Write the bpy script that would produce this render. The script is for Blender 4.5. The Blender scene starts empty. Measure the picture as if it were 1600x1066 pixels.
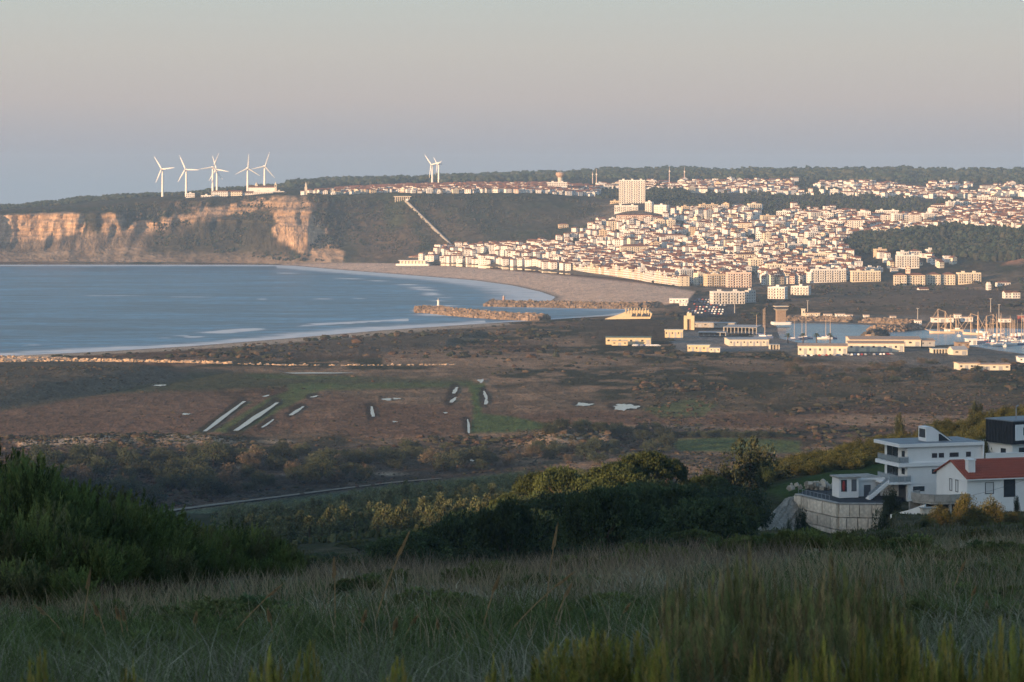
import bpy, math, random
import numpy as np
from math import radians, sin, cos, pi, sqrt, atan2
from mathutils import Vector, Matrix
S = bpy.context.scene
COL = S.collection
rng = np.random.default_rng(7)
random.seed(7)

# ---------------------------------------------------------------- camera, sky, sun, exposure
F, HZ, EYE = 4250.0, 290.0, 129.0          # focal length in photo pixels, row of the horizon, eye height above the sea
cam_d = bpy.data.cameras.new('camera')
cam = bpy.data.objects.new('camera', cam_d)
COL.objects.link(cam)
S.camera = cam
cam.location = (0, 0, EYE)
cam.rotation_euler = (pi/2, 0, 0)
cam_d.sensor_width = 36
cam_d.lens = F/1600*36
cam_d.shift_y = -(533-HZ)/1600
cam_d.clip_start = 0.5
cam_d.clip_end = 40000
cam_d.dof.use_dof = True
cam_d.dof.focus_distance = 900
cam_d.dof.aperture_fstop = 15

SUN_AZ = atan2(-0.74, -0.67)               # towards the sun, clockwise from +Y
SUN_EL = radians(5.6)
to_sun = Vector((sin(SUN_AZ)*cos(SUN_EL), cos(SUN_AZ)*cos(SUN_EL), sin(SUN_EL)))
world = bpy.data.worlds.new('World')
S.world = world
world.use_nodes = True
wn, wl = world.node_tree.nodes, world.node_tree.links
wn.clear()
w_out = wn.new('ShaderNodeOutputWorld')
sky = wn.new('ShaderNodeTexSky')
sky.sky_type = 'NISHITA'
sky.sun_disc = False
sky.sun_elevation = SUN_EL
sky.sun_rotation = SUN_AZ % (2*pi)
sky.air_density = 1.0
sky.dust_density = 1.4
sky.ozone_density = 1.5
bg_sky = wn.new('ShaderNodeBackground')
bg_sky.inputs['Strength'].default_value = 0.15
wl.new(sky.outputs['Color'], bg_sky.inputs['Color'])
# the low dusk bands just above the horizon, by elevation only
tc = wn.new('ShaderNodeTexCoord')
sep = wn.new('ShaderNodeSeparateXYZ')
wl.new(tc.outputs['Generated'], sep.inputs[0])
mr = wn.new('ShaderNodeMapRange')
mr.inputs['From Min'].default_value = 0.0
mr.inputs['From Max'].default_value = 0.30
wl.new(sep.outputs['Z'], mr.inputs['Value'])
ramp = wn.new('ShaderNodeValToRGB')
wl.new(mr.outputs[0], ramp.inputs['Fac'])
def lin(r, g, b):
    f = lambda c: (c/255/12.92 if c/255 <= 0.04045 else ((c/255+0.055)/1.055)**2.4)
    return (f(r), f(g), f(b), 1)
SKY_BANDS = [(0.0, lin(146, 156, 166)), (0.05, lin(158, 157, 162)), (0.105, lin(175, 167, 163)), (0.165, lin(179, 175, 168)),
             (0.24, lin(175, 181, 176)), (0.5, lin(146, 176, 192)), (1.0, lin(118, 155, 188))]
els = ramp.color_ramp.elements
els[0].position, els[0].color = SKY_BANDS[0]
els[1].position, els[1].color = SKY_BANDS[-1]
for p_, c_ in SKY_BANDS[1:-1]:
    e_ = els.new(p_); e_.color = c_
bg_band = wn.new('ShaderNodeBackground')
bg_band.inputs['Strength'].default_value = 0.47
wl.new(ramp.outputs['Color'], bg_band.inputs['Color'])
blend = wn.new('ShaderNodeMapRange')
blend.interpolation_type = 'SMOOTHSTEP'
blend.inputs['From Min'].default_value = 0.10
blend.inputs['From Max'].default_value = 0.40
wl.new(sep.outputs['Z'], blend.inputs['Value'])
wmix = wn.new('ShaderNodeMixShader')
wl.new(blend.outputs[0], wmix.inputs[0])
wl.new(bg_band.outputs[0], wmix.inputs[1])
wl.new(bg_sky.outputs[0], wmix.inputs[2])
wl.new(wmix.outputs[0], w_out.inputs['Surface'])

sun_d = bpy.data.lights.new('sun', 'SUN')
sun = bpy.data.objects.new('sun', sun_d)
COL.objects.link(sun)
sun_d.energy = 3.6
sun_d.angle = radians(0.5)
sun_d.color = (1.0, 0.62, 0.33)
sun.rotation_euler = to_sun.to_track_quat('Z', 'Y').to_euler()
sun.location = (-400, -200, 400)
S.view_settings.view_transform = 'Standard'
S.view_settings.look = 'None'
S.view_settings.gamma = 1
S.view_settings.use_curve_mapping = False
S.view_settings.exposure = 1.42
S.cycles.max_bounces = 5
S.cycles.diffuse_bounces = 2
S.cycles.glossy_bounces = 2
S.cycles.transparent_max_bounces = 6
S.cycles.volume_bounces = 0
S.cycles.use_denoising = True
S.cycles.denoising_prefilter = 'FAST'

# ---------------------------------------------------------------- helpers
def wpt(px, py, Y):
    """point of the place seen at photo pixel px, py and lying Y metres ahead"""
    return ((px-800)*Y/F, Y, EYE-(py-HZ)*Y/F)
def on_level(px, py, z=3.2):
    Y = (EYE-z)*F/(py-HZ)
    return ((px-800)*Y/F, Y, z)

_tab = np.random.default_rng(3).random((256, 256))
def vnoise(x, y, seed=0):
    x = np.asarray(x, float)+seed*17.31; y = np.asarray(y, float)+seed*9.77
    xi = np.floor(x).astype(int); yi = np.floor(y).astype(int)
    fx = x-xi; fy = y-yi
    fx = fx*fx*(3-2*fx); fy = fy*fy*(3-2*fy)
    a = _tab[xi & 255, yi & 255]; b = _tab[(xi+1) & 255, yi & 255]
    c = _tab[xi & 255, (yi+1) & 255]; d = _tab[(xi+1) & 255, (yi+1) & 255]
    return (a*(1-fx)+b*fx)*(1-fy)+(c*(1-fx)+d*fx)*fy
def fbm(x, y, o=4, seed=0):
    s = 0; a = 0.5; t = 0
    for i in range(o):
        s = s+a*vnoise(np.asarray(x)*2**i, np.asarray(y)*2**i, seed+i*3); t += a; a *= 0.5
    return s/t
def sstep(a, b, x):
    t = np.clip((np.asarray(x, float)-a)/(b-a), 0, 1)
    return t*t*(3-2*t)
def poly_sd(px, py, poly):
    """signed distance to a polygon, negative inside"""
    poly = np.asarray(poly, float); d = np.full(np.shape(px), 1e18); ins = np.zeros(np.shape(px), bool)
    n = len(poly)
    for i in range(n):
        a = poly[i]; b = poly[(i+1) % n]; e = b-a
        wx = px-a[0]; wy = py-a[1]
        t = np.clip((wx*e[0]+wy*e[1])/max(e@e, 1e-9), 0, 1)
        d = np.minimum(d, (wx-t*e[0])**2+(wy-t*e[1])**2)
        if a[1] != b[1]:
            cnd = (a[1] > py) != (b[1] > py)
            ins ^= cnd & (px < (b[0]-a[0])*(py-a[1])/(b[1]-a[1])+a[0])
    d = np.sqrt(d)
    return np.where(ins, -d, d)

def mesh_np(name, V, Fc, col=None, smooth=False, mats=(), midx=None):
    """mesh from arrays; faces all with the same corner count"""
    V = np.asarray(V, np.float32); Fc = np.asarray(Fc, np.int32)
    me = bpy.data.meshes.new(name)
    k = Fc.shape[1]
    me.vertices.add(len(V)); me.vertices.foreach_set('co', V.ravel())
    me.loops.add(Fc.size); me.loops.foreach_set('vertex_index', Fc.ravel())
    me.polygons.add(len(Fc))
    me.polygons.foreach_set('loop_start', np.arange(0, Fc.size, k, dtype=np.int32))
    if midx is not None: me.polygons.foreach_set('material_index', np.asarray(midx, np.int32))
    me.polygons.foreach_set('use_smooth', np.full(len(Fc), smooth, dtype=bool))
    me.update(calc_edges=True)
    if col is not None:
        a = me.color_attributes.new('col', 'FLOAT_COLOR', 'POINT')
        c = np.ones((len(V), 4), np.float32); c[:, :3] = col
        a.data.foreach_set('color', c.ravel())
    for m in mats: me.materials.append(m)
    return me
def put(name, me, parent=None, loc=None, rot=None, sc=None, color=None):
    o = bpy.data.objects.new(name, me)
    COL.objects.link(o)
    if parent is not None: o.parent = parent
    if loc is not None: o.location = loc
    if rot is not None: o.rotation_euler = rot if hasattr(rot, '__len__') else (0, 0, rot)
    if sc is not None: o.scale = sc if hasattr(sc, '__len__') else (sc, sc, sc)
    if color is not None: o.color = color
    return o
def tag(o, label=None, cat=None, group=None, kind=None):
    if label: o['label'] = label
    if cat: o['category'] = cat
    if group: o['group'] = group
    if kind: o['kind'] = kind
    return o
def thing(name, label, cat, loc=(0, 0, 0), rz=0, group=None):
    o = put(name, None, None, loc, (0, 0, rz))
    return tag(o, label, cat, group)
def grid_faces(nr, nc):
    i = np.arange(nr-1)[:, None]*nc+np.arange(nc-1)[None, :]
    return np.stack([i, i+1, i+1+nc, i+nc], -1).reshape(-1, 4)

class MB:
    """collects shapes into one mesh"""
    def __init__(s): s.v = []; s.f = []; s.m = []
    def add(s, vs, fs, m=0):
        n = len(s.v); s.v += [tuple(v) for v in vs]; s.f += [tuple(i+n for i in f) for f in fs]; s.m += [m]*len(fs); return s
    def box(s, x0, x1, y0, y1, z0, z1, m=0, skip=''):
        v = [(x0, y0, z0), (x1, y0, z0), (x1, y1, z0), (x0, y1, z0), (x0, y0, z1), (x1, y0, z1), (x1, y1, z1), (x0, y1, z1)]
        f = {'b': (0, 3, 2, 1), 't': (4, 5, 6, 7), 'f': (0, 1, 5, 4), 'r': (1, 2, 6, 5), 'k': (2, 3, 7, 6), 'l': (3, 0, 4, 7)}
        return s.add(v, [f[k] for k in f if k not in skip], m)
    def hexa(s, bot, top, m=0):
        n = len(bot)
        fs = [tuple(range(n-1, -1, -1)), tuple(range(n, 2*n))]+[(i, (i+1) % n, (i+1) % n+n, i+n) for i in range(n)]
        return s.add(list(bot)+list(top), fs, m)
    def tube(s, p0, p1, r0, r1=None, n=6, m=0):
        r1 = r0 if r1 is None else r1
        p0 = Vector(p0); p1 = Vector(p1); a = (p1-p0).normalized()
        u = a.orthogonal().normalized(); w = a.cross(u)
        R = lambda p, r: [p+u*(r*cos(2*pi*i/n))+w*(r*sin(2*pi*i/n)) for i in range(n)]
        return s.hexa(R(p0, r0), R(p1, r1), m)
    def lathe(s, prof, n=12, c=(0, 0), m=0):
        vs = []; fs = []
        for r, z in prof: vs += [(c[0]+r*cos(2*pi*i/n), c[1]+r*sin(2*pi*i/n), z) for i in range(n)]
        for k in range(len(prof)-1):
            fs += [(k*n+i, k*n+(i+1) % n, (k+1)*n+(i+1) % n, (k+1)*n+i) for i in range(n)]
        fs += [tuple(range(n-1, -1, -1)), tuple(range((len(prof)-1)*n, len(prof)*n))]
        return s.add(vs, fs, m)
    def mesh(s, name, *mats):
        me = bpy.data.meshes.new(name); me.from_pydata(s.v, [], s.f)
        for m in mats: me.materials.append(m)
        if len(mats) > 1: me.polygons.foreach_set('material_index', s.m)
        me.update(); return me
    def build(s, name, mat, parent=None, loc=None, rot=None, kind=None):
        o = put(name, s.mesh(name, *(mat if isinstance(mat, (list, tuple)) else [mat])), parent, loc, rot)
        if kind: o['kind'] = kind
        return o

_ones = 'zeroth first second third fourth fifth sixth seventh eighth ninth tenth eleventh twelfth thirteenth fourteenth fifteenth sixteenth seventeenth eighteenth nineteenth'.split()
_card = 'zero one two three four five six seven eight nine'.split()
_tens = {2: 'twent', 3: 'thirt', 4: 'fort', 5: 'fift', 6: 'sixt', 7: 'sevent', 8: 'eight', 9: 'ninet'}
def ordinal(n):
    if n < 20: return _ones[n]
    if n < 100:
        t, u = divmod(n, 10)
        return _tens[t]+('ieth' if u == 0 else 'y-'+_ones[u])
    return 'hundredth' if n == 100 else 'hundred-and-'+ordinal(n-100)

# ---------------------------------------------------------------- materials
def mat(name, base=(0.5, 0.5, 0.5), rough=0.9, spec=0.2, noise=None, amp=0.25, attr=False, objcol=False, bump=0.0, stretch=(1, 1, 1), metal=0.0, noise2=None, rnd=0.0, trans=0.0):
    m = bpy.data.materials.new(name); m.use_nodes = True
    N, L = m.node_tree.nodes, m.node_tree.links
    b = N['Principled BSDF']
    b.inputs['Roughness'].default_value = rough
    b.inputs['Specular IOR Level'].default_value = spec
    b.inputs['Metallic'].default_value = metal
    b.inputs['Base Color'].default_value = (*base, 1)
    src = None
    if attr:
        a = N.new('ShaderNodeAttribute'); a.attribute_name = 'col'; src = a.outputs['Color']
    if objcol:
        a = N.new('ShaderNodeObjectInfo'); src = a.outputs['Color']
    if src is None:
        a = N.new('ShaderNodeRGB'); a.outputs[0].default_value = (*base, 1); src = a.outputs[0]
    t = N.new('ShaderNodeTexCoord')
    def mul(src, val):
        x = N.new('ShaderNodeMix'); x.data_type = 'RGBA'; x.blend_type = 'MULTIPLY'; x.inputs[0].default_value = 1
        L.new(src, x.inputs[6]); L.new(val, x.inputs[7]); return x.outputs[2]
    for sc_, am in ([(noise, amp)] if noise else [])+([noise2] if noise2 else []):
        mp = N.new('ShaderNodeMapping'); mp.inputs['Scale'].default_value = stretch
        L.new(t.outputs['Object'], mp.inputs['Vector'])
        n = N.new('ShaderNodeTexNoise'); n.inputs['Scale'].default_value = sc_; n.inputs['Detail'].default_value = 5; n.inputs['Roughness'].default_value = 0.65
        L.new(mp.outputs[0], n.inputs['Vector'])
        r = N.new('ShaderNodeMapRange'); r.inputs['From Min'].default_value = 0.3; r.inputs['From Max'].default_value = 0.7
        r.inputs['To Min'].default_value = 1-am; r.inputs['To Max'].default_value = 1+am
        L.new(n.outputs['Fac'], r.inputs['Value']); src = mul(src, r.outputs[0])
        if bump and sc_ == noise:
            bp = N.new('ShaderNodeBump'); bp.inputs['Strength'].default_value = bump; bp.inputs['Distance'].default_value = 1.0/sc_
            L.new(n.outputs['Fac'], bp.inputs['Height']); L.new(bp.outputs[0], b.inputs['Normal'])
    if rnd:
        oi = N.new('ShaderNodeObjectInfo')
        r = N.new('ShaderNodeMapRange'); r.inputs['To Min'].default_value = 1-rnd; r.inputs['To Max'].default_value = 1+rnd
        L.new(oi.outputs['Random'], r.inputs['Value']); src = mul(src, r.outputs[0])
    L.new(src, b.inputs['Base Color'])
    if trans:
        tr = N.new('ShaderNodeBsdfTranslucent'); L.new(src, tr.inputs['Color'])
        mx = N.new('ShaderNodeMixShader'); mx.inputs[0].default_value = trans
        L.new(b.outputs[0], mx.inputs[1]); L.new(tr.outputs[0], mx.inputs[2])
        L.new(mx.outputs[0], N['Material Output'].inputs['Surface'])
    return m
M_LAND_FAR = mat('far_land', attr=True, rough=1, spec=0, noise=0.035, amp=0.30, noise2=(0.13, 0.30), bump=0.5)
M_CLIFF = mat('cliff_rock', attr=True, rough=1, spec=0, noise=0.07, amp=0.35, noise2=(0.3, 0.35), bump=1.0, stretch=(1.6, 0.5, 0.55))
M_LAND = mat('plain_soil', attr=True, rough=1, spec=0, noise=0.12, amp=0.36, noise2=(0.6, 0.65), bump=0.6, stretch=(1.4, 0.7, 1))
M_HILL = mat('hill_soil', attr=True, rough=1, spec=0, noise=0.6, amp=0.35, noise2=(5.0, 0.35), bump=0.4)
M_LEAF = mat('leaf', attr=True, rough=0.8, spec=0.15, rnd=0.22, trans=0.25)
M_FAR_LEAF = mat('far_leaf', attr=True, rough=1, spec=0, noise=0.35, amp=0.35)
M_GRASS = mat('grass_blade', attr=True, rough=0.9, spec=0.05, trans=0.25)
M_BARK = mat('bark', (0.09, 0.065, 0.05), noise=6, amp=0.4, stretch=(1, 1, 0.2), bump=0.5)
M_WALL = mat('painted_wall', objcol=True, rough=0.85, spec=0.1, noise=0.25, amp=0.10)
M_ROOF = mat('clay_roof', (0.19, 0.085, 0.055), rough=0.9, noise=0.5, amp=0.35, rnd=0.25)
M_FLAT = mat('flat_roof', (0.42, 0.40, 0.38), noise=0.3, amp=0.3, rnd=0.2)
M_WIN = mat('window_glass', (0.05, 0.055, 0.065), rough=0.25, spec=0.5)
M_SLAB = mat('balcony_slab', (0.62, 0.6, 0.56), noise=0.5, amp=0.15)
M_CONC = mat('concrete', (0.36, 0.34, 0.31), noise=0.8, amp=0.3, noise2=(6, 0.15), bump=0.2)
M_ROCK = mat('rock', attr=True, rough=1, spec=0.05, noise=0.6, amp=0.3)
M_METAL = mat('grey_metal', (0.3, 0.31, 0.33), rough=0.5, spec=0.4, noise=2, amp=0.1)
M_WHITE = mat('white_paint', (0.78, 0.77, 0.75), rough=0.6, noise=1.5, amp=0.05)
# ---------------------------------------------------------------- the lie of the land
class Profiles:
    """ground heights from section lines: per bearing a list of (photo row, distance)"""
    def __init__(s, cols, smooth=9):
        s.px = np.arange(-2400, 4001, 5.0)
        cx = [c[0] for c in cols]; K = len(cols[0][1]); s.K = K
        s.Y = np.zeros((K, len(s.px))); s.Z = np.zeros_like(s.Y)
        ker = np.ones(smooth)/smooth
        for k in range(K):
            Yk = np.array([c[1][k][1] for c in cols], float)
            Zk = np.array([EYE-(c[1][k][0]-HZ)*c[1][k][1]/F for c in cols])
            for dst, v in ((s.Y, Yk), (s.Z, Zk)):
                t = np.interp(s.px, cx, v)
                t = np.pad(t, smooth//2, mode='edge'); dst[k] = np.convolve(t, ker, 'valid')
    def ctrl(s, px):
        return np.array([np.interp(px, s.px, s.Y[k]) for k in range(s.K)]), np.array([np.interp(px, s.px, s.Z[k]) for k in range(s.K)])
    def z(s, px, Y):
        px = np.asarray(px, float); Y = np.asarray(Y, float)
        Yc, Zc = s.ctrl(px)
        out = np.where(Y < Yc[0], Zc[0], Zc[-1])
        for k in range(s.K-1):
            t = (Y-Yc[k])/np.maximum(Yc[k+1]-Yc[k], 1e-6)
            out = np.where((Y >= Yc[k]) & (Y <= Yc[k+1]), Zc[k]+(Zc[k+1]-Zc[k])*t, out)
        return out
    def at_row(s, px, py, kmin=0):
        """first ground point along the bearing px that shows at photo row py"""
        Yc, Zc = s.ctrl(px)
        rows = HZ+(EYE-Zc)*F/Yc
        for k in range(kmin, s.K-1):
            if (rows[k]-py)*(rows[k+1]-py) <= 0 and rows[k] != rows[k+1]:
                lo, hi = 0.0, 1.0
                for _ in range(24):
                    t = (lo+hi)/2; Y = Yc[k]+(Yc[k+1]-Yc[k])*t; Z = Zc[k]+(Zc[k+1]-Zc[k])*t
                    r = HZ+(EYE-Z)*F/Y
                    if (r-py)*(rows[k]-py) > 0: lo = t
                    else: hi = t
                return ((px-800)*Y/F, Y, Z)
        return None

NEAR = Profiles([
    (-2400, [(1120, 10), (990, 25), (955, 45), (960, 60), (985, 100), (930, 200), (880, 400), (845, 600), (822, 800), (808, 950), (801, 1080)]),
    (0,    [(1120, 10), (990, 25), (955, 45), (960, 60), (985, 100), (930, 200), (880, 400), (845, 600), (822, 800), (808, 950), (801, 1080)]),
    (300,  [(1120, 10), (980, 26), (945, 45), (945, 60), (975, 100), (930, 200), (885, 400), (850, 600), (822, 800), (808, 950), (801, 1080)]),
    (450,  [(1118, 10), (968, 30), (928, 50), (918, 62), (950, 100), (935, 160), (905, 280), (873, 430), (838, 620), (804, 860), (801, 1080)]),
    (600,  [(1116, 10), (958, 30), (922, 47), (910, 62), (938, 100), (920, 170), (890, 290), (855, 425), (815, 620), (777, 880), (801, 1080)]),
    (800,  [(1115, 10), (952, 30), (918, 45), (905, 62), (930, 100), (910, 180), (880, 300), (845, 420), (805, 620), (757, 860), (801, 1080)]),
    (1000, [(1110, 10), (938, 30), (898, 45), (885, 62), (900, 100), (882, 180), (848, 300), (815, 420), (785, 620), (752, 800), (801, 1080)]),
    (1150, [(1106, 10), (930, 30), (890, 45), (876, 65), (887, 110), (882, 180), (860, 290), (802, 400), (742, 520), (762, 760), (801, 1080)]),
    (1220, [(1104, 10), (927, 30), (887, 45), (873, 65), (880, 110), (874, 180), (854, 300), (768, 420), (730, 530), (768, 750), (801, 1080)]),
    (1300, [(1102, 10), (923, 30), (883, 45), (869, 65), (870, 110), (860, 200), (836, 330), (765, 425), (708, 555), (760, 750), (801, 1080)]),
    (1400, [(1100, 10), (920, 30), (880, 45), (866, 70), (860, 110), (848, 200), (828, 330), (775, 430), (688, 575), (750, 750), (801, 1080)]),
    (1600, [(1095, 10), (910, 30), (870, 45), (856, 70), (850, 110), (842, 200), (822, 330), (778, 430), (640, 600), (725, 750), (801, 1080)]),
    (1800, [(1090, 10), (905, 30), (866, 45), (852, 70), (846, 110), (838, 200), (815, 330), (770, 430), (622, 620), (715, 760), (801, 1080)]),
    (4000, [(1090, 10), (905, 30), (866, 45), (852, 70), (846, 110), (838, 200), (815, 330), (770, 430), (622, 620), (715, 760), (801, 1080)]),
])
# toe, foot, mid slope, brow, plateau, foot of ridge, ridge, behind
FAR = Profiles([
    (-2400, [(414, 4500), (384, 4600), (341, 4640), (335, 4720), (331, 5000), (330, 5400), (326, 6000), (332, 7600)]),
    (0,    [(414, 4500), (376, 4590), (338, 4630), (332, 4700), (329, 5000), (328, 5300), (324, 5700), (330, 7600)]),
    (100,  [(414, 4500), (371, 4590), (333, 4625), (329, 4700), (324, 5000), (322, 5300), (314, 5700), (325, 7600)]),
    (160,  [(414, 4500), (364, 4600), (333, 4640), (327, 4700), (319, 5000), (316, 5300), (309, 5700), (322, 7600)]),
    (225,  [(414, 4490), (358, 4620), (331, 4660), (323, 4710), (313, 5000), (310, 5300), (306, 5700), (320, 7600)]),
    (290,  [(414, 4480), (352, 4620), (328, 4680), (310, 4740), (308, 4900), (307, 5200), (303, 5800), (315, 7600)]),
    (360,  [(414, 4470), (345, 4610), (325, 4680), (308, 4740), (304, 4900), (302, 5200), (296, 6000), (310, 7600)]),
    (440,  [(414, 4440), (370, 4500), (328, 4580), (305, 4640), (300, 4850), (297, 5200), (290, 6400), (300, 7800)]),
    (500,  [(413, 4440), (372, 4500), (330, 4560), (306, 4620), (299, 4850), (296, 5200), (287, 6800), (297, 8000)]),
    (540,  [(412, 4440), (378, 4520), (335, 4590), (305, 4640), (298, 4850), (294, 5300), (284, 7000), (294, 8200)]),
    (600,  [(411, 4420), (385, 4490), (340, 4580), (303, 4660), (298, 4850), (292, 5400), (283, 7000), (290, 8400)]),
    (640,  [(411, 4330), (386, 4440), (345, 4560), (302, 4660), (297, 4850), (291, 5400), (281, 7200), (290, 8400)]),
    (710,  [(412, 4230), (388, 4380), (345, 4540), (303, 4660), (294, 4900), (289, 5400), (278, 7200), (288, 8400)]),
    (800,  [(418, 4020), (384, 4320), (345, 4520), (302, 4680), (294, 4950), (288, 5500), (276, 7200), (287, 8400)]),
    (870,  [(426, 3850), (382, 4250), (348, 4460), (306, 4680), (295, 4950), (287, 5500), (274, 7200), (287, 8400)]),
    (930,  [(432, 3730), (388, 4150), (352, 4380), (318, 4600), (296, 5000), (286, 5600), (269, 7200), (285, 8400)]),
    (990,  [(438, 3600), (392, 4050), (350, 4300), (319, 4500), (298, 5000), (287, 5600), (267, 7200), (284, 8400)]),
    (1080, [(447, 3440), (405, 3900), (362, 4200), (325, 4500), (301, 5000), (288, 5600), (267, 7200), (284, 8400)]),
    (1180, [(458, 3260), (418, 3700), (372, 4050), (330, 4450), (303, 5000), (288, 5600), (269, 7200), (284, 8400)]),
    (1300, [(462, 3200), (420, 3620), (375, 3950), (330, 4400), (305, 5000), (290, 5600), (268, 7000), (284, 8400)]),
    (1400, [(458, 3250), (418, 3560), (375, 3850), (335, 4300), (310, 4900), (293, 5600), (267, 6900), (284, 8400)]),
    (1500, [(455, 3300), (418, 3560), (372, 3850), (335, 4250), (312, 4900), (294, 5600), (269, 6900), (284, 8400)]),
    (1600, [(455, 3200), (415, 3450), (365, 3800), (335, 4200), (312, 4900), (294, 5600), (271, 6900), (284, 8400)]),
    (4000, [(455, 3200), (410, 3450), (365, 3800), (335, 4200), (312, 4900), (294, 5600), (271, 6900), (284, 8400)]),
])
def pxof(X, Y): return 800+F*np.asarray(X)/np.asarray(Y)
def hn(X, Y): return float(NEAR.z(pxof(X, Y), Y))
def hf(X, Y): return float(FAR.z(pxof(X, Y), Y))

def W0(pts, z=0.0): return [on_level(x, y, z)[:2] for x, y in pts]
SHORE_N = [(455, 415), (500, 419), (560, 424), (640, 430), (740, 438), (800, 446), (845, 456), (868, 464), (862, 470), (872, 479), (985, 482), (1000, 487), (960, 493), (880, 498), (820, 502)]
SHORE_S = [(760, 505.5), (600, 516), (450, 529), (300, 541), (150, 550), (0, 557), (-200, 564), (-1500, 590), (-4000, 600)]
SEA = W0([(-4000, 418), (-600, 413.8), (400, 413.8)]+SHORE_N+SHORE_S)
BASIN = W0([(1212, 507), (1250, 505), (1330, 506), (1430, 513), (1480, 516), (1560, 513), (1700, 516), (1700, 560), (1600, 553), (1560, 548), (1500, 538), (1440, 541), (1250, 536), (1218, 529)])
def water_sd(X, Y):
    return np.minimum(poly_sd(X, Y, SEA), poly_sd(X, Y, BASIN))
def plain_relief(px, py, X, Y):
    z = 3.2+0.5*(fbm(X/60, Y/60, 3, 5)-0.5)
    # dunes behind the south beach
    d1 = np.maximum(0, -poly_sd(px, py, [(-900, 575), (100, 563), (200, 568), (300, 585), (250, 600), (120, 622), (0, 640), (-900, 660)]))
    z = z+sstep(0, 16, d1)*(4.0+6*fbm(X/45, Y/45, 3, 8))
    d2 = np.maximum(0, -poly_sd(px, py, [(330, 549), (450, 526), (520, 516), (600, 520), (730, 512), (760, 520), (700, 545), (560, 556), (400, 560)]))
    z = z+sstep(0, 12, d2)*(3.0+13*fbm(X/40, Y/55, 3, 11))
    d3 = np.maximum(0, -poly_sd(px, py, [(20, 690), (120, 683), (250, 680), (330, 684), (390, 690), (330, 700), (150, 700), (30, 699)]))
    z = z+sstep(0, 9, d3)*(1+4*fbm(X/14, Y/22, 3, 12))
    d4 = np.maximum(0, -poly_sd(px, py, [(800, 695), (840, 678), (900, 670), (960, 680), (960, 700), (860, 705)]))
    z = z+sstep(0, 10, d4)*(1.5+5*fbm(X/14, Y/22, 3, 14))
    return z
def plain_z(X, Y):
    X = np.asarray(X, float); Y = np.asarray(Y, float)
    px = pxof(X, Y); py = HZ+(EYE-3.2)*F/Y
    z = plain_relief(px, py, X, Y)
    d = water_sd(X, Y)
    return np.where(d > 0, np.minimum(z, 0.035*d+0.02), np.maximum(-2.5, 0.03*d))
def gz(X, Y): return float(plain_z(np.array([X]), np.array([Y]))[0])

PX_COLS = np.concatenate([np.arange(-2400, -160, 80), np.arange(-150, 1751, 3.2), np.arange(1780, 4000, 80)])
# ---- plain
def rgbmix(base, col, t): return base*(1-t[..., None])+np.asarray(col)[None, None]*t[..., None]
rows = np.concatenate([np.arange(830, 560, -1.7), np.arange(560, 405, -1.25)])
PXg, PYg = np.meshgrid(PX_COLS, rows)
Yg = (EYE-3.2)*F/(PYg-HZ); Xg = (PXg-800)*Yg/F
Zg = plain_z(Xg, Yg)
n1 = fbm(Xg/70, Yg/110, 4, 1); n2 = fbm(Xg/18, Yg/30, 4, 2); n3 = fbm(Xg/200, Yg/300, 3, 4)
base = np.zeros(Xg.shape+(3,))+np.array([0.16, 0.114, 0.076])
base = rgbmix(base, (0.048, 0.048, 0.031), sstep(0.46, 0.56, n1))
base = rgbmix(base, (0.28, 0.185, 0.12), sstep(0.54, 0.66, n2)*0.8)
base = rgbmix(base, (0.125, 0.068, 0.046), sstep(0.5, 0.65, n3)*0.6)
def paint(poly, col, soft=5, amt=1.0, wob=8):
    global base
    d = poly_sd(PXg+(n2-0.5)*wob*2.5, PYg+(n1-0.5)*wob, poly)
    base = rgbmix(base, col, sstep(soft, -soft, d)*amt)
RED = (0.165, 0.103, 0.072); GREEN = (0.085, 0.12, 0.045); DKGREEN = (0.05, 0.068, 0.037); TAN = (0.30, 0.195, 0.125); SANDY = (0.42, 0.31, 0.21); OLIVE = (0.06, 0.055, 0.033)
paint([(-900, 640), (150, 612), (330, 612), (400, 640), (330, 680), (0, 684), (-900, 700)], RED, 6, 0.8)
paint([(-900, 635), (0, 625), (260, 595), (300, 580), (500, 585), (740, 592), (735, 605), (500, 606), (300, 612), (150, 618), (0, 640)], DKGREEN, 5, 0.75)
paint([(330, 675), (420, 622), (480, 600), (530, 598), (500, 612), (440, 640), (372, 678)], GREEN, 3, 0.8, 4)
paint([(300, 678), (370, 632), (395, 628), (350, 655), (322, 680)], GREEN, 3, 0.7, 3)
paint([(733, 600), (760, 598), (752, 620), (752, 645), (800, 650), (880, 668), (800, 675), (735, 676), (740, 640)], GREEN, 3, 0.95, 4)
paint([(450, 600), (740, 596), (740, 602), (450, 612)], GREEN, 3, 0.6, 4)
paint([(380, 585), (560, 588), (560, 594), (400, 592)], GREEN, 3, 0.5, 4)
paint([(590, 548), (720, 545), (860, 553), (1000, 562), (980, 570), (760, 573), (600, 572)], TAN, 4, 0.6, 7)
paint([(990, 592), (1600, 575), (1900, 575), (1900, 620), (1300, 640), (1000, 640)], OLIVE, 8, 0.5, 14)
paint([(1005, 638), (1080, 622), (1120, 632), (1100, 650), (1030, 652)], GREEN, 3, 0.65, 4)
paint([(1230, 655), (1320, 650), (1460, 648), (1560, 655), (1460, 668), (1330, 666)], TAN, 3, 0.9, 6)
paint([(950, 662), (1230, 668), (1230, 673), (950, 668)], TAN, 2, 0.7, 3)
paint([(1040, 686), (1150, 682), (1250, 690), (1250, 708), (1060, 705)], GREEN, 3, 0.8, 3)
paint([(1050, 676), (1250, 676), (1250, 683), (1050, 683)], DKGREEN, 2, 0.8, 3)
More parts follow.
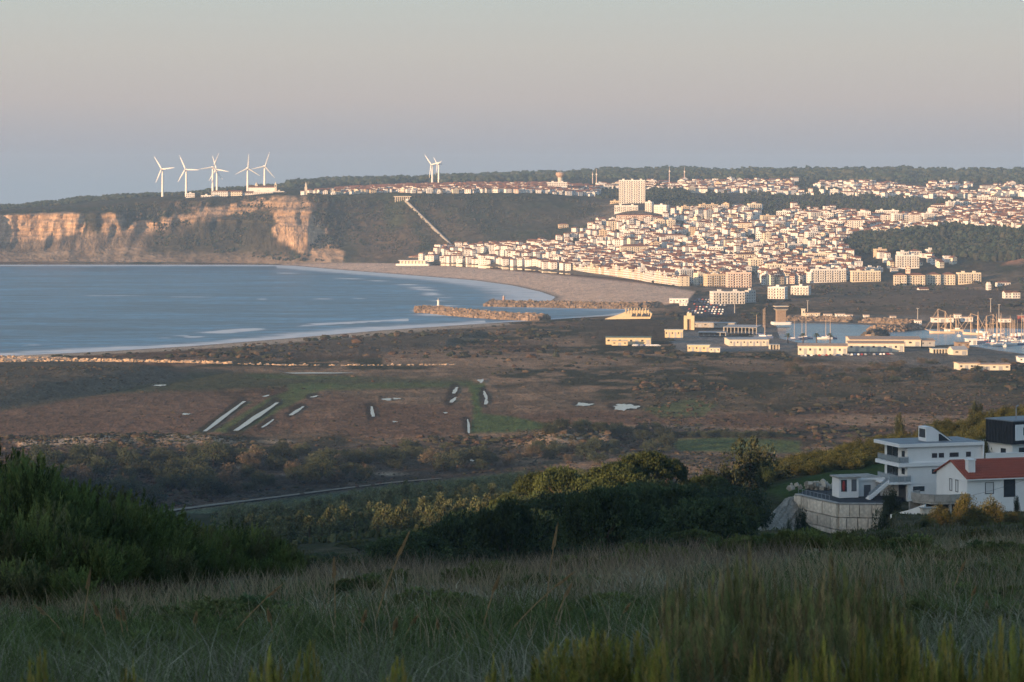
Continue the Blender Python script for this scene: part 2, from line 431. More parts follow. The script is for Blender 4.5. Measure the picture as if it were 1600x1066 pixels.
paint([(20, 690), (120, 683), (250, 681), (330, 684), (380, 690), (320, 698), (150, 699), (30, 698)], (0.38, 0.29, 0.21), 3, 0.9, 9)
paint([(800, 695), (840, 680), (900, 672), (950, 680), (950, 698), (860, 702)], SANDY, 3, 0.7, 9)
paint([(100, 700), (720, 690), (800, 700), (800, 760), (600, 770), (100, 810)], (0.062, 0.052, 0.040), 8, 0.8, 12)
for c in ((380, 730, 26, 5), (610, 740, 30, 4), (430, 690, 30, 3), (230, 705, 30, 3), (1030, 722, 30, 4), (330, 722, 20, 3), (470, 742, 26, 4)):
    paint([(c[0]-c[2], c[1]), (c[0], c[1]-c[3]), (c[0]+c[2], c[1]), (c[0], c[1]+c[3])], (0.34, 0.27, 0.2), 3, 0.8, 6)
paint([(-900, 830), (200, 812), (270, 799), (480, 776), (700, 750), (820, 735), (820, 756), (700, 768), (480, 800), (270, 830)], (0.085, 0.108, 0.062), 4, 0.9, 3)
paint([(-900, 575), (100, 563), (200, 568), (300, 585), (250, 600), (120, 622), (0, 640), (-900, 660)], (0.085, 0.078, 0.06), 5, 0.9, 10)
paint([(330, 549), (450, 526), (520, 516), (730, 512), (760, 520), (700, 545), (560, 556), (400, 560)], (0.095, 0.08, 0.06), 5, 0.8, 12)
paint([(900, 500), (1070, 490), (1240, 480), (1240, 505), (1080, 535), (920, 540)], (0.07, 0.06, 0.042), 4, 0.7, 10)
paint([(1040, 520), (1240, 505), (1240, 548), (1060, 552)], (0.22, 0.21, 0.20), 3, 0.8, 4)
paint([(1200, 530), (1700, 545), (1700, 565), (1470, 572), (1240, 560)], (0.19, 0.17, 0.15), 3, 0.7, 4)
paint([(1230, 492), (1700, 492), (1700, 500), (1430, 506), (1230, 502)], (0.2, 0.18, 0.16), 2, 0.6, 3)
paint([(1070, 462), (1145, 468), (1150, 492), (1090, 496), (1065, 482)], (0.085, 0.085, 0.09), 3, 0.9, 4)
paint([(1300, 455), (1700, 450), (1700, 492), (1240, 490)], (0.14, 0.105, 0.075), 4, 0.6, 14)
# mud banks round the pools
for (x0, y0, x1, y1, w) in ((320, 674, 382, 627, 9), (368, 673, 434, 629, 12), (454, 649, 474, 635, 8), (410, 668, 428, 655, 5), (583, 651, 581, 635, 6), (733, 677, 731, 655, 4), (759, 632, 758, 611, 6), (705, 629, 714, 605, 8), (958, 636, 996, 636, 5), (902, 632, 924, 632, 3), (598, 624, 612, 624, 2), (487, 621, 496, 618, 6)):
    ex, ey = x1-x0, y1-y0; tt = np.clip(((PXg-x0)*ex+(PYg-y0)*ey)/(ex*ex+ey*ey), 0, 1)
    dd_ = np.hypot(PXg-x0-tt*ex+3, (PYg-y0-tt*ey)*1.4+1)+(n2-0.5)*7
    base = rgbmix(base, (0.042, 0.038, 0.033), sstep(w*0.5+7, w*0.5+2, dd_)*0.85)
# sand by the water
dw = water_sd(Xg, Yg)
sandn = sstep(150+90*(n1-0.5)*2, 60, dw)
south = (PYg > 500)
base = np.where(south[..., None], rgbmix(base, (0.36, 0.29, 0.225), sstep(75, 45, dw+30*(n2-0.5))*(PXg < 800)), base)
base = np.where(south[..., None], rgbmix(base, (0.50, 0.38, 0.28), sstep(-40, -110, PXg-150)*sstep(140, 90, dw)*(PXg < 400)), base)
BEACH_N = [(440, 411), (620, 411), (760, 420), (900, 433), (1000, 443), (1085, 456), (1075, 468), (1040, 474), (990, 481), (860, 478), (868, 464), (800, 446), (640, 431), (500, 420), (455, 416)]
dbn = poly_sd(PXg, PYg, BEACH_N)
base = rgbmix(base, (0.70, 0.48, 0.34), sstep(2.5, -1.5, dbn))
base = rgbmix(base, (0.44, 0.31, 0.235), sstep(2.5, -1.5, dbn)*sstep(0.5, 0.7, n2)*0.4)
base = rgbmix(base, (0.22, 0.18, 0.15), sstep(14, 0, dw)*(dw > -40))     # wet sand
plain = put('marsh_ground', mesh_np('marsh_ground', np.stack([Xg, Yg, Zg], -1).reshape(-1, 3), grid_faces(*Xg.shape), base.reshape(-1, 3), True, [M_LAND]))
plain['kind'] = 'structure'

# ---- far land: headland, slopes, plateau, ridge
seg = [8, 16, 14, 10, 12, 10, 12]
cols_px = PX_COLS
Yc, Zc = FAR.ctrl(cols_px)
tY, tZ, tK = [], [], []
for k, n in enumerate(seg):
    for j in range(n+(k == len(seg)-1)):
        t = j/n
        tY.append(Yc[k]*(1-t)+Yc[k+1]*t); tZ.append(Zc[k]*(1-t)+Zc[k+1]*t); tK.append(k+t)
Yf = np.array(tY); Zf = np.array(tZ); Kf = np.repeat(np.array(tK)[:, None], len(cols_px), 1)
PXf = np.repeat(cols_px[None, :], len(tY), 0)
Xf = (PXf-800)*Yf/F
cl = sstep(545, 500, PXf)                                           # where the front is a sea cliff
face = sstep(0.05, 1.0, Kf)*sstep(3.2, 2.6, Kf)
gul = fbm(Xf/55, Zf/110, 4, 21)
strata = fbm(Xf/160+5, Zf/7, 3, 23)
Yf = Yf+cl*face*((gul-0.5)*95+(strata-0.5)*26+(fbm(Xf/16, Zf/40, 3, 27)-0.5)*34)-(1-cl)*face*((fbm(Xf/90, Zf/300, 3, 26)-0.5)*70)
Zf = Zf+(fbm(Xf/90, Yf/90, 4, 22)-0.5)*sstep(0.4, 1.2, Kf)*np.where(Kf < 3, 5, 7)
Xf = (PXf-800)*Yf/F
nA = fbm(Xf/120, Yf/160+Zf/60, 4, 31); nB = fbm(Xf/30, Yf/60+Zf/25, 4, 32); nC = fbm(Xf/14, Zf/10+Yf/40, 3, 35)
PYf = HZ+(EYE-Zf)*F/Yf
fb = np.zeros(Xf.shape+(3,))+np.array([0.040, 0.041, 0.027])
fb = rgbmix(fb, (0.068, 0.053, 0.036), sstep(0.45, 0.65, nA)*0.8)
fb = rgbmix(fb, (0.035, 0.046, 0.026), sstep(0.5, 0.68, nB)*0.8)
ROCK = (0.52, 0.35, 0.225); ROCK2 = (0.34, 0.23, 0.16); SCREE = (0.26, 0.195, 0.145)
def fpaint(poly, col, soft=5, amt=1.0, wob=10):
    global fb
    d = poly_sd(PXf+(nB-0.5)*wob*2.4, PYf+(nC-0.5)*wob, poly)
    fb = rgbmix(fb, col, sstep(soft, -soft, d)*amt)
fpaint([(-900, 372), (100, 364), (160, 358), (260, 350), (330, 340), (250, 385), (180, 400), (0, 412), (-900, 412)], SCREE, 6, 0.75, 16)
fpaint([(-900, 340), (0, 336), (60, 333), (130, 333), (136, 350), (135, 362), (90, 372), (0, 382), (-900, 390)], ROCK, 2, 0.95, 8)
fpaint([(155, 338), (185, 332), (195, 352), (235, 346), (260, 342), (320, 325), (400, 312), (480, 306), (470, 322), (400, 330), (320, 345), (230, 362), (165, 366)], ROCK, 3, 0.8, 18)
fpaint([(428, 332), (475, 309), (500, 345), (516, 374), (542, 409), (492, 411), (468, 393), (446, 380), (428, 376)], ROCK, 3, 0.9, 8)
fpaint([(330, 395), (420, 396), (500, 404), (500, 414), (0, 414), (0, 406)], SCREE, 3, 0.6, 14)
fb = rgbmix(fb, ROCK2, cl*face*sstep(0.6, 0.72, nC)*0.3)
fpaint([(225, 372), (300, 345), (400, 330), (425, 345), (430, 408), (250, 410)], (0.058, 0.052, 0.037), 7, 0.85, 18)
fpaint([(136, 332), (150, 330), (162, 345), (160, 366), (146, 364)], (0.05, 0.048, 0.035), 3, 0.9, 8)
fpaint([(186, 334), (202, 332), (206, 352), (192, 356)], (0.05, 0.048, 0.035), 3, 0.9, 8)
fpaint([(228, 322), (246, 320), (252, 345), (232, 348)], (0.05, 0.048, 0.035), 3, 0.9, 8)
fb = rgbmix(fb, (0.24, 0.18, 0.135), cl*sstep(0.4, 0.1, Kf)*0.7)
fpaint([(540, 335), (640, 325), (660, 380), (640, 405), (560, 408)], (0.10, 0.073, 0.05), 9, 0.8, 22)
fpaint([(655, 330), (700, 330), (760, 370), (700, 384), (675, 370)], (0.11, 0.082, 0.055), 8, 0.7, 22)
fpaint([(760, 320), (900, 330), (880, 360), (780, 350)], (0.075, 0.062, 0.042), 8, 0.6, 22)
fpaint([(595, 312), (630, 318), (640, 350), (610, 360)], (0.06, 0.075, 0.035), 6, 0.7, 14)
fpaint([(1565, 415), (1600, 395), (1700, 380), (1700, 400), (1600, 410)], (0.30, 0.16, 0.10), 3, 0.95, 4)
fpaint([(1270, 440), (1560, 425), (1700, 430), (1700, 470), (1250, 470)], (0.13, 0.10, 0.07), 5, 0.8, 14)
fpaint([(1380, 452), (1540, 448), (1540, 456), (1380, 458)], (0.24, 0.17, 0.12), 3, 0.7, 10)
fpaint([(620, 408), (700, 384), (880, 378), (900, 345), (960, 320), (1320, 340), (1340, 400), (1280, 440), (1250, 470), (1080, 470), (900, 440), (700, 412)], (0.20, 0.165, 0.135), 6, 0.55, 10)
fpaint([(900, 322), (940, 300), (1600, 290), (1700, 330), (1320, 340), (960, 330)], (0.13, 0.105, 0.085), 6, 0.5, 12)
# bedding lines and vertical cracks in the bare rock
bed = np.sin(Zf*0.95+6*fbm(Xf/140, Zf/30, 2, 36)+Xf*0.02)*0.5+0.5; crk = fbm(Xf/7, Zf/60, 2, 37)
bare = (fb.sum(-1) > 0.42)[..., None]*cl[..., None]
fb = np.where(bare > 0.5, fb*(0.78+0.34*bed[..., None])*(0.72+0.55*crk[..., None]), fb)
cf_mid = ((cl*face)[:-1, :-1] > 0.3).reshape(-1).astype(int)
head = put('headland_terrain', mesh_np('headland_terrain', np.stack([Xf, Yf, Zf], -1).reshape(-1, 3), grid_faces(*Xf.shape), fb.reshape(-1, 3), True, [M_LAND_FAR, M_CLIFF], cf_mid))
head['kind'] = 'structure'

# ---- the hill we stand on
ncol = np.concatenate([np.arange(-2400, -160, 80), np.arange(-150, 1751, 7), np.arange(1780, 4000, 80)])
nY = np.unique(np.concatenate([np.geomspace(4, 330, 120), np.arange(330, 450, 2.5), np.geomspace(452, 1120, 60)]))
PXn, Yn = np.meshgrid(ncol, nY)
Xn = (PXn-800)*Yn/F
def near_z(X, Y):
    px = pxof(X, Y)
    z = NEAR.z(px, Y)
    lump = (fbm(X/9, Y/9, 3, 41)-0.5)*0.5*sstep(10, 40, Y)+(fbm(X/40, Y/40, 3, 42)-0.5)*3.0*sstep(90, 220, Y)*sstep(1060, 900, Y)
    # levelled ground round the houses
    z = z+lump
    # the cut below the retaining wall, and the level plots of the houses
    pit = sstep(1105, 1160, px)*sstep(1400, 1372, px)*sstep(338, 366, Y)*sstep(424, 404, Y)
    z = z*(1-pit)+np.minimum(z, 77.6)*pit
    plot = sstep(1236, 1262, px)*sstep(384, 400, Y)*sstep(470, 440, Y)
    return z*(1-plot)+np.minimum(z, 81.6)*plot
def ng(X, Y): return float(near_z(np.array([X]), np.array([Y]))[0])
Zn = near_z(Xn, Yn)
Zn = np.where(Yn > 1085, Zn-3, Zn)
m1 = fbm(Xn/6, Yn/6, 4, 43); m2 = fbm(Xn/30, Yn/30, 3, 44)
nb = np.zeros(Xn.shape+(3,))+np.array([0.055, 0.055, 0.032])
nb = rgbmix(nb, (0.095, 0.085, 0.055), sstep(0.45, 0.65, m1)*0.7)
nb = rgbmix(nb, (0.042, 0.05, 0.026), sstep(0.45, 0.6, m2)*0.6*(Yn > 100))
PYn = HZ+(EYE-Zn)*F/Yn
nb = rgbmix(nb, (0.058, 0.080, 0.032), sstep(4, -4, poly_sd(PXn, PYn, [(1190, 765), (1260, 745), (1400, 715), (1420, 745), (1330, 768), (1230, 780)]))*(Yn > 300))
hill = put('grassy_hill', mesh_np('grassy_hill', np.stack([Xn, Yn, Zn], -1).reshape(-1, 3), grid_faces(*Xn.shape), nb.reshape(-1, 3), True, [M_HILL]))
hill['kind'] = 'structure'

# ---- the ridge to the left and behind, which keeps the low sun off the slope
L_H = np.array([-sin(SUN_AZ), -cos(SUN_AZ)])                        # where the light travels, on the map
W_H = np.array([-L_H[1], L_H[0]])                                   # across it (negative: to the camera's left and ahead... see RIDGE)
gx, gy = np.meshgrid(np.arange(-2600, 321, 9.0), np.arange(-1500, 1500, 9.0))
dd = gx*L_H[0]+gy*L_H[1]; ww = gx*W_H[0]+gy*W_H[1]
RIDGE_D = -430.0
RIDGE = [(-1500, 60), (-900, 120), (-400, 176), (0, 181), (33, 180), (38, 157), (46, 157), (50, 180), (190, 179), (200, 150), (224, 148), (233, 178), (277, 177), (292, 150), (302, 132), (400, 127), (520, 133), (620, 138), (800, 133), (1000, 127), (1150, 121), (1300, 110), (1450, 70), (1600, 20), (1750, 0)]  # crest shaped for where shade should end, with dips that pass sun
top = np.interp(ww, [r[0] for r in RIDGE], [r[1] for r in RIDGE])+(fbm(gx/35, gy/35, 4, 51)-0.5)*10
axis = RIDGE_D-np.maximum(0, ww-600)*0.55
ad = np.abs(dd-axis)
base_h = np.interp(gy, [-1500, -200, 0, 100, 400, 1000, 1100], [120, 128, 126.5, 112, 75, 20, 1])
base_h = base_h-26*np.exp(-((ww-212)/15)**2)*(dd < -20)-20*np.exp(-((ww-43)/7)**2)*(dd < -60)  # gaps carved out of view so sun reaches two groups of bushes
zr = np.where(ad < 420, base_h+(top-base_h)*np.cos(np.clip(ad/420, 0, 1)*pi/2)**1.5, base_h)
zr = np.maximum(np.minimum(zr, np.maximum(top, base_h)), -5)
inside = (gy > -1) & (np.abs(gx) < 0.30*np.maximum(gy, 0)+14)
zr = np.where(inside, np.minimum(zr, NEAR.z(pxof(gx, np.maximum(gy, 10)), np.maximum(gy, 10))-2.5-0.02*np.maximum(gy, 0)), zr)
zr = np.where((gy <= 30) & (np.abs(gx) < 40), np.minimum(zr, 126.2-0.0*gy), zr)
zr = np.where(gy > 1080, np.minimum(zr, 1.0), zr)
rc = np.zeros(gx.shape+(3,))+np.array([0.05, 0.055, 0.032]); rc = rgbmix(rc, (0.08, 0.075, 0.045), sstep(0.4, 0.6, fbm(gx/30, gy/30, 3, 52)))
rid = put('ridge_terrain', mesh_np('ridge_terrain', np.stack([gx, gy, zr], -1).reshape(-1, 3), grid_faces(*gx.shape), rc.reshape(-1, 3), True, [M_HILL]))
rid['kind'] = 'structure'

# ---------------------------------------------------------------- water
def water_mat(name, deep, rough, foam=True, wave=(0.02, 0.12), ws=0.5):
    m = bpy.data.materials.new(name); m.use_nodes = True
    N, L = m.node_tree.nodes, m.node_tree.links
    b = N['Principled BSDF']; b.inputs['Roughness'].default_value = rough; b.inputs['IOR'].default_value = 1.33
    t = N.new('ShaderNodeTexCoord')
    h = None
    for i, sc_ in enumerate(wave):
        mp = N.new('ShaderNodeMapping'); mp.inputs['Scale'].default_value = (1.0, 1.7, 1); mp.inputs['Rotation'].default_value = (0, 0, 0.35)
        L.new(t.outputs['Object'], mp.inputs[0])
        n = N.new('ShaderNodeTexNoise'); n.inputs['Scale'].default_value = sc_; n.inputs['Detail'].default_value = 4
        L.new(mp.outputs[0], n.inputs['Vector'])
        bp = N.new('ShaderNodeBump'); bp.inputs['Strength'].default_value = ws; bp.inputs['Distance'].default_value = 0.12/sc_
        L.new(n.outputs['Fac'], bp.inputs['Height'])
        if h: L.new(h, bp.inputs['Normal'])
        h = bp.outputs[0]; last = n
    L.new(h, b.inputs['Normal'])
    mp = N.new('ShaderNodeMapping'); mp.inputs['Scale'].default_value = (0.35, 1.0, 1); L.new(t.outputs['Object'], mp.inputs[0])
    n = N.new('ShaderNodeTexNoise'); n.inputs['Scale'].default_value = 0.012; n.inputs['Detail'].default_value = 6; L.new(mp.outputs[0], n.inputs['Vector'])
    cr = N.new('ShaderNodeValToRGB'); cr.color_ramp.elements[0].position = 0.35; cr.color_ramp.elements[1].position = 0.68
    cr.color_ramp.elements[0].color = (*[c*0.5 for c in deep], 1); cr.color_ramp.elements[1].color = (*[c*1.45 for c in deep], 1)
    L.new(n.outputs['Fac'], cr.inputs[0]); src = cr.outputs[0]
    for sc2, am2, st2 in ((0.045, 0.5, (0.30, 1.0, 1)), (0.16, 0.6, (0.45, 1.0, 1))):  # light and dark of small waves put into the colour as streaks
        mp2 = N.new('ShaderNodeMapping'); mp2.inputs['Scale'].default_value = st2; mp2.inputs['Rotation'].default_value = (0, 0, 0.18); L.new(t.outputs['Object'], mp2.inputs[0])
        n2_ = N.new('ShaderNodeTexNoise'); n2_.inputs['Scale'].default_value = sc2; n2_.inputs['Detail'].default_value = 3; L.new(mp2.outputs[0], n2_.inputs['Vector'])
        r2_ = N.new('ShaderNodeMapRange'); r2_.inputs['From Min'].default_value = 0.3; r2_.inputs['From Max'].default_value = 0.7; r2_.inputs['To Min'].default_value = 1-am2; r2_.inputs['To Max'].default_value = 1+am2; L.new(n2_.outputs['Fac'], r2_.inputs['Value'])
        x2_ = N.new('ShaderNodeMix'); x2_.data_type = 'RGBA'; x2_.blend_type = 'MULTIPLY'; x2_.inputs[0].default_value = 1; L.new(src, x2_.inputs[6]); L.new(r2_.outputs[0], x2_.inputs[7]); src = x2_.outputs[2]
    if foam:
        a = N.new('ShaderNodeAttribute'); a.attribute_name = 'col'
        fn = N.new('ShaderNodeTexNoise'); fn.inputs['Scale'].default_value = 0.06; fn.inputs['Detail'].default_value = 6; fn.inputs['Roughness'].default_value = 0.7
        L.new(mp.outputs[0], fn.inputs['Vector'])
        ad_ = N.new('ShaderNodeMath'); ad_.operation = 'ADD'; L.new(a.outputs['Fac'], ad_.inputs[0]); L.new(fn.outputs['Fac'], ad_.inputs[1])
        st = N.new('ShaderNodeMapRange'); st.inputs['From Min'].default_value = 0.62; st.inputs['From Max'].default_value = 1.0; L.new(ad_.outputs[0], st.inputs['Value'])
        x = N.new('ShaderNodeMix'); x.data_type = 'RGBA'; L.new(st.outputs[0], x.inputs[0]); L.new(src, x.inputs[6]); x.inputs[7].default_value = (0.62, 0.63, 0.64, 1); src = x.outputs[2]
        r = N.new('ShaderNodeMapRange'); r.inputs['To Min'].default_value = rough; r.inputs['To Max'].default_value = 0.9; L.new(st.outputs[0], r.inputs['Value']); L.new(r.outputs[0], b.inputs['Roughness'])
    L.new(src, b.inputs['Base Color'])
    return m
M_SEA = water_mat('sea_water', (0.030, 0.105, 0.175), 0.38)
M_BASIN = water_mat('harbour_water', (0.05, 0.11, 0.16), 0.25, False, (0.15, 0.5), 0.5)
M_POND = water_mat('pond_water', (0.05, 0.06, 0.065), 0.04, False, (0.5,), 0.02)
srow = np.concatenate([[345, 360, 380, 395, 405], np.arange(409, 440, 0.8), np.arange(440, 575, 1.1), [580, 590, 610]])
scol = np.concatenate([np.arange(-4000, -150, 120), np.arange(-140, 1060, 3)])
PXs, PYs = np.meshgrid(scol, srow)
Ys = EYE*F/(PYs-HZ); Xs = (PXs-800)*Ys/F
ds = poly_sd(Xs, Ys, SEA)
w1 = fbm(Xs/60, Ys/40, 3, 61); w2 = fbm(Xs/200, Ys/200, 2, 62)
southn = sstep(470, 500, PYs)
foam = sstep(-26, -2, ds)*0.55
foam = np.maximum(foam, southn*(PXs < 760)*sstep(80+70*(w2-0.5), 8, -ds)*(0.50+0.28*sstep(0.35, 0.6, w1)))
foam = np.maximum(foam, southn*(PXs < 640)*np.exp(-((-ds-(105+60*(w2-0.5)))/13)**2)*sstep(0.40, 0.58, w1)*0.9)
foam = np.maximum(foam, (1-southn)*(PXs > 430)*sstep(100+60*(w2-0.5), 30, -ds)*0.50)
foam = np.maximum(foam, (1-southn)*(PXs > 430)*np.exp(-((-ds-(130+50*(w2-0.5)))/18)**2)*sstep(0.4, 0.6, w1)*0.5)
foam = np.maximum(foam, sstep(36, 6, np.hypot(PXs-850, (PYs-460)*2.2))*0.6)
foam = np.maximum(foam, sstep(3.2, 0, np.abs(PYs-414.6-0.6*(w1-0.5)))*0.55*(PXs < 470))
for (fx, fy, rx, ry) in ((690, 492, 60, 3.2), (660, 486, 26, 4), (560, 466.5, 16, 1.0), (505, 467, 30, 1.0), (410, 467.5, 12, 1.4), (300, 464, 60, 0.8), (180, 462, 70, 0.8), (700, 478, 30, 1)):
    foam = np.maximum(foam, sstep(1.2, 0.3, np.hypot((PXs-fx)/rx, (PYs-fy)/ry))*0.5)
sea = put('sea', mesh_np('sea', np.stack([Xs, Ys, 0*Xs+0.25*(w1-0.5)*sstep(0, 40, -ds)], -1).reshape(-1, 3), grid_faces(*Xs.shape), np.repeat(foam.reshape(-1, 1), 3, 1), True, [M_SEA]))
sea['kind'] = 'structure'
def sheet(name, pts, z, m, world_pts=None):
    v = world_pts or [on_level(x, y, z) for x, y in pts]
    v = [(a[0], a[1], z) for a in v]
    o = put(name, mesh_np(name, v, [list(range(len(v)))], None, False, [m])); o['kind'] = 'structure'; return o
# triangulation of a concave outline is left to the renderer's tessellator
def ngon(name, pts, z, m):
    me = bpy.data.meshes.new(name); me.from_pydata([on_level(x, y, z) for x, y in pts], [], [tuple(range(len(pts)))]); me.materials.append(m)
    o = put(name, me); o['kind'] = 'structure'; return o
hb = [(a[0], a[1]) for a in BASIN]
bx = [a[0] for a in hb]; by = [a[1] for a in hb]
sheet('harbour_basin', None, 0.0, M_BASIN, [(min(bx)-20, min(by)-20), (max(bx)+20, min(by)-20), (max(bx)+20, max(by)+20), (min(bx)-20, max(by)+20)])
ROADP = [(255, 799), (330, 789), (420, 778), (520, 765), (610, 754), (690, 747)]
ngon('dirt_road', [(x, y-1.6*(1-i/7)) for i, (x, y) in enumerate(ROADP)]+[(x, y+1.4*(1-i/7)) for i, (x, y) in list(enumerate(ROADP))[::-1]], 3.75, mat('road_dust', (0.20, 0.185, 0.15), rough=1, noise=0.4, amp=0.25))
POND_Z = 3.62
def pond_strip(x0, y0, x1, y1, w, n=9):
    """a flooded trench from photo point to photo point; w in pixels"""
    L_, R_ = [], []
    for i in range(n):
        t = i/(n-1); x = x0+(x1-x0)*t+random.uniform(-0.6, 0.6); y = y0+(y1-y0)*t
        ww_ = w*(0.55+0.45*sin(pi*min(1, t*1.0+0.15)))*random.uniform(0.8, 1.15)
        L_.append((x-ww_/2, y)); R_.append((x+ww_/2, y))
    ngon('pond', L_+R_[::-1], POND_Z, M_POND)
def pond_blob(cx, cy, rx, ry, n=34, seed=0):
    r_ = random.Random(seed); ph = r_.uniform(0, 6)
    pts = []
    for i in range(n):
        a = 2*pi*i/n; k = 0.74+0.16*sin(3*a+ph)+0.1*sin(7*a+2*ph)+r_.uniform(-0.2, 0.2)
        pts.append((cx+rx*k*cos(a), cy+ry*k*sin(a)))
    ngon('pond', pts, POND_Z, M_POND)
for a in ((320, 674, 382, 627, 9), (368, 673, 434, 629, 12), (454, 649, 474, 635, 8), (410, 668, 428, 655, 5), (583, 651, 581, 635, 6), (487, 621, 496, 618, 9), (412, 620, 420, 617, 8),
          (705, 629, 712, 621, 8), (709, 615, 714, 605, 7), (733, 677, 731, 655, 4), (759, 632, 760, 622, 6), (760, 622, 756, 611, 5)):
    pond_strip(*a)
for i, a in enumerate(((977, 636, 25, 6), (913, 632, 17, 3.2), (751, 595, 6, 3.5), (605, 624, 10, 2.5), (620, 623, 9, 1.6), (290, 647, 9, 1.8), (735, 719, 24, 2.2), (340, 710, 9, 2), (248, 602, 14, 1.6), (696, 645, 5, 1.2), (617, 659, 5, 1.2))):
    pond_blob(*a, seed=i+3)
ngon('river_reach', [(440, 582.6), (490, 582.0), (560, 582.6), (520, 583.6), (460, 583.8)], POND_Z+0.1, M_POND)
# ---------------------------------------------------------------- houses of the town
M_CLIFFROCK = M_LAND_FAR
_bcache = {}
def house_meshes(w, d, floors, roof, nb=None, balc=False, fh=3.0):
    """shared meshes of one kind of building: front towards -y, foot at z=0"""
    key = (w, d, floors, roof, nb, balc, fh)
    if key in _bcache: return _bcache[key]
    h = floors*fh+0.4; nb = nb or max(2, int(w/3.0))
    wb = MB(); rb = MB(); gb = MB(); sb = MB()
    x0, x1, y0, y1 = -w/2, w/2, -d/2, d/2
    if roof == 'gable':                                    # ridge along x
        r = d*0.24
        wb.box(x0, x1, y0, y1, -9, h, skip='t')
        wb.add([(x0, y0, h), (x0, y1, h), (x0, 0, h+r)], [(0, 2, 1)]); wb.add([(x1, y0, h), (x1, y1, h), (x1, 0, h+r)], [(0, 1, 2)])
        e = 0.45; t = 0.3
        for s in (-1, 1):
            ye = s*(d/2+e); ze = h-e*r*2/d
            rb.hexa([(x0-e, ye, ze), (x1+e, ye, ze), (x1+e, 0, h+r), (x0-e, 0, h+r)][::s], [(x0-e, ye, ze+t), (x1+e, ye, ze+t), (x1+e, 0, h+r+t), (x0-e, 0, h+r+t)][::s])
    elif roof == 'front':                                  # gable end towards the front
        r = w*0.27
        wb.box(x0, x1, y0, y1, -9, h, skip='t')
        wb.add([(x0, y0, h), (x1, y0, h), (0, y0, h+r)], [(0, 1, 2)]); wb.add([(x0, y1, h), (x1, y1, h), (0, y1, h+r)], [(0, 2, 1)])
        e = 0.4; t = 0.3
        for s in (-1, 1):
            xe = s*(w/2+e); ze = h-e*r*2/w
            rb.hexa([(xe, y0-e, ze), (0, y0-e, h+r), (0, y1+e, h+r), (xe, y1+e, ze)][::-s], [(xe, y0-e, ze+t), (0, y0-e, h+r+t), (0, y1+e, h+r+t), (xe, y1+e, ze+t)][::-s])
    elif roof == 'hip':
        r = d*0.22; e = 0.5; q = min(w, d)/2
        wb.box(x0, x1, y0, y1, -9, h, skip='t')
        rb.add([(x0-e, y0-e, h), (x1+e, y0-e, h), (x1+e, y1+e, h), (x0-e, y1+e, h), (x0+q, 0, h+r), (x1-q+0.01, 0, h+r)],
               [(0, 1, 5, 4), (1, 2, 5), (2, 3, 4, 5), (3, 0, 4), (3, 2, 1, 0)])
    else:                                                  # flat with a parapet and a stair head
        wb.box(x0, x1, y0, y1, -9, h, skip='t')
        for a in ((x0, x1, y0, y0+0.3), (x0, x1, y1-0.3, y1), (x0, x0+0.3, y0+0.3, y1-0.3), (x1-0.3, x1, y0+0.3, y1-0.3)): wb.box(*a, h, h+0.9)
        rb.box(x0+0.3, x1-0.3, y0+0.3, y1-0.3, h-0.2, h+0.1, skip='b')
        for k in range(max(1, int(w/14))):
            cx = x0+w*(k+0.5)/max(1, int(w/14))
            wb.box(cx-1.8, cx+1.8, -1.5, 2.0, h+0.1, h+2.8); rb.box(cx-2.0, cx+2.0, -1.7, 2.2, h+2.8, h+3.05)
    for fl in range(floors):
        z = fl*fh
        for k in range(nb):
            cx = x0+w*(k+0.5)/nb; ww = min(1.5, w/nb*0.5)
            gb.box(cx-ww/2, cx+ww/2, y0-0.06, y0+0.05, z+(0.3 if balc else 0.95), z+2.45, skip='k')
        ns = max(1, int(d/4.5))
        for k in range(ns):
            cy = y0+d*(k+0.5)/ns
            gb.box(x0-0.06, x0+0.05, cy-0.6, cy+0.6, z+0.95, z+2.3, skip='r'); gb.box(x1-0.05, x1+0.06, cy-0.6, cy+0.6, z+0.95, z+2.3, skip='l')
        if balc and fl > 0:
            for k in range(nb):
                if nb > 3 and k % 3 == 2: continue
                cx = x0+w*(k+0.5)/nb; q = w/nb*0.46
                sb.box(cx-q, cx+q, y0-1.5, y0-0.062, z-0.05, z+0.12); sb.box(cx-q, cx+q, y0-1.5, y0-1.38, z+0.12, z+1.0, skip='b')
    nm = 'house'
    roofm = M_FLAT if roof == 'flat' else M_ROOF
    out = [('wall', wb.mesh('house_wall', M_WALL)), ('roof', rb.mesh('house_roof', roofm)), ('window_row', gb.mesh('house_window', M_WIN))]
    if sb.v: out.append(('balcony_row', sb.mesh('house_balcony', M_SLAB)))
    _bcache[key] = out
    return out

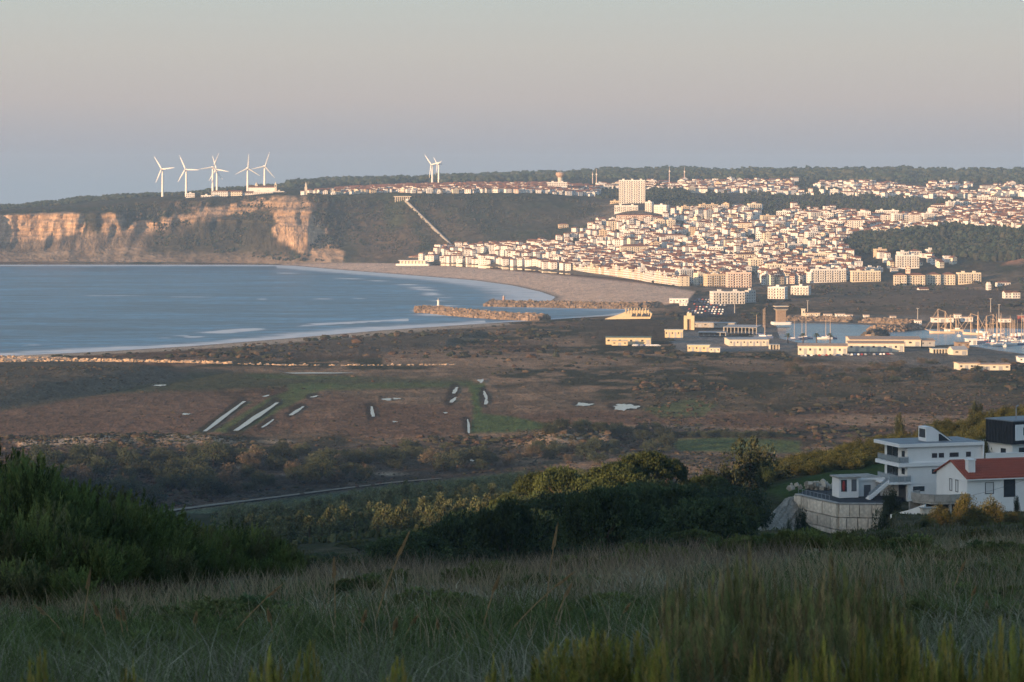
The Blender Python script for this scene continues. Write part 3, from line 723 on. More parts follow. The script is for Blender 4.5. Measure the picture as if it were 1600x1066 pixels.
CREAMS = {'white': (0.72, 0.70, 0.67, 1), 'cream': (0.74, 0.66, 0.52, 1), 'pale pink': (0.72, 0.56, 0.47, 1), 'buff': (0.62, 0.50, 0.35, 1), 'grey': (0.52, 0.51, 0.49, 1)}
ROOFW = {'gable': 'red gabled roof', 'front': 'red front-gabled roof', 'hip': 'red hipped roof', 'flat': 'flat roof'}
ALL_B = []                     # (x, y, radius) of every building footprint
def free(x, y, r):
    for a, b, q in ALL_B:
        if (a-x)**2+(b-y)**2 < (r+q)**2: return False
    return True
def building(name, cat, label, group, x, y, z, rz, w, d, floors, roof, tint, balc=False, fh=3.0, nb=None, balm=None):
    w = w*1.0; ALL_B.append((x, y, 0.42*max(w, d) if max(w, d) < 20 else 0.36*(w+d)/1.5))
    t = thing(name, label, cat, (x, y, z), rz, group)
    r_ = random.uniform(0.93, 1.04); c = tuple(v*r_ for v in CREAMS[tint][:3])+(1,)
    for nm, me in house_meshes(w, d, floors, roof, nb, balc, fh):
        o = put(nm, me, t, color=c)
        if nm in ('window_row', 'balcony_row'): o['kind'] = 'stuff'
    return t
def pick_tint(): return random.choices(list(CREAMS), [56, 20, 8, 9, 7])[0]

# --- the great block and its neighbours, given one by one: photo left, right, foot row, distance (None: from the ground), storeys, depth, yaw, roof, tint, label
def block(px0, px1, py, floors, d, rz, roof, tint, label, Y=None, name='apartment_block', cat='apartment block', balc=True, group='apartment blocks of the town', fh=3.0, nb=None, kmin=0):
    pc = (px0+px1)/2
    if Y is None:
        X, Y, Z = FAR.at_row(pc, py, kmin) or on_level(pc, py)
    else:
        X, _, Z = wpt(pc, py, Y)
    w = (px1-px0)*Y/F
    w = max(5, (w-abs(sin(rz))*d)/max(0.5, cos(rz)))
    return building(name, cat, label, group, X, Y+d*0.4, Z, rz, round(w, 1), d, floors, roof, tint, balc, fh, nb)
R = radians
block(967, 1009, 318, 12, 15, R(-4), 'flat', 'white', 'tall cream slab of twelve storeys standing high above the whole town', fh=3.15, nb=11)
block(953, 968, 318, 1, 14, R(-4), 'flat', 'buff', 'low buff annex at the foot of the tall twelve-storey slab, on its beach side', balc=False)
B = block
B(960, 998, 331, 3, 13, R(-6), 'flat', 'white', 'white flat block of three storeys directly below the tall twelve-storey slab')
B(1008, 1022, 331, 5, 14, R(-18), 'flat', 'white', 'white stepped block touching the lower right corner of the tall slab')
B(1022, 1046, 333, 4, 12, R(-26), 'flat', 'white', 'white shaded block just right of the stepped block under the tall slab')
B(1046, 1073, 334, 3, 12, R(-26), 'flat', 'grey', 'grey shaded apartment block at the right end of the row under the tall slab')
B(963, 1020, 349, 4, 12, R(-4), 'hip', 'pale pink', 'long pinkish block with red roof two rows below the tall slab', )
B(931, 946, 351, 3, 9, R(28), 'gable', 'white', 'white gabled villa at the edge of the dark slope, beside the terraced row')
B(948, 964, 361, 5, 13, R(8), 'hip', 'cream', 'square yellowish block with a hipped roof left of the long pinkish block')
B(872, 888, 357, 2, 9, R(10), 'hip', 'buff', 'lone buff villa on the dark slope, apart from the town')
B(1023, 1039, 360, 5, 12, R(12), 'flat', 'cream', 'cream twin block, the one nearer the beach, under the row of shaded blocks')
B(1041, 1055, 360, 5, 12, R(12), 'flat', 'cream', 'cream twin block, the inland one, under the row of shaded blocks')
B(1020, 1072, 378, 3, 12, R(4), 'hip', 'white', 'long white institution with many windows halfway up the hill')
B(968, 1013, 402, 5, 16, R(6), 'hip', 'cream', 'bulky cream building with a red roof in the middle of the old town')
B(1092, 1122, 332, 4, 12, R(14), 'flat', 'buff', 'orange-buff block on the brow of the hill right of the wooded gap')
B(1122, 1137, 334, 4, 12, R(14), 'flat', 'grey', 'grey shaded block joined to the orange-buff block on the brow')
B(1168, 1190, 334, 5, 12, R(14), 'flat', 'cream', 'cream block on the brow, second from the wooded gap')
B(1150, 1170, 342, 3, 12, R(14), 'flat', 'white', 'white low block below the cream block on the brow')
B(1188, 1212, 350, 4, 12, R(14), 'flat', 'buff', 'buff block in the middle of the hill town, above the white terraces')
# white estate on the shoulder of the wooded hill
for a in ((1246, 1262, 345, 4), (1263, 1285, 347, 5), (1286, 1304, 349, 5), (1305, 1322, 346, 4), (1290, 1318, 362, 5), (1324, 1350, 364, 6), (1340, 1362, 347, 5), (1368, 1406, 342, 4), (1376, 1392, 352, 5), (1393, 1410, 354, 6), (1411, 1420, 353, 5), (1420, 1441, 355, 6), (1441, 1459, 350, 5)):
    B(a[0], a[1], a[2], a[3], 13, R(random.choice([10, 16, -8])), random.choice(['flat', 'flat', 'hip']), 'white', '', group='white blocks on the shoulder of the wooded hill')
for a in ((1455, 1478, 333, 4), (1479, 1490, 331, 5), (1491, 1504, 330, 5), (1505, 1519, 329, 5), (1515, 1526, 318, 3), (1527, 1545, 318, 4), (1546, 1560, 319, 4), (1561, 1582, 321, 4), (1532, 1556, 300, 4), (1540, 1570, 299, 3), (1587, 1606, 298, 3)):
    B(a[0], a[1], a[2], a[3], 13, R(random.choice([12, 8, -6])), random.choice(['flat', 'hip']), 'white', '', group='white blocks high on the inland plateau')
# foot of the hill, inland end
for a in ((1401, 1436, 418, 5, 'white', 0), (1402, 1420, 402, 2, 'white', 12), (1421, 1440, 400, 2, 'white', 12), (1447, 1462, 398, 2, 'white', 14), (1366, 1386, 401, 3, 'buff', 10),
          (1397, 1417, 446, 4, 'cream', -3), (1418, 1446, 446, 4, 'cream', -3), (1449, 1470, 445, 4, 'cream', -3), (1471, 1493, 445, 4, 'cream', -3), (1496, 1533, 443, 4, 'cream', 6),
          (1330, 1376, 440, 4, 'cream', 4), (1268, 1322, 441, 5, 'white', 4), (1270, 1296, 424, 5, 'buff', 8), (1225, 1262, 437, 5, 'pale pink', 6), (1196, 1226, 432, 5, 'cream', 8), (1255, 1300, 411, 4, 'cream', 8), (1288, 1322, 414, 3, 'white', 8)):
    B(a[0], a[1], a[2], a[3], 13, R(a[5]), 'flat' if random.random() < 0.6 else 'hip', a[4], '', group='apartment blocks at the foot of the hill')
# harbour end of the sea front
B(1110, 1164, 475, 4, 15, R(10), 'flat', 'white', 'big bright white block standing alone at the harbour end of the sea front')
B(1164, 1182, 473, 4, 14, R(-38), 'flat', 'grey', 'grey shaded wing behind the big bright block at the harbour end', balc=False)  # shaded end of the big block, its shade put into grey walls
B(1200, 1232, 467, 4, 14, R(-20), 'flat', 'white', 'white block with a blank shaded side wall, inland of the big bright block')
B(1236, 1268, 461, 3, 12, R(-20), 'flat', 'white', 'low white block in shade further inland beside the scrub field')
B(1135, 1174, 450, 6, 14, R(6), 'flat', 'pale pink', 'brownish apartment block of six storeys above the harbour end of the sea front')
B(1100, 1134, 449, 5, 14, R(16), 'flat', 'buff', 'yellow-buff apartment block on the sea front beside the brownish block')
B(1056, 1084, 444, 6, 14, R(22), 'flat', 'white', 'white block of six storeys on the curve of the sea front')
B(1084, 1102, 447, 5, 14, R(22), 'flat', 'cream', 'cream block on the sea front between the white and the yellow-buff one')
B(1170, 1192, 427, 6, 14, R(8), 'flat', 'cream', 'upright cream block above the brownish apartment block')
B(1150, 1182, 412, 4, 14, R(8), 'hip', 'cream', 'cream block with a hipped red roof above the brownish one')
# a few blocks scattered on the upper hill (labels written below from their places)
for (px, py) in ((1215, 362), (1232, 372), (1200, 385), (1240, 392), (1270, 380), (1180, 395), (1140, 388), (1120, 400), (1245, 345), (1225, 343), (1165, 365), (1100, 360)):
    B(px-12, px+12, py, random.choice([3, 4, 4, 5]), 12, R(random.choice([8, 14, 20, -10])), random.choice(['flat', 'hip']), random.choice(['white', 'white', 'cream']), '', group='apartment blocks among the hill houses')

# --- the sea front row
PROM = [(640, 410.5), (700, 413), (760, 416), (820, 420), (880, 425.5), (940, 431), (1000, 437), (1060, 445)]
def walk(pts, step):
    w_ = [on_level(a, b, 5.0)[:2] for a, b in pts]; out = []
    carry = 0.0
    for (a, b), (c, d) in zip(w_, w_[1:]):
        L_ = math.hypot(c-a, d-b); t = carry
        while t < L_:
            out.append((a+(c-a)*t/L_, b+(d-b)*t/L_, atan2(d-b, c-a))); t += step() if callable(step) else step
        carry = t-L_
    return out
sea_row = []
for (x, y, a) in walk(PROM, 11.5):
    fl = random.choice([3, 3, 4, 4, 5]) if pxof(x, y) > 720 else random.choice([2, 3, 3])
    sea_row.append((x, y, a, fl))
for i, (x, y, a, fl) in enumerate(sea_row):
    tint = random.choices(['white', 'cream', 'buff', 'pale pink'], [50, 34, 8, 8])[0]; rf = random.choice(['gable', 'front', 'front', 'hip', 'flat'])
    nx, ny = -sin(a), cos(a)
    building('seafront_house', 'house', f'{tint} {_card[fl]}-storey house with {ROOFW[rf]}, {ordinal(i+1)} from cliff in beachfront row', 'houses along the beach promenade',
             x+nx*8, y+ny*8, max(3.0, min(5, hf(x+nx*8, y+ny*8))), a, 11.0, 12, fl, rf, tint)
# --- the old town, the hill town, the upper plateau and the cliff edge: tiers by photo row
def in_poly(x, y, p): return float(poly_sd(np.array([x]), np.array([y]), p)[0]) < 0
DISTRICTS = [
    ('old_town', 'lower old town', [(648, 408), (690, 389), (800, 386), (860, 382), (950, 392), (1010, 398), (1110, 402), (1180, 410), (1160, 440), (1060, 441), (940, 427), (820, 417), (700, 410)], 4.2, 11, (2, 3, 3), 1),
    ('hill_town', 'hillside town', [(868, 381), (905, 365), (935, 352), (1000, 352), (1080, 330), (1200, 326), (1330, 336), (1318, 352), (1328, 372), (1315, 400), (1345, 432), (1290, 443), (1200, 440), (1180, 408), (1110, 400), (1010, 396), (950, 390)], 5.0, 13, (2, 2, 3, 4), 1),
    ('shoulder_town', 'estate shoulder', [(1225, 338), (1330, 336), (1460, 342), (1475, 356), (1330, 370), (1250, 356)], 6.0, 13, (2, 2, 3), 2),
    ('east_town', 'far inland slope', [(1455, 331), (1520, 322), (1612, 322), (1612, 358), (1545, 360), (1470, 350)], 6.0, 13, (2, 2, 3), 2),
    ('spur_town', 'green spur', [(1330, 402), (1440, 395), (1520, 402), (1470, 420), (1400, 428), (1335, 426)], 6.0, 13, (1, 2, 2), 0),
    ('inland_town', 'inland end', [(1185, 410), (1260, 400), (1320, 396), (1345, 420), (1345, 436), (1270, 442), (1195, 446)], 6.0, 13, (2, 3, 3, 4), 0),
    ('upper_town', 'plateau town', [(900, 304), (940, 292), (1060, 286), (1230, 284), (1420, 290), (1610, 288), (1610, 316), (1450, 322), (1330, 336), (1180, 330), (1110, 328), (1080, 318), (1010, 314)], 5.0, 13, (1, 2, 2, 3), 4),
    ('cliff_top', 'clifftop village', [(478, 303), (560, 296), (640, 292), (760, 290), (880, 290), (940, 296), (930, 308), (860, 303), (780, 301), (690, 302), (620, 301), (520, 305)], 3.2, 10, (1, 2, 2), 2),
]
cands = {}
for key, phrase, poly, tier, size, fls, kmin in DISTRICTS:
    lst = []
    xs = [p[0] for p in poly]; ys = [p[1] for p in poly]
    tries = 0
    while tries < (3600 if key != 'upper_town' else 4600):
        tries += 1
        px = random.uniform(min(xs), max(xs)); py = random.uniform(min(ys), max(ys))
        if not in_poly(px, py, poly): continue
        if key == 'upper_town' and vnoise(px/45, py/9, 71) < 0.22: continue
        if key == 'hill_town' and vnoise(px/34, py/12, 73) < 0.24: continue
        if key == 'spur_town' and len(lst) > 16: break
        if key in ('old_town', 'hill_town') and vnoise(px/26, py/9, 75) < 0.16: continue
        g = FAR.at_row(px, py, kmin if key != 'old_town' else 0)
        if g is None: continue
        w = random.choice([6, 7, 8, 9, 11]) if key != 'upper_town' else random.choice([8, 9, 11, 15])
        d = random.choice([7, 8, 9])
        if not free(g[0], g[1], 0.47*max(w, d)): continue
        ALL_B.append((g[0], g[1], 0.47*max(w, d)))
        lst.append((px, py, g, w, d, random.choice(fls)))
    cands[key] = lst
total = sum(len(v) for v in cands.values())
KEEP = {'old_town': 60, 'hill_town': 74, 'upper_town': 50, 'cliff_top': 44, 'inland_town': 20, 'shoulder_town': 18, 'spur_town': 10, 'east_town': 18}
EXTRA = []
for key, phrase, poly, tier, size, fls, kmin in DISTRICTS:
    lst = sorted(cands[key], key=lambda c: c[2][1])            # the nearest show largest
    keep = lst[:KEEP[key]] if key != 'cliff_top' else lst[:KEEP[key]]
    if key in ('upper_town', 'hill_town'):
        keep = sorted(cands[key], key=lambda c: -c[3]*c[5]/c[2][1])[:KEEP[key]]
    ks = set(map(id, keep)); EXTRA += [c for c in lst if id(c) not in ks]
    rowsd = {}
    for c in keep: rowsd.setdefault(int((max(p[1] for p in poly)-c[1])//tier), []).append(c)
    for ti, (_, row) in enumerate(sorted(rowsd.items())):
        for i, c in enumerate(sorted(row, key=lambda c: c[0])):
            px, py, g, w, d, fl = c
            tint = pick_tint(); rf = random.choice(['gable', 'gable', 'hip', 'front', 'front', 'flat'] if key != 'upper_town' else ['gable', 'hip', 'flat', 'front'])
            rz = R(random.choice([8, 15, 25, 35, -12, -30]))
            lab = f'{tint} {_card[fl]}-storey house with {ROOFW[rf].replace(" roof gabled to the front", " front-gabled roof")}, {ordinal(i+1)} in {ordinal(ti+1)} tier of {phrase}'
            ALL_B.pop() if False else None
            building('town_house', 'house', lab, 'houses of the '+phrase, g[0], g[1], g[2], rz, w, d, fl, rf, tint)
# the remaining small ones, too far off to show more than a wall and a roof
xw, xr, xg = MB(), MB(), MB()
for (px, py, g, w, d, fl) in EXTRA:
    rz = R(random.choice([8, 15, 25, 35, -12, -30])); h = fl*3.0+0.4; ca, sa = cos(rz), sin(rz)
    tr = lambda x, y, z: (g[0]+x*ca-y*sa, g[1]+x*sa+y*ca, g[2]+z)
    b4 = [(-w/2, -d/2), (w/2, -d/2), (w/2, d/2), (-w/2, d/2)]
    xw.hexa([tr(x, y, -6) for x, y in b4], [tr(x, y, h) for x, y in b4])
    if random.random() < 0.72:
        e = 0.4; r = d*0.24
        v = [tr(-w/2-e, -d/2-e, h), tr(w/2+e, -d/2-e, h), tr(w/2+e, d/2+e, h), tr(-w/2-e, d/2+e, h), tr(-w/2-e, 0, h+r), tr(w/2+e, 0, h+r)]
        xr.add(v, [(0, 1, 5, 4), (2, 3, 4, 5), (1, 2, 5), (3, 0, 4), (3, 2, 1, 0)])
    else:
        xr.hexa([tr(x*0.98, y*0.98, h) for x, y in b4], [tr(x*0.98, y*0.98, h+0.25) for x, y in b4])
    for f_ in range(fl):
        for k in range(2):
            cx = -w/2+w*(k+0.5)/2
            xg.add([tr(cx-0.6, -d/2-0.05, f_*3+1), tr(cx+0.6, -d/2-0.05, f_*3+1), tr(cx+0.6, -d/2-0.05, f_*3+2.3), tr(cx-0.6, -d/2-0.05, f_*3+2.3)], [(0, 1, 2, 3)])
o = xw.build('distant_housing', M_WALL, kind='stuff'); o.color = CREAMS['white']
tag(o, 'mass of further small houses filling the town', None, None, 'stuff')
xr.build('roofing', M_ROOF, o, kind='stuff'); xg.build('window_pane', M_WIN, o, kind='stuff')
# labels for the blocks placed by list
blk = {}
for o in list(COL.objects):
    if o.get('category') == 'apartment block' and not o.get('label'): blk.setdefault(o['group'], []).append(o)
for g, os_ in blk.items():
    ph = {'white blocks on the shoulder of the wooded hill': 'on the shoulder above the wooded hill', 'white blocks high on the inland plateau': 'of the white estate on the inland plateau',
          'apartment blocks at the foot of the hill': 'at the foot of the inland hill', 'apartment blocks among the hill houses': 'scattered among the hillside houses'}[g]
    os_.sort(key=lambda o: pxof(o.location.x, o.location.y))
    for i, o in enumerate(os_):
        c = o.children[0].color; k = min(CREAMS, key=lambda q: sum((CREAMS[q][j]-c[j])**2 for j in range(3)))
        o['label'] = f'{k} apartment block, {ordinal(i+1)} from left of those {ph}'
# ---------------------------------------------------------------- landmarks on the heights
M_STONE = mat('pale_stone', (0.55, 0.5, 0.42), noise=0.5, amp=0.15)
M_TURB = mat('turbine_white', (0.8, 0.79, 0.77), rough=0.5)
def turbine(px, py_hub, py_foot, Y, angs, yaw, label, bl=24):
    X, _, Zh = wpt(px, py_hub, Y); k = Y/F
    zg = EYE-(py_foot-HZ)*k-25
    t = thing('wind_turbine', label, 'wind turbine', (X, Y, zg), yaw, 'wind turbines on the cape')
    H = Zh-zg
    MB().lathe([(2.6, 0), (2.2, H*0.5), (1.5, H-1.2)], 10).build('tower', M_TURB, t)
    MB().hexa([(-1.7, -2.5, H-1.6), (1.7, -2.5, H-1.6), (1.5, 7.5, H-1.3), (-1.5, 7.5, H-1.3)], [(-1.7, -2.5, H+1.8), (1.7, -2.5, H+1.8), (1.5, 7.5, H+1.5), (-1.5, 7.5, H+1.5)]).build('nacelle', M_TURB, t)
    hub = MB(); prof = [(1.7, 0), (1.6, 1.2), (1.0, 2.3), (0.2, 2.8)]
    n = 10; vs = []; fs = []
    for r, q in prof: vs += [(r*cos(2*pi*i/n), -2.5-q, H+r*sin(2*pi*i/n)) for i in range(n)]
    for a in range(3): fs += [(a*n+i, a*n+(i+1) % n, (a+1)*n+(i+1) % n, (a+1)*n+i) for i in range(n)]
    hub.add(vs, fs).build('hub', M_TURB, t)
    Lb = bl*k
    for a in angs:
        th = R(a); dr = Vector((sin(th), 0, cos(th))); sd = Vector((cos(th), 0, -sin(th))); c0 = Vector((0, -4.0, H)); ax = Vector((0, 1, 0))
        b = MB(); secs = []
        for s, cw, tk in ((0.03, 1.5, 0.9), (0.12, 2.6, 0.7), (0.3, 2.3, 0.5), (0.7, 1.5, 0.3), (1.0, 0.55, 0.15)):
            p = c0+dr*(Lb*s); secs.append([p-sd*cw*0.4, p-ax*tk, p+sd*cw*0.6, p+ax*tk])
        vs = [v for s_ in secs for v in s_]; fs = [(3, 2, 1, 0), (16, 17, 18, 19)]
        for q in range(4): fs += [(q*4+i, q*4+(i+1) % 4, q*4+4+(i+1) % 4, q*4+4+i) for i in range(4)]
        b.add(vs, fs).build('blade', M_TURB, t)
turbine(254, 264.5, 309, 5150, (-34, 84, 206), R(-25), 'white wind turbine standing alone at the seaward end of the line')
turbine(291, 264.8, 308, 5000, (-25, 92, 213), R(-20), 'white wind turbine second from the sea, foot beside a small white hut')
turbine(332.5, 261.5, 306, 5050, (22, 142, 262), R(20), 'white wind turbine of the overlapping pair, nearer the sea, its raised blade leaning inland')
turbine(339, 264.5, 306, 5300, (-17, 100, 214), R(-20), 'white wind turbine of the overlapping pair, its upper blade leaning towards the sea', 22)
turbine(387, 263, 300, 5200, (3, 122, 244), R(15), 'white wind turbine with one blade straight up above the church', 22.5)
turbine(413.5, 260, 298, 5250, (18, 140, 258), R(18), 'white wind turbine behind the church tower, nearest the village')
turbine(675.5, 257.5, 288, 5700, (-41, 78, 190), R(-40), 'white wind turbine of the far inland pair, the fuller one with a blade raised seawards', 21)
turbine(685.5, 256.5, 288, 5900, (74, 195, -50), R(-62), 'white wind turbine of the far inland pair, seen nearly edge on', 17)

def loc_on(px, py, Y): return wpt(px, py, Y)
# hut beside the second turbine, clifftop buildings
def simple_house(px0, px1, py, Y, fl, d, rz, rf, tint, label, name='clifftop_building', cat='building', group='buildings round the clifftop church', nb=None, fh=3.0):
    w = round((px1-px0)*Y/F/max(0.6, cos(rz)), 1); X, _, Z = wpt((px0+px1)/2, py, Y)
    return building(name, cat, label, group, X, Y+d*0.4, Z, rz, w, d, fl, rf, tint, False, fh, nb)
simple_house(290, 304, 308.5, 4790, 2, 8, R(5), 'flat', 'white', 'small white hut with a square top beside a turbine foot')
simple_house(314, 330, 309, 4770, 1, 8, R(0), 'flat', 'white', 'low white wing at the seaward end of the long clifftop row')
simple_house(330, 356, 308, 4790, 3, 10, R(3), 'hip', 'white', 'white three-storey clifftop hostel with a brown hipped roof')
simple_house(356, 378, 308, 4795, 3, 10, R(3), 'gable', 'cream', 'cream middle building of the long clifftop row')
simple_house(378, 396, 307, 4800, 2, 10, R(3), 'gable', 'white', 'white inland end building of the long clifftop row')
simple_house(396, 426, 306, 4800, 2, 10, R(0), 'flat', 'white', 'white terrace building in front of the church')
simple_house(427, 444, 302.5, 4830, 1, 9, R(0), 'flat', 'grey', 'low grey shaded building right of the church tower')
# church: nave, dome, bell tower
X, Y, Z = wpt(410, 299.5, 4880)
ch = thing('clifftop_church', 'long white church with red roof, small domed lantern and bell tower on the cliff', 'church', (X, Y, Z), 0)
MB().box(-24, 24, -7, 7, -8, 7.5, skip='t').build('nave_wall', M_WHITE, ch)
rfb = MB()
for s in (-1, 1): rfb.hexa([(-25, s*7.8, 7.3), (25, s*7.8, 7.3), (25, 0, 10.6), (-25, 0, 10.6)][::s], [(-25, s*7.8, 7.6), (25, s*7.8, 7.6), (25, 0, 10.9), (-25, 0, 10.9)][::s])
rfb.build('roof', M_ROOF, ch)
MB().box(-13, -8, -3, 3, 8, 12).lathe([(2.6, 12), (2.4, 13.5), (1.4, 15), (0.3, 16), (0.15, 17.6)], 10, (-10.5, 0)).build('lantern', M_STONE, ch)
tw = MB().box(22.5, 26.5, -9, -5, -4, 12.5); tw.box(22.2, 26.8, -9.3, -4.7, 12.5, 13.0); tw.lathe([(1.9, 13), (1.7, 14.4), (0.7, 16.4), (0.1, 18)], 8, (24.5, -7)); tw.build('bell_tower', M_STONE, ch)
MB().box(23.6, 25.4, -9.06, -8.95, 8.5, 11.5).build('bell_opening_shade', M_WIN, ch)  # dark panel stands for the shade inside the bell opening
# belvedere chapel with its tower on the brow
X, Y, Z = wpt(478, 303, 4660)
cp = thing('chapel_tower', 'slim white tower beside a small chapel on the brow of the cliff', 'tower', (X, Y, Z), 0)
MB().box(-2.2, 2.2, -2.2, 2.2, -6, 11).box(-2.5, 2.5, -2.5, 2.5, 11, 11.5).box(-1.4, 1.4, -1.4, 1.4, 11.5, 16).build('tower', M_STONE, cp)
MB().lathe([(1.6, 16), (0.9, 17.5), (0.12, 21)], 8).build('spire', M_STONE, cp)
MB().box(-9, -2.3, -4, 4, -6, 4.5).build('chapel_wall', M_WHITE, cp)
MB().hexa([(-9.4, -4.4, 4.5), (-2.25, -4.4, 4.5), (-2.25, 4.4, 4.5), (-9.4, 4.4, 4.5)], [(-9.4, -0.1, 6.4), (-2.25, -0.1, 6.4), (-2.25, 0.1, 6.4), (-9.4, 0.1, 6.4)]).build('chapel_roof', M_ROOF, cp)
# water tower
X, Y, Z = wpt(875.5, 290.5, 4900)
wt = thing('water_tower', 'mushroom-shaped pale water tower rising over the clifftop village', 'water tower', (X, Y, Z), 0)
MB().lathe([(4.6, -4), (4.4, 15)], 14).build('shaft', M_STONE, wt)
MB().lathe([(4.6, 15), (8.0, 19), (8.0, 23.5), (7.2, 24)], 16).build('tank', mat('tank_brown', (0.42, 0.3, 0.22), noise=0.4, amp=0.2), wt)
MB().lathe([(7.0, 24.05), (2.0, 25.4)], 14).build('cap', M_CONC, wt)
MB().tube((0, 0, 25.4), (0, 0, 33), 0.25, 0.12).build('antenna', M_METAL, wt)
simple_house(856, 886, 291, 4870, 2, 9, R(4), 'flat', 'white', 'white low building in front of the water tower foot')
M_MAST = mat('mast_paint', (0.62, 0.5, 0.46), rough=0.6)
for px, y0, y1, Y, lab in ((932, 293, 264, 5100, 'thick pale aerial mast over the plateau houses beside the tall slab'), (926, 283, 268, 5400, 'thin aerial mast beside the thick pale one'),
                           (1046, 286, 260, 5300, 'red and white aerial mast behind the plateau houses'), (1069.5, 286, 261, 5500, 'thinner grey aerial mast inland of the red and white one'), (1386, 298, 288, 5300, 'short white column among the plateau houses below the pine ridge')):
    X, Y, Z = wpt(px, y0, Y); H = (y0-y1)*Y/F
    t = thing('aerial_mast', lab, 'mast', (X, Y, Z))
    MB().tube((0, 0, -5), (0, 0, H*0.8), 1.0, 0.7, 6).build('mast', M_MAST, t)
    MB().tube((0, 0, H*0.8), (0, 0, H), 0.35, 0.2, 5).build('whip', M_MAST, t)
    MB().box(-1.3, 1.3, -0.5, 0.5, H*0.66, H*0.74).build('antenna_panel', M_WHITE, t)
# funicular up the slope
P0 = FAR.at_row(710, 389, 0); P1 = FAR.at_row(633, 314, 1)
fu = thing('funicular_railway', 'pale straight funicular track climbing the dark slope to the clifftop', 'funicular', (0, 0, 0))
tb = MB(); bb = MB()
n = 24; pts = []
for i in range(n+1):
    t = i/n; p = FAR.at_row(710+(633-710)*t, 389+(314-389)*t, 1 if t > 0.3 else 0) or P1
    pts.append(Vector(p)+Vector((0, -1, 1.6)))
for i in range(1, n): pts[i] = (pts[i-1]+pts[i]+pts[i+1])/3+Vector((0, 0, 0.8))
for a, b in zip(pts, pts[1:]):
    s = Vector((0.95, 0, 0)); u = Vector((0, 0, 0.4)); dn = Vector((0, 3, -7))
    tb.hexa([a-s, a+s, b+s, b-s], [a-s+u, a+s+u, b+s+u, b-s+u])
    bb.hexa([a-s*0.9+dn, a+s*0.9+dn, b+s*0.9+dn, b-s*0.9+dn], [a-s*0.9-u*0.01, a+s*0.9-u*0.01, b+s*0.9-u*0.01, b-s*0.9-u*0.01])
tb.build('track', mat('track_concrete', (0.24, 0.25, 0.27), noise=0.3, amp=0.2), fu); bb.build('track_bed', M_CONC, fu)
pc = pts[-2]
MB().box(pc.x-2, pc.x+2, pc.y-3, pc.y+3, pc.z+1, pc.z+4.2).build('upper_station', M_WHITE, fu)
# arches of the terrace over the funicular
X, Y, Z = wpt(628, 313, 4640)
ta = thing('arched_terrace', 'stone terrace on pale piers above the top of the funicular', 'terrace', (X, Y, Z))
for i in range(8): MB().box(-12+i*3.4, -10.6+i*3.4, -1, 1.5, -6, 5.6).build('pier', M_STONE, ta)
MB().box(-14, 16, -1.5, 6, 5.6, 7).build('deck', M_STONE, ta)
# promenade wall and the pale beach building at the cliff end of the beach
X, Y, Z = on_level(645, 413.5, 5)
bp = thing('beach_pavilion', 'low pale columned pavilion at the cliff end of the beach', 'pavilion', (X, Y, 3), R(-8))
MB().box(-26, 26, -6, 6, -3, 3.4).build('plinth', M_WHITE, bp)
for i in range(8): MB().box(-18+i*5.4, -17+i*5.4, -5.5, -4.5, 3.4, 8).build('column', M_WHITE, bp)
MB().box(-20, 22, -4, 6, 3.4, 7.99).build('wall', M_WALL, bp).color = CREAMS['cream']
MB().box(-22, 24, -6, 6.5, 8, 8.8).build('roof_slab', M_WHITE, bp)
# slender masts and lamp posts about the scrub field
M_POLE = mat('pole_grey', (0.4, 0.38, 0.36))
for i, (px, py, hpx, lab) in enumerate(((1505, 428, 26, 'tall lattice pole on the green spur above the row of cream blocks'), (1548, 487, 22, 'tall lamp mast beyond the tall ships near the inland shore'), (1434, 506, 26, 'lamp mast on the quay inland of the rock mole'),
                                        (1561, 498, 24, 'slim lamp mast behind the rigged ships'), (1262, 486, 18, 'lamp mast beside the long quay across the basin'), (1148, 488, 20, 'lamp mast at the edge of the beach car park'))):
    p = on_level(px, py, 4); H = hpx*p[1]/F
    t = thing('lamp_mast', lab, 'mast', (p[0], p[1], 2.5)); MB().tube((0, 0, 0), (0, 0, H), 0.5, 0.3, 6).build('pole', M_POLE, t); MB().box(-1.2, 1.2, -0.4, 0.4, H, H+0.5).build('lamp_head', M_POLE, t)
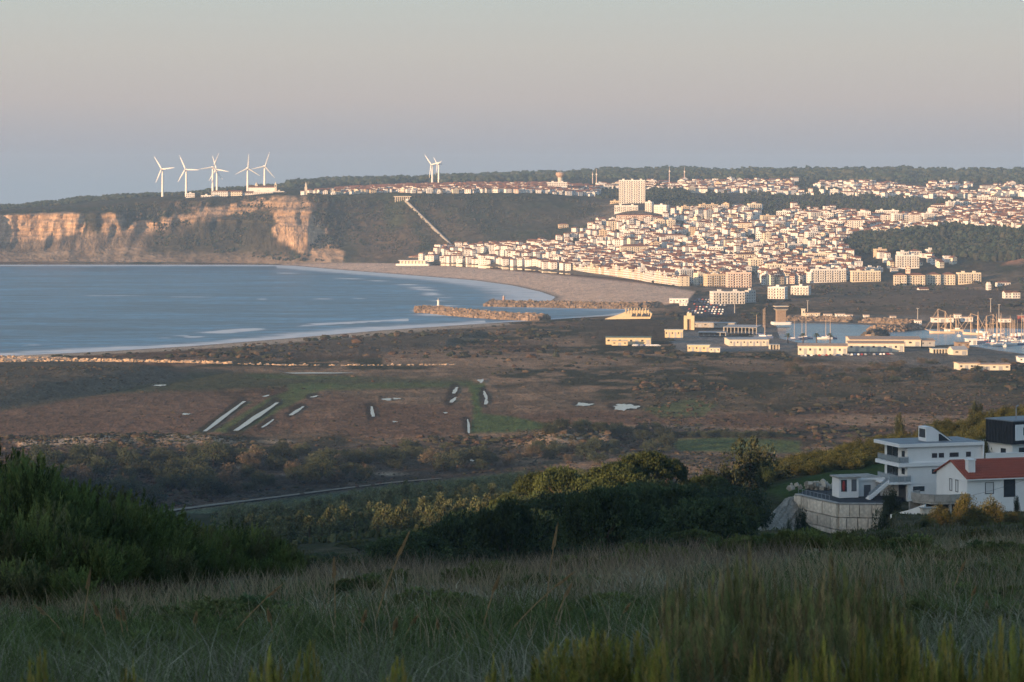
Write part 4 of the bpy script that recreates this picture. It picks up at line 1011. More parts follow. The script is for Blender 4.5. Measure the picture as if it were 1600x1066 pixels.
# ---------------------------------------------------------------- the harbour
M_YEL = mat('yellow_render', (0.62, 0.51, 0.33), noise=0.4, amp=0.12)
M_OFFW = mat('offwhite_render', (0.66, 0.61, 0.5), noise=0.4, amp=0.12)
M_GREENR = mat('green_sheet', (0.16, 0.2, 0.16), noise=0.5, amp=0.15)
M_GREYR = mat('grey_sheet_roof', (0.36, 0.37, 0.38), noise=0.3, amp=0.15, stretch=(3, 0.4, 1))
M_TANR = mat('tan_sheet_roof', (0.40, 0.29, 0.22), noise=0.3, amp=0.2, stretch=(3, 0.4, 1))
M_BRICK = mat('brown_concrete', (0.30, 0.22, 0.16), noise=0.6, amp=0.2)
def shed(name, label, px0, px1, py, hpx, d, wallm, roofm, rz=0.0, rise=1.0, bays=6, open_front=False, group='sheds and stores of the fishing harbour', cat='warehouse', z=3.6):
    pc = (px0+px1)/2; x, y, _ = on_level(pc, py, z); k = y/F
    w = (px1-px0)*k/max(0.5, cos(rz)); h = hpx*k
    t = thing(name, label, cat, (x, y+d/2, z-0.6), rz, group)
    x0, x1, y0, y1 = -w/2, w/2, -d/2, d/2; h += 0.6
    wb = MB()
    if open_front:
        wb.box(x0, x1, y1-0.4, y1, 0, h); wb.box(x0, x0+0.4, y0+2, y1-0.4, 0, h); wb.box(x1-0.4, x1, y0+2, y1-0.4, 0, h)
        for i in range(bays+1): MB().box(x0+w*i/bays-0.35, x0+w*i/bays+0.35, y0, y0+0.7, 0, h).build('column', wallm, t)
    else:
        wb.box(x0, x1, y0, y1, 0, h, skip='t')
        for i in range(bays):
            cx = x0+w*(i+0.5)/bays; q = w/bays*(0.3 if i % 2 else 0.2)
            MB().box(cx-q, cx+q, y0-0.08, y0+0.1, 0.2 if i % 2 else h*0.5, h*0.74).build('door' if i % 2 else 'window', M_WIN if i % 2 == 0 else M_GREYR, t)
    wb.build('wall', wallm, t)
    e = 0.5; rb = MB()
    for s in (-1, 1): rb.hexa([(x0-e, s*(d/2+e), h-0.05), (x1+e, s*(d/2+e), h-0.05), (x1+e, 0, h+rise), (x0-e, 0, h+rise)][::s], [(x0-e, s*(d/2+e), h+0.3), (x1+e, s*(d/2+e), h+0.3), (x1+e, 0, h+rise+0.35), (x0-e, 0, h+rise+0.35)][::s])
    rb.build('roof', roofm, t)
    if not open_front and rise > 0.3:
        wb2 = MB()
        for xx in (x0, x1): wb2.hexa([(xx-0.1, y0, h-0.05), (xx+0.1, y0, h-0.05), (xx+0.1, y1, h-0.05), (xx-0.1, y1, h-0.05)], [(xx-0.1, -0.1, h+rise-0.02), (xx+0.1, -0.1, h+rise-0.02), (xx+0.1, 0.1, h+rise-0.02), (xx-0.1, 0.1, h+rise-0.02)])
        wb2.build('gable', wallm, t)
    return t
# the stepped yellow building by the channel
x, y, _ = on_level(980, 499, 4); k = y/F
t = thing('stepped_hall', 'yellow sloping building with a row of upright fins along its roof beside the channel', 'building', (x, y, 3.2), R(-4))
def at(px, py): return ((px-980)*k, (499-py)*k+0.8)
pr = [at(945, 499), at(1016, 498), at(1019, 490), at(1012, 485), at(985, 485), at(972, 490), at(958, 495)]
MB().hexa([(p[0], -2, p[1]) for p in pr], [(p[0], 16, p[1]) for p in pr]).build('wall', M_YEL, t)
for i in range(9):
    a = at(978+i*4.4, 485 if i < 8 else 487); MB().box(a[0]-0.4, a[0]+0.4, -2.6, 16.5, a[1]-3.0, a[1]+2.0).build('fin', M_YEL, t)
for i, xx in enumerate((990, 998, 1006, 1012)):
    a = at(xx, 492); MB().hexa([(a[0]-2.2, -2.25, a[1]-1.6), (a[0]+2.2, -2.25, a[1]-1.6), (a[0]+2.2, -1.9, a[1]-1.6), (a[0]-2.2, -1.9, a[1]-1.6)], [(a[0]-0.8, -2.25, a[1]+1.6), (a[0]+2.0, -2.25, a[1]+1.6), (a[0]+2.0, -1.9, a[1]+1.6), (a[0]-0.8, -1.9, a[1]+1.6)]).build('window', M_WIN, t)
sh = shed
sh('boat_shed', 'low yellow shed with a green roof edge standing alone at the edge of the marsh', 948, 1018, 538, 10, 16, M_YEL, M_GREENR, R(-5), 0.5, 8)
sh('boat_shed', 'small yellow lean-to in front of the alone-standing yellow shed', 956, 981, 539.5, 6, 5, M_YEL, M_YEL, R(-3), 0.2, 3)
sh('store_block', 'two-storey yellow block with a row of windows between the sheds', 1040, 1068, 527, 11, 11, M_YEL, M_OFFW, R(-6), 0.2, 6)
sh('store_block', 'low yellow store with a pale canopy in front of the market hall', 1076, 1110, 549, 9, 12, M_YEL, M_OFFW, R(-8), 0.2, 6)
sh('store_block', 'small grey annex at the inland end of the low yellow store', 1110, 1126, 550, 6, 9, M_OFFW, M_GREYR, R(-8), 0.2, 3)
sh('market_hall', 'open fish market hall with grey roof on columns', 1142, 1192, 521, 9, 42, M_CONC, M_GREYR, R(-16), 0.8, 9, True)
sh('market_hall', 'long narrow hall with a pale roof edge behind the open market hall', 1085, 1150, 511, 6, 14, M_CONC, M_GREYR, R(-14), 0.5, 8)
sh('market_hall', 'pale flat canopy beside the open market hall', 1094, 1136, 524, 4, 16, M_CONC, M_GREYR, R(-10), 0.3, 5, True)
sh('quay_building', 'long low cream building with ribbon windows on the quay', 1138, 1200, 540, 9, 30, M_OFFW, M_GREYR, R(3), 0.3, 12)
sh('quay_building', 'pale portal frame at the inland end of the ribbon-window building', 1203, 1217, 545, 6, 8, M_OFFW, M_GREYR, R(3), 0.2, 3, True)
sh('warehouse', 'long cream warehouse of many bays with parked cars before it', 1250, 1326, 554, 13, 22, M_OFFW, M_TANR, R(-7), 1.2, 10)
sh('warehouse', 'inland half of the cream warehouse range, shading a line of doors', 1328, 1414, 549, 12, 22, M_OFFW, M_TANR, R(-4), 1.2, 10)
sh('warehouse', 'wide tan-roofed warehouse behind the cream range', 1330, 1440, 541, 10, 40, M_OFFW, M_TANR, R(-2), 1.4, 10)
sh('warehouse', 'grey-sided warehouse at the inland end behind the cream range', 1441, 1462, 541, 8, 34, M_GREYR, M_TANR, R(-2), 1.0, 4)
sh('boat_store', 'open pale shed roof on posts near the yacht basin', 1457, 1480, 551, 5, 12, M_OFFW, M_OFFW, R(4), 0.3, 5, True)
sh('boat_store', 'small gabled cream shed near the yacht basin', 1487, 1510, 554, 7, 12, M_OFFW, M_GREYR, R(10), 2.2, 2)
sh('boat_store', 'brown box-like store between the sheds and the yachts', 1495, 1514, 543, 7, 11, M_BRICK, M_BRICK, R(4), 0.2, 3)
sh('boat_store', 'white cube building at the edge of the yacht basin', 1511, 1526, 538, 8, 9, M_WHITE, M_WHITE, R(4), 0.1, 2)
sh('farm_building', 'low cream ruin among bushes at the marsh edge, seaward one', 1496, 1530, 578, 10, 12, M_OFFW, M_TANR, R(6), 0.4, 4)
sh('farm_building', 'low ochre building among bushes at the marsh edge, inland one', 1528, 1578, 578, 8, 14, M_OFFW, M_TANR, R(2), 0.6, 5)
sh('farm_building', 'white shed at the very right edge below the yacht basin', 1592, 1606, 566, 7, 10, M_WHITE, M_GREYR, R(2), 0.8, 2)
sh('beach_cafe', 'pale beach building with a terrace between the sand and the car park', 1047, 1076, 473, 6, 12, M_WHITE, M_WHITE, R(-6), 0.2, 6, cat='building')
sh('beach_cafe', 'small white kiosk beside the beach building', 1062, 1074, 477, 3.5, 6, M_WHITE, M_WHITE, R(-6), 0.2, 3, cat='building')
sh('quay_building', 'low white building with an upright tower end across the basin', 1258, 1281, 494, 4.5, 9, M_OFFW, M_TANR, R(2), 0.3, 6)
sh('quay_building', 'short pale tower at the seaward end of the low white building across the basin', 1253, 1258, 494, 11, 5, M_OFFW, M_OFFW, R(2), 0.1, 1)
for (a, b, py, h) in ((1306, 1320, 495, 4), (1322, 1332, 496, 3.5), (1288, 1300, 494.5, 3), (1350, 1358, 496, 3), (1392, 1400, 498, 3), (1456, 1490, 503, 6), (1492, 1502, 497, 5), (1503, 1520, 502, 6), (1562, 1580, 503, 4.5), (1592, 1604, 502, 8), (1430, 1440, 507, 6)):
    sh('cabin', f'', a, b, py, h, 7, M_WHITE if a != 1592 else mat('red_sheet', (0.3, 0.09, 0.07)), M_TANR, R(2), 0.6, 3, group='cabins on the far quay', cat='cabin')
cab = sorted([o for o in COL.objects if o.get('category') == 'cabin'], key=lambda o: pxof(o.location.x, o.location.y))
for i, o in enumerate(cab): o['label'] = f'low white cabin on the quay across the basin, {ordinal(i+1)} from the sea' if i != len(cab)-1 else 'red-sided cabin at the inland end of the quay across the basin'
# houses in the scrub field
for (a, b, py, fl, rf, lab) in ((1568, 1579, 466, 2, 'gable', 'pale house with two gables on the far scrub field, seaward half'), (1580, 1592, 466, 2, 'hip', 'pale house on the far scrub field, inland half of the pair'), (1556, 1578, 446, 1, 'hip', 'low orange-roofed house on the bank at the right edge'),
                                (1542, 1547, 453, 2, 'flat', 'tiny white tower-like hut in the scrub field'), (1434, 1450, 456, 1, 'gable', 'small ruined gabled house in the scrub field below the cream blocks'), (1455, 1464, 412, 2, 'gable', 'small white house alone on the green spur')):
    building('field_house', 'house', lab, 'houses in the scrub fields', *(lambda p: (p[0], p[1], p[2]))(FAR.at_row((a+b)/2, py, 0) or on_level((a+b)/2, py, 3.4)), R(12), round((b-a)*0.75, 1), 8, fl, rf, 'white')
# control tower
x, y, z = on_level(1220, 505, 3.4)
t = thing('control_tower', 'brown harbour control tower with a wide flared top', 'tower', (x, y, 2), R(8))
MB().box(-4.0, 4.0, -3.5, 3.5, 0, 13).build('shaft', M_BRICK, t)
MB().hexa([(-4.2, -3.7, 13), (4.2, -3.7, 13), (4.2, 3.7, 13), (-4.2, 3.7, 13)], [(-6, -5.5, 14.5), (6, -5.5, 14.5), (6, 5.5, 14.5), (-6, 5.5, 14.5)]).build('gallery', M_STONE, t)
MB().box(-5, 5, -4.5, 4.5, 14.5, 16.4).build('lookout_glass', M_WIN, t)
MB().box(-6, 6, -5.5, 5.5, 16.4, 17.2).build('roof_slab', M_STONE, t)
MB().box(-8, 8, -8, 6, 0, 2.6).build('base', M_WHITE, t)
x, y, z = on_level(1077, 514, 3.4)
t = thing('yellow_gatehouse', 'small yellow tower with an arched opening at the end of the market halls', 'tower', (x, y, 2.5), R(-8))
MB().box(-4.6, -1.6, -3, 3, 0, 9.5).box(1.6, 4.6, -3, 3, 0, 9.5).build('pier', M_YEL, t)
MB().box(-4.6, 4.6, -3, 3, 9.5, 12.5).build('lintel', M_YEL, t); MB().box(-2, 2, -2, 2, 12.5, 15).build('lantern', M_YEL, t); MB().box(-1.59, 1.59, -1, 3, 0, 9.49).build('wall', M_BRICK, t)

# ---- moles of rock and concrete blocks
def rock_mesh(n, seed):
    r_ = np.random.default_rng(seed)
    V = np.array([(-1, -1, -1), (1, -1, -1), (1, 1, -1), (-1, 1, -1), (-1, -1, 1), (1, -1, 1), (1, 1, 1), (-1, 1, 1)], float)*0.5
    return V*(1+0.5*(r_.random((8, 3))-0.5))
RF = np.array([(0, 3, 2, 1), (4, 5, 6, 7), (0, 1, 5, 4), (1, 2, 6, 5), (2, 3, 7, 6), (3, 0, 4, 7)])
def heap(P, size, cols, seed=1):
    """a heap of blocks as one mesh: points, sizes, colours"""
    r_ = np.random.default_rng(seed); n = len(P); Vs = []
    shapes = [rock_mesh(0, seed+i) for i in range(8)]
    A = r_.random((n, 3))*2*pi
    V = np.zeros((n, 8, 3))
    for i in range(n):
        ca, sa = cos(A[i, 0]), sin(A[i, 0]); cb, sb = cos(A[i, 1]*0.3), sin(A[i, 1]*0.3)
        m = np.array([[ca, -sa*cb, sa*sb], [sa, ca*cb, -ca*sb], [0, sb, cb]])
        V[i] = shapes[i % 8]@m.T*size[i]+P[i]
    Fc = (RF[None]+8*np.arange(n)[:, None, None]).reshape(-1, 4)
    return V.reshape(-1, 3), Fc, np.repeat(cols, 8, 0)
def mole(name, label, pts, half, hgt, n, sz, seed, col=(0.24, 0.18, 0.135)):
    """pts: photo points along the spine at water level"""
    w_ = np.array([on_level(a, b, 0)[:2] for a, b in pts]); seg_ = np.diff(w_, axis=0); L_ = np.hypot(*seg_.T); cum = np.concatenate([[0], np.cumsum(L_)])
    r_ = np.random.default_rng(seed)
    s = r_.random(n)*cum[-1]; i = np.clip(np.searchsorted(cum, s)-1, 0, len(L_)-1); t = (s-cum[i])/L_[i]
    p = w_[i]+seg_[i]*t[:, None]; nrm = np.stack([-seg_[i][:, 1], seg_[i][:, 0]], 1)/L_[i][:, None]
    hw = half*(1+0.5*np.exp(-(s/60)**2)); o = (r_.random(n)*2-1)
    P = np.zeros((n, 3)); P[:, :2] = p+nrm*(o*hw)[:, None]; P[:, 2] = hgt*(1-np.abs(o))**0.7*(0.75+0.5*r_.random(n))-0.4
    c = np.asarray(col)[None]*(0.65+0.7*r_.random((n, 1)))
    V, Fc, cc = heap(P, sz*(0.7+0.7*r_.random(n)), c, seed)
    t = thing(name, label, 'breakwater', (0, 0, 0))
    o_ = put('armour_rocks', mesh_np('armour_rocks', V, Fc, cc, False, [M_ROCK]), t); o_['kind'] = 'stuff'
    cb = MB()
    for a, b, nn in zip(w_, w_[1:], seg_):
        q = np.array([-nn[1], nn[0]])/np.hypot(*nn)*half*0.55
        cb.hexa([(a[0]-q[0]*1.5, a[1]-q[1]*1.5, -2), (b[0]-q[0]*1.5, b[1]-q[1]*1.5, -2), (b[0]+q[0]*1.5, b[1]+q[1]*1.5, -2), (a[0]+q[0]*1.5, a[1]+q[1]*1.5, -2)][::1],
                [(a[0]-q[0], a[1]-q[1], hgt*0.6), (b[0]-q[0], b[1]-q[1], hgt*0.6), (b[0]+q[0], b[1]+q[1], hgt*0.6), (a[0]+q[0], a[1]+q[1], hgt*0.6)])
    cb.build('core', M_BRICK, t)
    return t
mole('breakwater', 'long curved rock breakwater with a rounded head and a small beacon', [(650, 488), (668, 488), (685, 488.5), (720, 493), (760, 496.5), (800, 499), (850, 501)], 11.5, 4.8, 2600, 2.7, 5)
mole('breakwater', 'straight rock breakwater of concrete blocks along the near end of the beach', [(768, 478), (800, 479), (860, 480), (930, 481.5), (1000, 482.5), (1030, 481)], 10.5, 4.8, 2200, 2.6, 6, (0.21, 0.16, 0.12))
mole('breakwater', 'short inner rock mole with a white cabin on its root', [(1366, 518), (1400, 517), (1430, 514)], 8, 4.5, 420, 2.4, 7)
mole('breakwater', 'rocky revetment along the far side of the basin', [(1232, 502), (1290, 502.5), (1350, 504.5), (1428, 508)], 9, 3.6, 900, 2.6, 8, (0.22, 0.17, 0.13))
mole('breakwater', 'dark stub mole behind the tan warehouses', [(1358, 528), (1376, 524)], 6, 5, 160, 2.4, 9, (0.10, 0.09, 0.08))
mole('rock_groyne', 'long pale rock training wall of the river across the marsh, seaward stretch', [(-60, 574), (60, 572), (160, 571.5), (260, 573), (362, 575.5)], 8, 3.6, 1500, 2.0, 10, (0.48, 0.35, 0.24))
mole('rock_groyne', 'long pale rock training wall of the river, thinner inland stretch', [(370, 576), (450, 578), (540, 578.5), (640, 578), (710, 577)], 5, 3.0, 900, 1.7, 11, (0.42, 0.31, 0.22))
mole('rock_groyne', 'second line of pale rocks at the river mouth on the beach', [(-60, 565), (0, 563.5), (60, 565), (120, 568)], 7, 2.6, 700, 1.9, 12, (0.46, 0.34, 0.24))
for px, py, top, m, lab in ((685, 487, 466, M_WHITE, 'white beacon on the rounded head of the curved breakwater'), (787, 478, 461, mat('beacon_red', (0.45, 0.3, 0.26)), 'reddish beacon on the straight breakwater head')):
    x, y, _ = on_level(px, py, 0); H = (py-top)*y/F
    t = thing('harbour_beacon', lab, 'beacon', (x, y, 4.5), 0); H -= 4.5
    MB().lathe([(2.2, 0), (2.0, 1.2), (1.3, 1.3), (1.1, H*0.7)], 10).build('tower', m, t); MB().lathe([(1.7, H*0.7), (1.7, H*0.75)], 10).build('gallery', m, t); MB().lathe([(0.8, H*0.75), (0.8, H*0.9), (0.1, H)], 8).build('lantern', M_METAL, t)

# ---- boats
M_HULL = mat('hull_white', (0.7, 0.69, 0.66), rough=0.4, objcol=True)
M_WOOD = mat('mast_wood', (0.62, 0.46, 0.32), rough=0.5)
M_SAILC = mat('sail_cover', (0.08, 0.12, 0.25))
def hull_mb(L_, W_, H_):
    b = MB(); secs = []
    for s, w, z in ((-0.5, 0.55, 0.9), (-0.25, 0.95, 0.85), (0.1, 1.0, 0.88), (0.35, 0.6, 1.0), (0.5, 0.04, 1.12)):
        secs.append([(s*L_, -W_/2*w, z*H_), (s*L_, -W_/2*w*0.62, -0.35*H_), (s*L_, W_/2*w*0.62, -0.35*H_), (s*L_, W_/2*w, z*H_)])
    vs = [v for q in secs for v in q]; fs = [(0, 1, 2, 3), (19, 18, 17, 16)]
    for q in range(4): fs += [(q*4+i, q*4+4+i, q*4+4+(i+1) % 4, q*4+(i+1) % 4) for i in range(4)]
    b.add(vs, fs); return b
hm_y = hull_mb(11, 3.4, 1.3).mesh('yacht_hull', M_HULL)
cm_y = MB().hexa([(-2.5, -1, 1.1), (2, -0.9, 1.15), (2, 0.9, 1.15), (-2.5, 1, 1.1)], [(-2.2, -0.8, 1.8), (1.2, -0.7, 1.7), (1.2, 0.7, 1.7), (-2.2, 0.8, 1.8)]).mesh('yacht_cabin', M_WHITE)
mm_y = MB().tube((0.6, 0, 1), (0.6, 0, 16), 0.17, 0.12, 6).tube((0.6, -1.4, 9.5), (0.6, 1.4, 9.5), 0.08, 0.08, 4).mesh('yacht_mast', M_WOOD)
bm_y = MB().tube((0.4, 0, 2.3), (-4.2, 0, 2.4), 0.28, 0.22, 5).mesh('yacht_boom', M_SAILC)
def yacht(px, py, rz, s, label, group='yachts moored in the basin'):
    x, y, _ = on_level(px, py, 0)
    t = thing('sailing_yacht', label, 'yacht', (x, y, 0.05), rz, group); t.scale = (s, s, s)
    c = random.choice([(0.7, 0.69, 0.66, 1), (0.7, 0.69, 0.66, 1), (0.1, 0.14, 0.25, 1)])
    put('hull', hm_y, t, color=c); put('cabin', cm_y, t); put('mast', mm_y, t); put('boom', bm_y, t)
ys = [(1181, 527, 1.2), (1191, 527, 1.5), (1193.5, 529, 1.6), (1240, 531, 1.0), (1252, 530, 1.0), (1258, 529, 1.3), (1289, 530, 1.2), (1296, 529, 1.25)]
for i, (px, py, s) in enumerate(ys): yacht(px, py, R(random.uniform(-40, 40)), s, f'small sailing yacht behind the market halls, {ordinal(i+1)} from the sea', 'yachts by the fish quay')
ys = sorted([(1541+random.uniform(0, 60), random.choice([524, 527, 531, 535, 539]), random.uniform(0.8, 1.25)) for _ in range(26)]+[(1530, 536, 1.6), (1498, 526, 1.0), (1560, 541, 1.3), (1569, 542, 1.2), (1576, 540, 1.3)])
for i, (px, py, s) in enumerate(ys): yacht(px, py, R(random.choice([0, 90, 180])+random.uniform(-15, 15)), s, f'sailing yacht in the crowded marina, {ordinal(i+1)} from the sea by its mast')
def tallship(px, py, L_, H_, rz, label):
    x, y, _ = on_level(px, py, 0)
    t = thing('tall_ship', label, 'sailing ship', (x, y, 0.1), rz, 'masted ships at the town quay')
    o = hull_mb(L_, L_*0.22, L_*0.085).build('hull', M_HULL, t); o.color = (0.62, 0.5, 0.38, 1)
    MB().box(-L_*0.32, -L_*0.08, -L_*0.07, L_*0.07, L_*0.075, L_*0.15).build('deckhouse', M_WHITE, t)
    for xx, hh in ((L_*0.16, H_), (-L_*0.12, H_*0.92)):
        MB().tube((xx, 0, 1), (xx, 0, hh), 0.38, 0.22, 6).build('mast', M_WOOD, t)
        for zz, ww in ((0.55, 0.20), (0.75, 0.15)): MB().tube((xx, -L_*ww, hh*zz), (xx, L_*ww, hh*zz), 0.22, 0.22, 5).build('yard', M_WOOD, t)
    MB().tube((L_*0.46, 0, L_*0.09), (L_*0.68, 0, L_*0.16), 0.35, 0.2, 5).build('bowsprit', M_WOOD, t)
    rg = MB()
    for a, b in (((L_*0.16, 0, H_), (L_*0.66, 0, L_*0.16)), ((L_*0.16, 0, H_*0.8), (L_*0.5, 0, L_*0.1)), ((-L_*0.12, 0, H_*0.92), (-L_*0.5, 0, L_*0.09)), ((L_*0.16, 0, H_), (-L_*0.12, 0, H_*0.9)),
                 ((L_*0.16, 0, H_*0.9), (L_*0.1, L_*0.11, L_*0.08)), ((L_*0.16, 0, H_*0.9), (L_*0.1, -L_*0.11, L_*0.08)), ((-L_*0.12, 0, H_*0.85), (-L_*0.2, L_*0.1, L_*0.08)), ((-L_*0.12, 0, H_*0.85), (-L_*0.2, -L_*0.1, L_*0.08))): rg.tube(a, b, 0.14, 0.14, 4)
    rg.build('rigging', M_WOOD, t, kind='stuff')
tallship(1472, 521, 22, 21, R(172), 'two-masted pale wooden ship, the tallest and closest to the rock mole')
tallship(1490, 517, 17, 14, R(160), 'smaller dark-hulled ship behind the tallest masted ship')
tallship(1523, 523, 22, 18, R(150), 'masted ship in the middle of the town quay with leaning rigging')
tallship(1546, 524, 21, 18, R(10), 'masted ship with a broad crosstree, the inland one of the four')
fm = hull_mb(9, 3.2, 1.5).mesh('fishing_hull', M_HULL); fc = MB().box(-0.5, 2, -1.1, 1.1, 1.2, 3.6).mesh('wheelhouse', M_WHITE)
for i in range(16):
    px = 1532+i*4.6+random.uniform(-2, 2); py = random.choice([528, 533, 538]); x, y, _ = on_level(px, py, 0)
    t = thing('motor_boat', f'small motor boat in the marina, {ordinal(i+1)} from the sea among the mastless ones', 'boat', (x, y, 0.05), R(random.uniform(0, 360)), 'motor boats in the marina')
    put('hull', fm, t, color=random.choice([(0.7, 0.7, 0.68, 1), (0.15, 0.2, 0.35, 1), (0.5, 0.12, 0.08, 1)])); put('wheelhouse', fc, t)
# ---- cars, too small to show parts
M_CAR = mat('car_paint', objcol=True, rough=0.35, spec=0.5)
cmb = MB(); cmb.hexa([(-2.1, -0.85, 0.3), (2.1, -0.85, 0.3), (2.1, 0.85, 0.3), (-2.1, 0.85, 0.3)], [(-2.1, -0.85, 0.85), (2.1, -0.85, 0.75), (2.1, 0.85, 0.75), (-2.1, 0.85, 0.85)])
cmb.hexa([(-1.8, -0.8, 0.84), (1.0, -0.8, 0.8), (1.0, 0.8, 0.8), (-1.8, 0.8, 0.84)], [(-1.3, -0.68, 1.45), (0.4, -0.68, 1.45), (0.4, 0.68, 1.45), (-1.3, 0.68, 1.45)])
for sx in (-1.3, 1.3):
    for sy in (-0.85, 0.7): cmb.hexa([(sx+0.33*cos(q*pi/3), sy, 0.33+0.33*sin(q*pi/3)) for q in range(6)], [(sx+0.33*cos(q*pi/3), sy+0.15, 0.33+0.33*sin(q*pi/3)) for q in range(6)])
car_me = cmb.mesh('parked_car', M_CAR)
def car(px, py, rz, label, group, z=None):
    x, y, zz = on_level(px, py, 3.3); zz = gz(x, y)
    o = put('parked_car', car_me, None, (x, y, zz), rz, color=random.choice([(0.75, 0.75, 0.74, 1), (0.75, 0.75, 0.74, 1), (0.35, 0.36, 0.38, 1), (0.03, 0.03, 0.035, 1), (0.3, 0.05, 0.04, 1), (0.06, 0.1, 0.22, 1)]))
    tag(o, label, 'car', group)
for r_ in range(7):
    for c_ in range(11):
        if random.random() < 0.25: continue
        t_ = r_/6; car(1082+t_*(-6)+c_*(5.2)+random.uniform(-0.8, 0.8), 468+r_*3.4+c_*0.3, R(75+random.uniform(-6, 6)), 'one of the tiny parked cars in the car park behind the beach building', 'cars in the beach car park')
for i in range(26): car(1252+i*5.6+random.uniform(-1.5, 1.5), 557+(i*-0.1), R(random.choice([80, 90, 10])), 'one of the small cars parked in front of the cream warehouse range', 'cars by the warehouses')
for i in range(24): car(1240+i*8.2+random.uniform(-2, 2), 496+i*0.18, R(random.choice([0, 80])), 'one of the tiny cars parked on the quay across the basin', 'cars on the far quay')
for i in range(10): car(992+i*4+random.uniform(-1, 1), 541, R(20), 'one of the small vehicles around the alone-standing yellow shed', 'vehicles by the yellow shed')
# ---- palms at the quay
M_FROND = mat('palm_frond', (0.05, 0.07, 0.03))
for px, lab in ((1255, 'palm at the seaward end of the cream warehouse'), (1276, 'middle palm behind the cream warehouse roof'), (1297, 'palm furthest inland behind the cream warehouse roof'), (1231, 'small palm on the quay seaward of the warehouses')):
    x, y, _ = on_level(px, 536, 3.2); t = thing('palm_tree', lab, 'palm', (x, y, 2.8), 0, 'palms on the quay')
    MB().tube((0, 0, 0), (0, 0, 6.5), 0.5, 0.35, 6).build('trunk', M_BARK, t)
    fb_ = MB()
    for i in range(26):
        a = i*2.4; e = random.uniform(-0.5, 1.1); p = Vector((0, 0, 6.5)); d_ = Vector((cos(a)*cos(e), sin(a)*cos(e), sin(e))); s_ = Vector((-sin(a), cos(a), 0))*0.5
        m_ = p+d_*2.0; q = m_+Vector((d_.x*1.6, d_.y*1.6, -1.0)); fb_.add([p, m_-s_, m_+s_, q], [(0, 1, 3, 2)])
    o = fb_.build('crown', M_FROND, t)
# ---- people on the sand
pm = MB(); pm.lathe([(0.10, 0), (0.13, 0.45), (0.17, 0.9), (0.2, 1.15), (0.22, 1.4), (0.07, 1.48), (0.11, 1.6), (0.1, 1.72), (0.03, 1.78)], 8)
pm.tube((0.2, 0, 1.38), (0.3, 0, 0.8), 0.06, 0.04, 5).tube((-0.2, 0, 1.38), (-0.3, 0, 0.8), 0.06, 0.04, 5)
p_me = pm.mesh('person_body', mat('person_clothes', objcol=True))
for i in range(70):
    px = random.choice([random.uniform(560, 760), random.uniform(760, 1060)]); lo = np.interp(px, [560, 760, 900, 1060], [414, 418, 435, 452]); hi = np.interp(px, [560, 760, 860, 900, 1060], [421, 436, 446, 466, 470])
    x, y, _ = on_level(px, random.uniform(lo, lo+(hi-lo)*0.6), 2.5)
    o = put('person', p_me, None, (x, y, gz(x, y)), random.uniform(0, 6), color=random.choice([(0.05, 0.05, 0.07, 1), (0.1, 0.09, 0.1, 1), (0.3, 0.1, 0.08, 1)]))
    tag(o, 'one of the tiny dark-clothed people strolling on the far beach', 'person', 'people on the beach')
# ---------------------------------------------------------------- woods and scrub far off (one mass each)
_ph = (1+5**0.5)/2
ICO_V = np.array([(-1, _ph, 0), (1, _ph, 0), (-1, -_ph, 0), (1, -_ph, 0), (0, -1, _ph), (0, 1, _ph), (0, -1, -_ph), (0, 1, -_ph), (_ph, 0, -1), (_ph, 0, 1), (-_ph, 0, -1), (-_ph, 0, 1)])/1.902
ICO_F = np.array([(0, 11, 5), (0, 5, 1), (0, 1, 7), (0, 7, 10), (0, 10, 11), (1, 5, 9), (5, 11, 4), (11, 10, 2), (10, 7, 6), (7, 1, 8), (3, 9, 4), (3, 4, 2), (3, 2, 6), (3, 6, 8), (3, 8, 9), (4, 9, 5), (2, 4, 11), (6, 2, 10), (8, 6, 7), (9, 8, 1)])
def clumps(name, P, rx, rz, cols, seed, label, m=None):
    """many rounded ragged clumps as one mesh"""
    r_ = np.random.default_rng(seed); n = len(P)
    V = ICO_V[None]*(0.75+0.55*r_.random((n, 12, 1)))
    a = r_.random(n)*2*pi; ca, sa = np.cos(a)[:, None], np.sin(a)[:, None]
    X = (V[..., 0]*ca-V[..., 1]*sa)*rx[:, None]; Y = (V[..., 0]*sa+V[..., 1]*ca)*rx[:, None]; Z = V[..., 2]*rz[:, None]
    W = np.stack([X, Y, Z], -1)+P[:, None, :]
    Fc = (ICO_F[None]+12*np.arange(n)[:, None, None]).reshape(-1, 3)
    o = put(name, mesh_np(name, W.reshape(-1, 3), Fc, np.repeat(cols, 12, 0), False, [m or M_FAR_LEAF]))
    return tag(o, label, None, None, 'stuff')
def tone(n, r_, cols, amp=0.35):
    c = np.array(cols)[r_.integers(0, len(cols), n)]
    return c*(1-amp+2*amp*r_.random((n, 1)))
B_XY = np.array([(a, b) for a, b, q in ALL_B])
def off_buildings(X, Y, gap):
    keep = np.ones(len(X), bool)
    for i in range(0, len(X), 400):
        s_ = slice(i, i+400)
        d = (X[s_, None]-B_XY[None, :, 0])**2+(Y[s_, None]-B_XY[None, :, 1])**2
        keep[s_] = d.min(1) > gap**2
    return keep
r4 = np.random.default_rng(44)
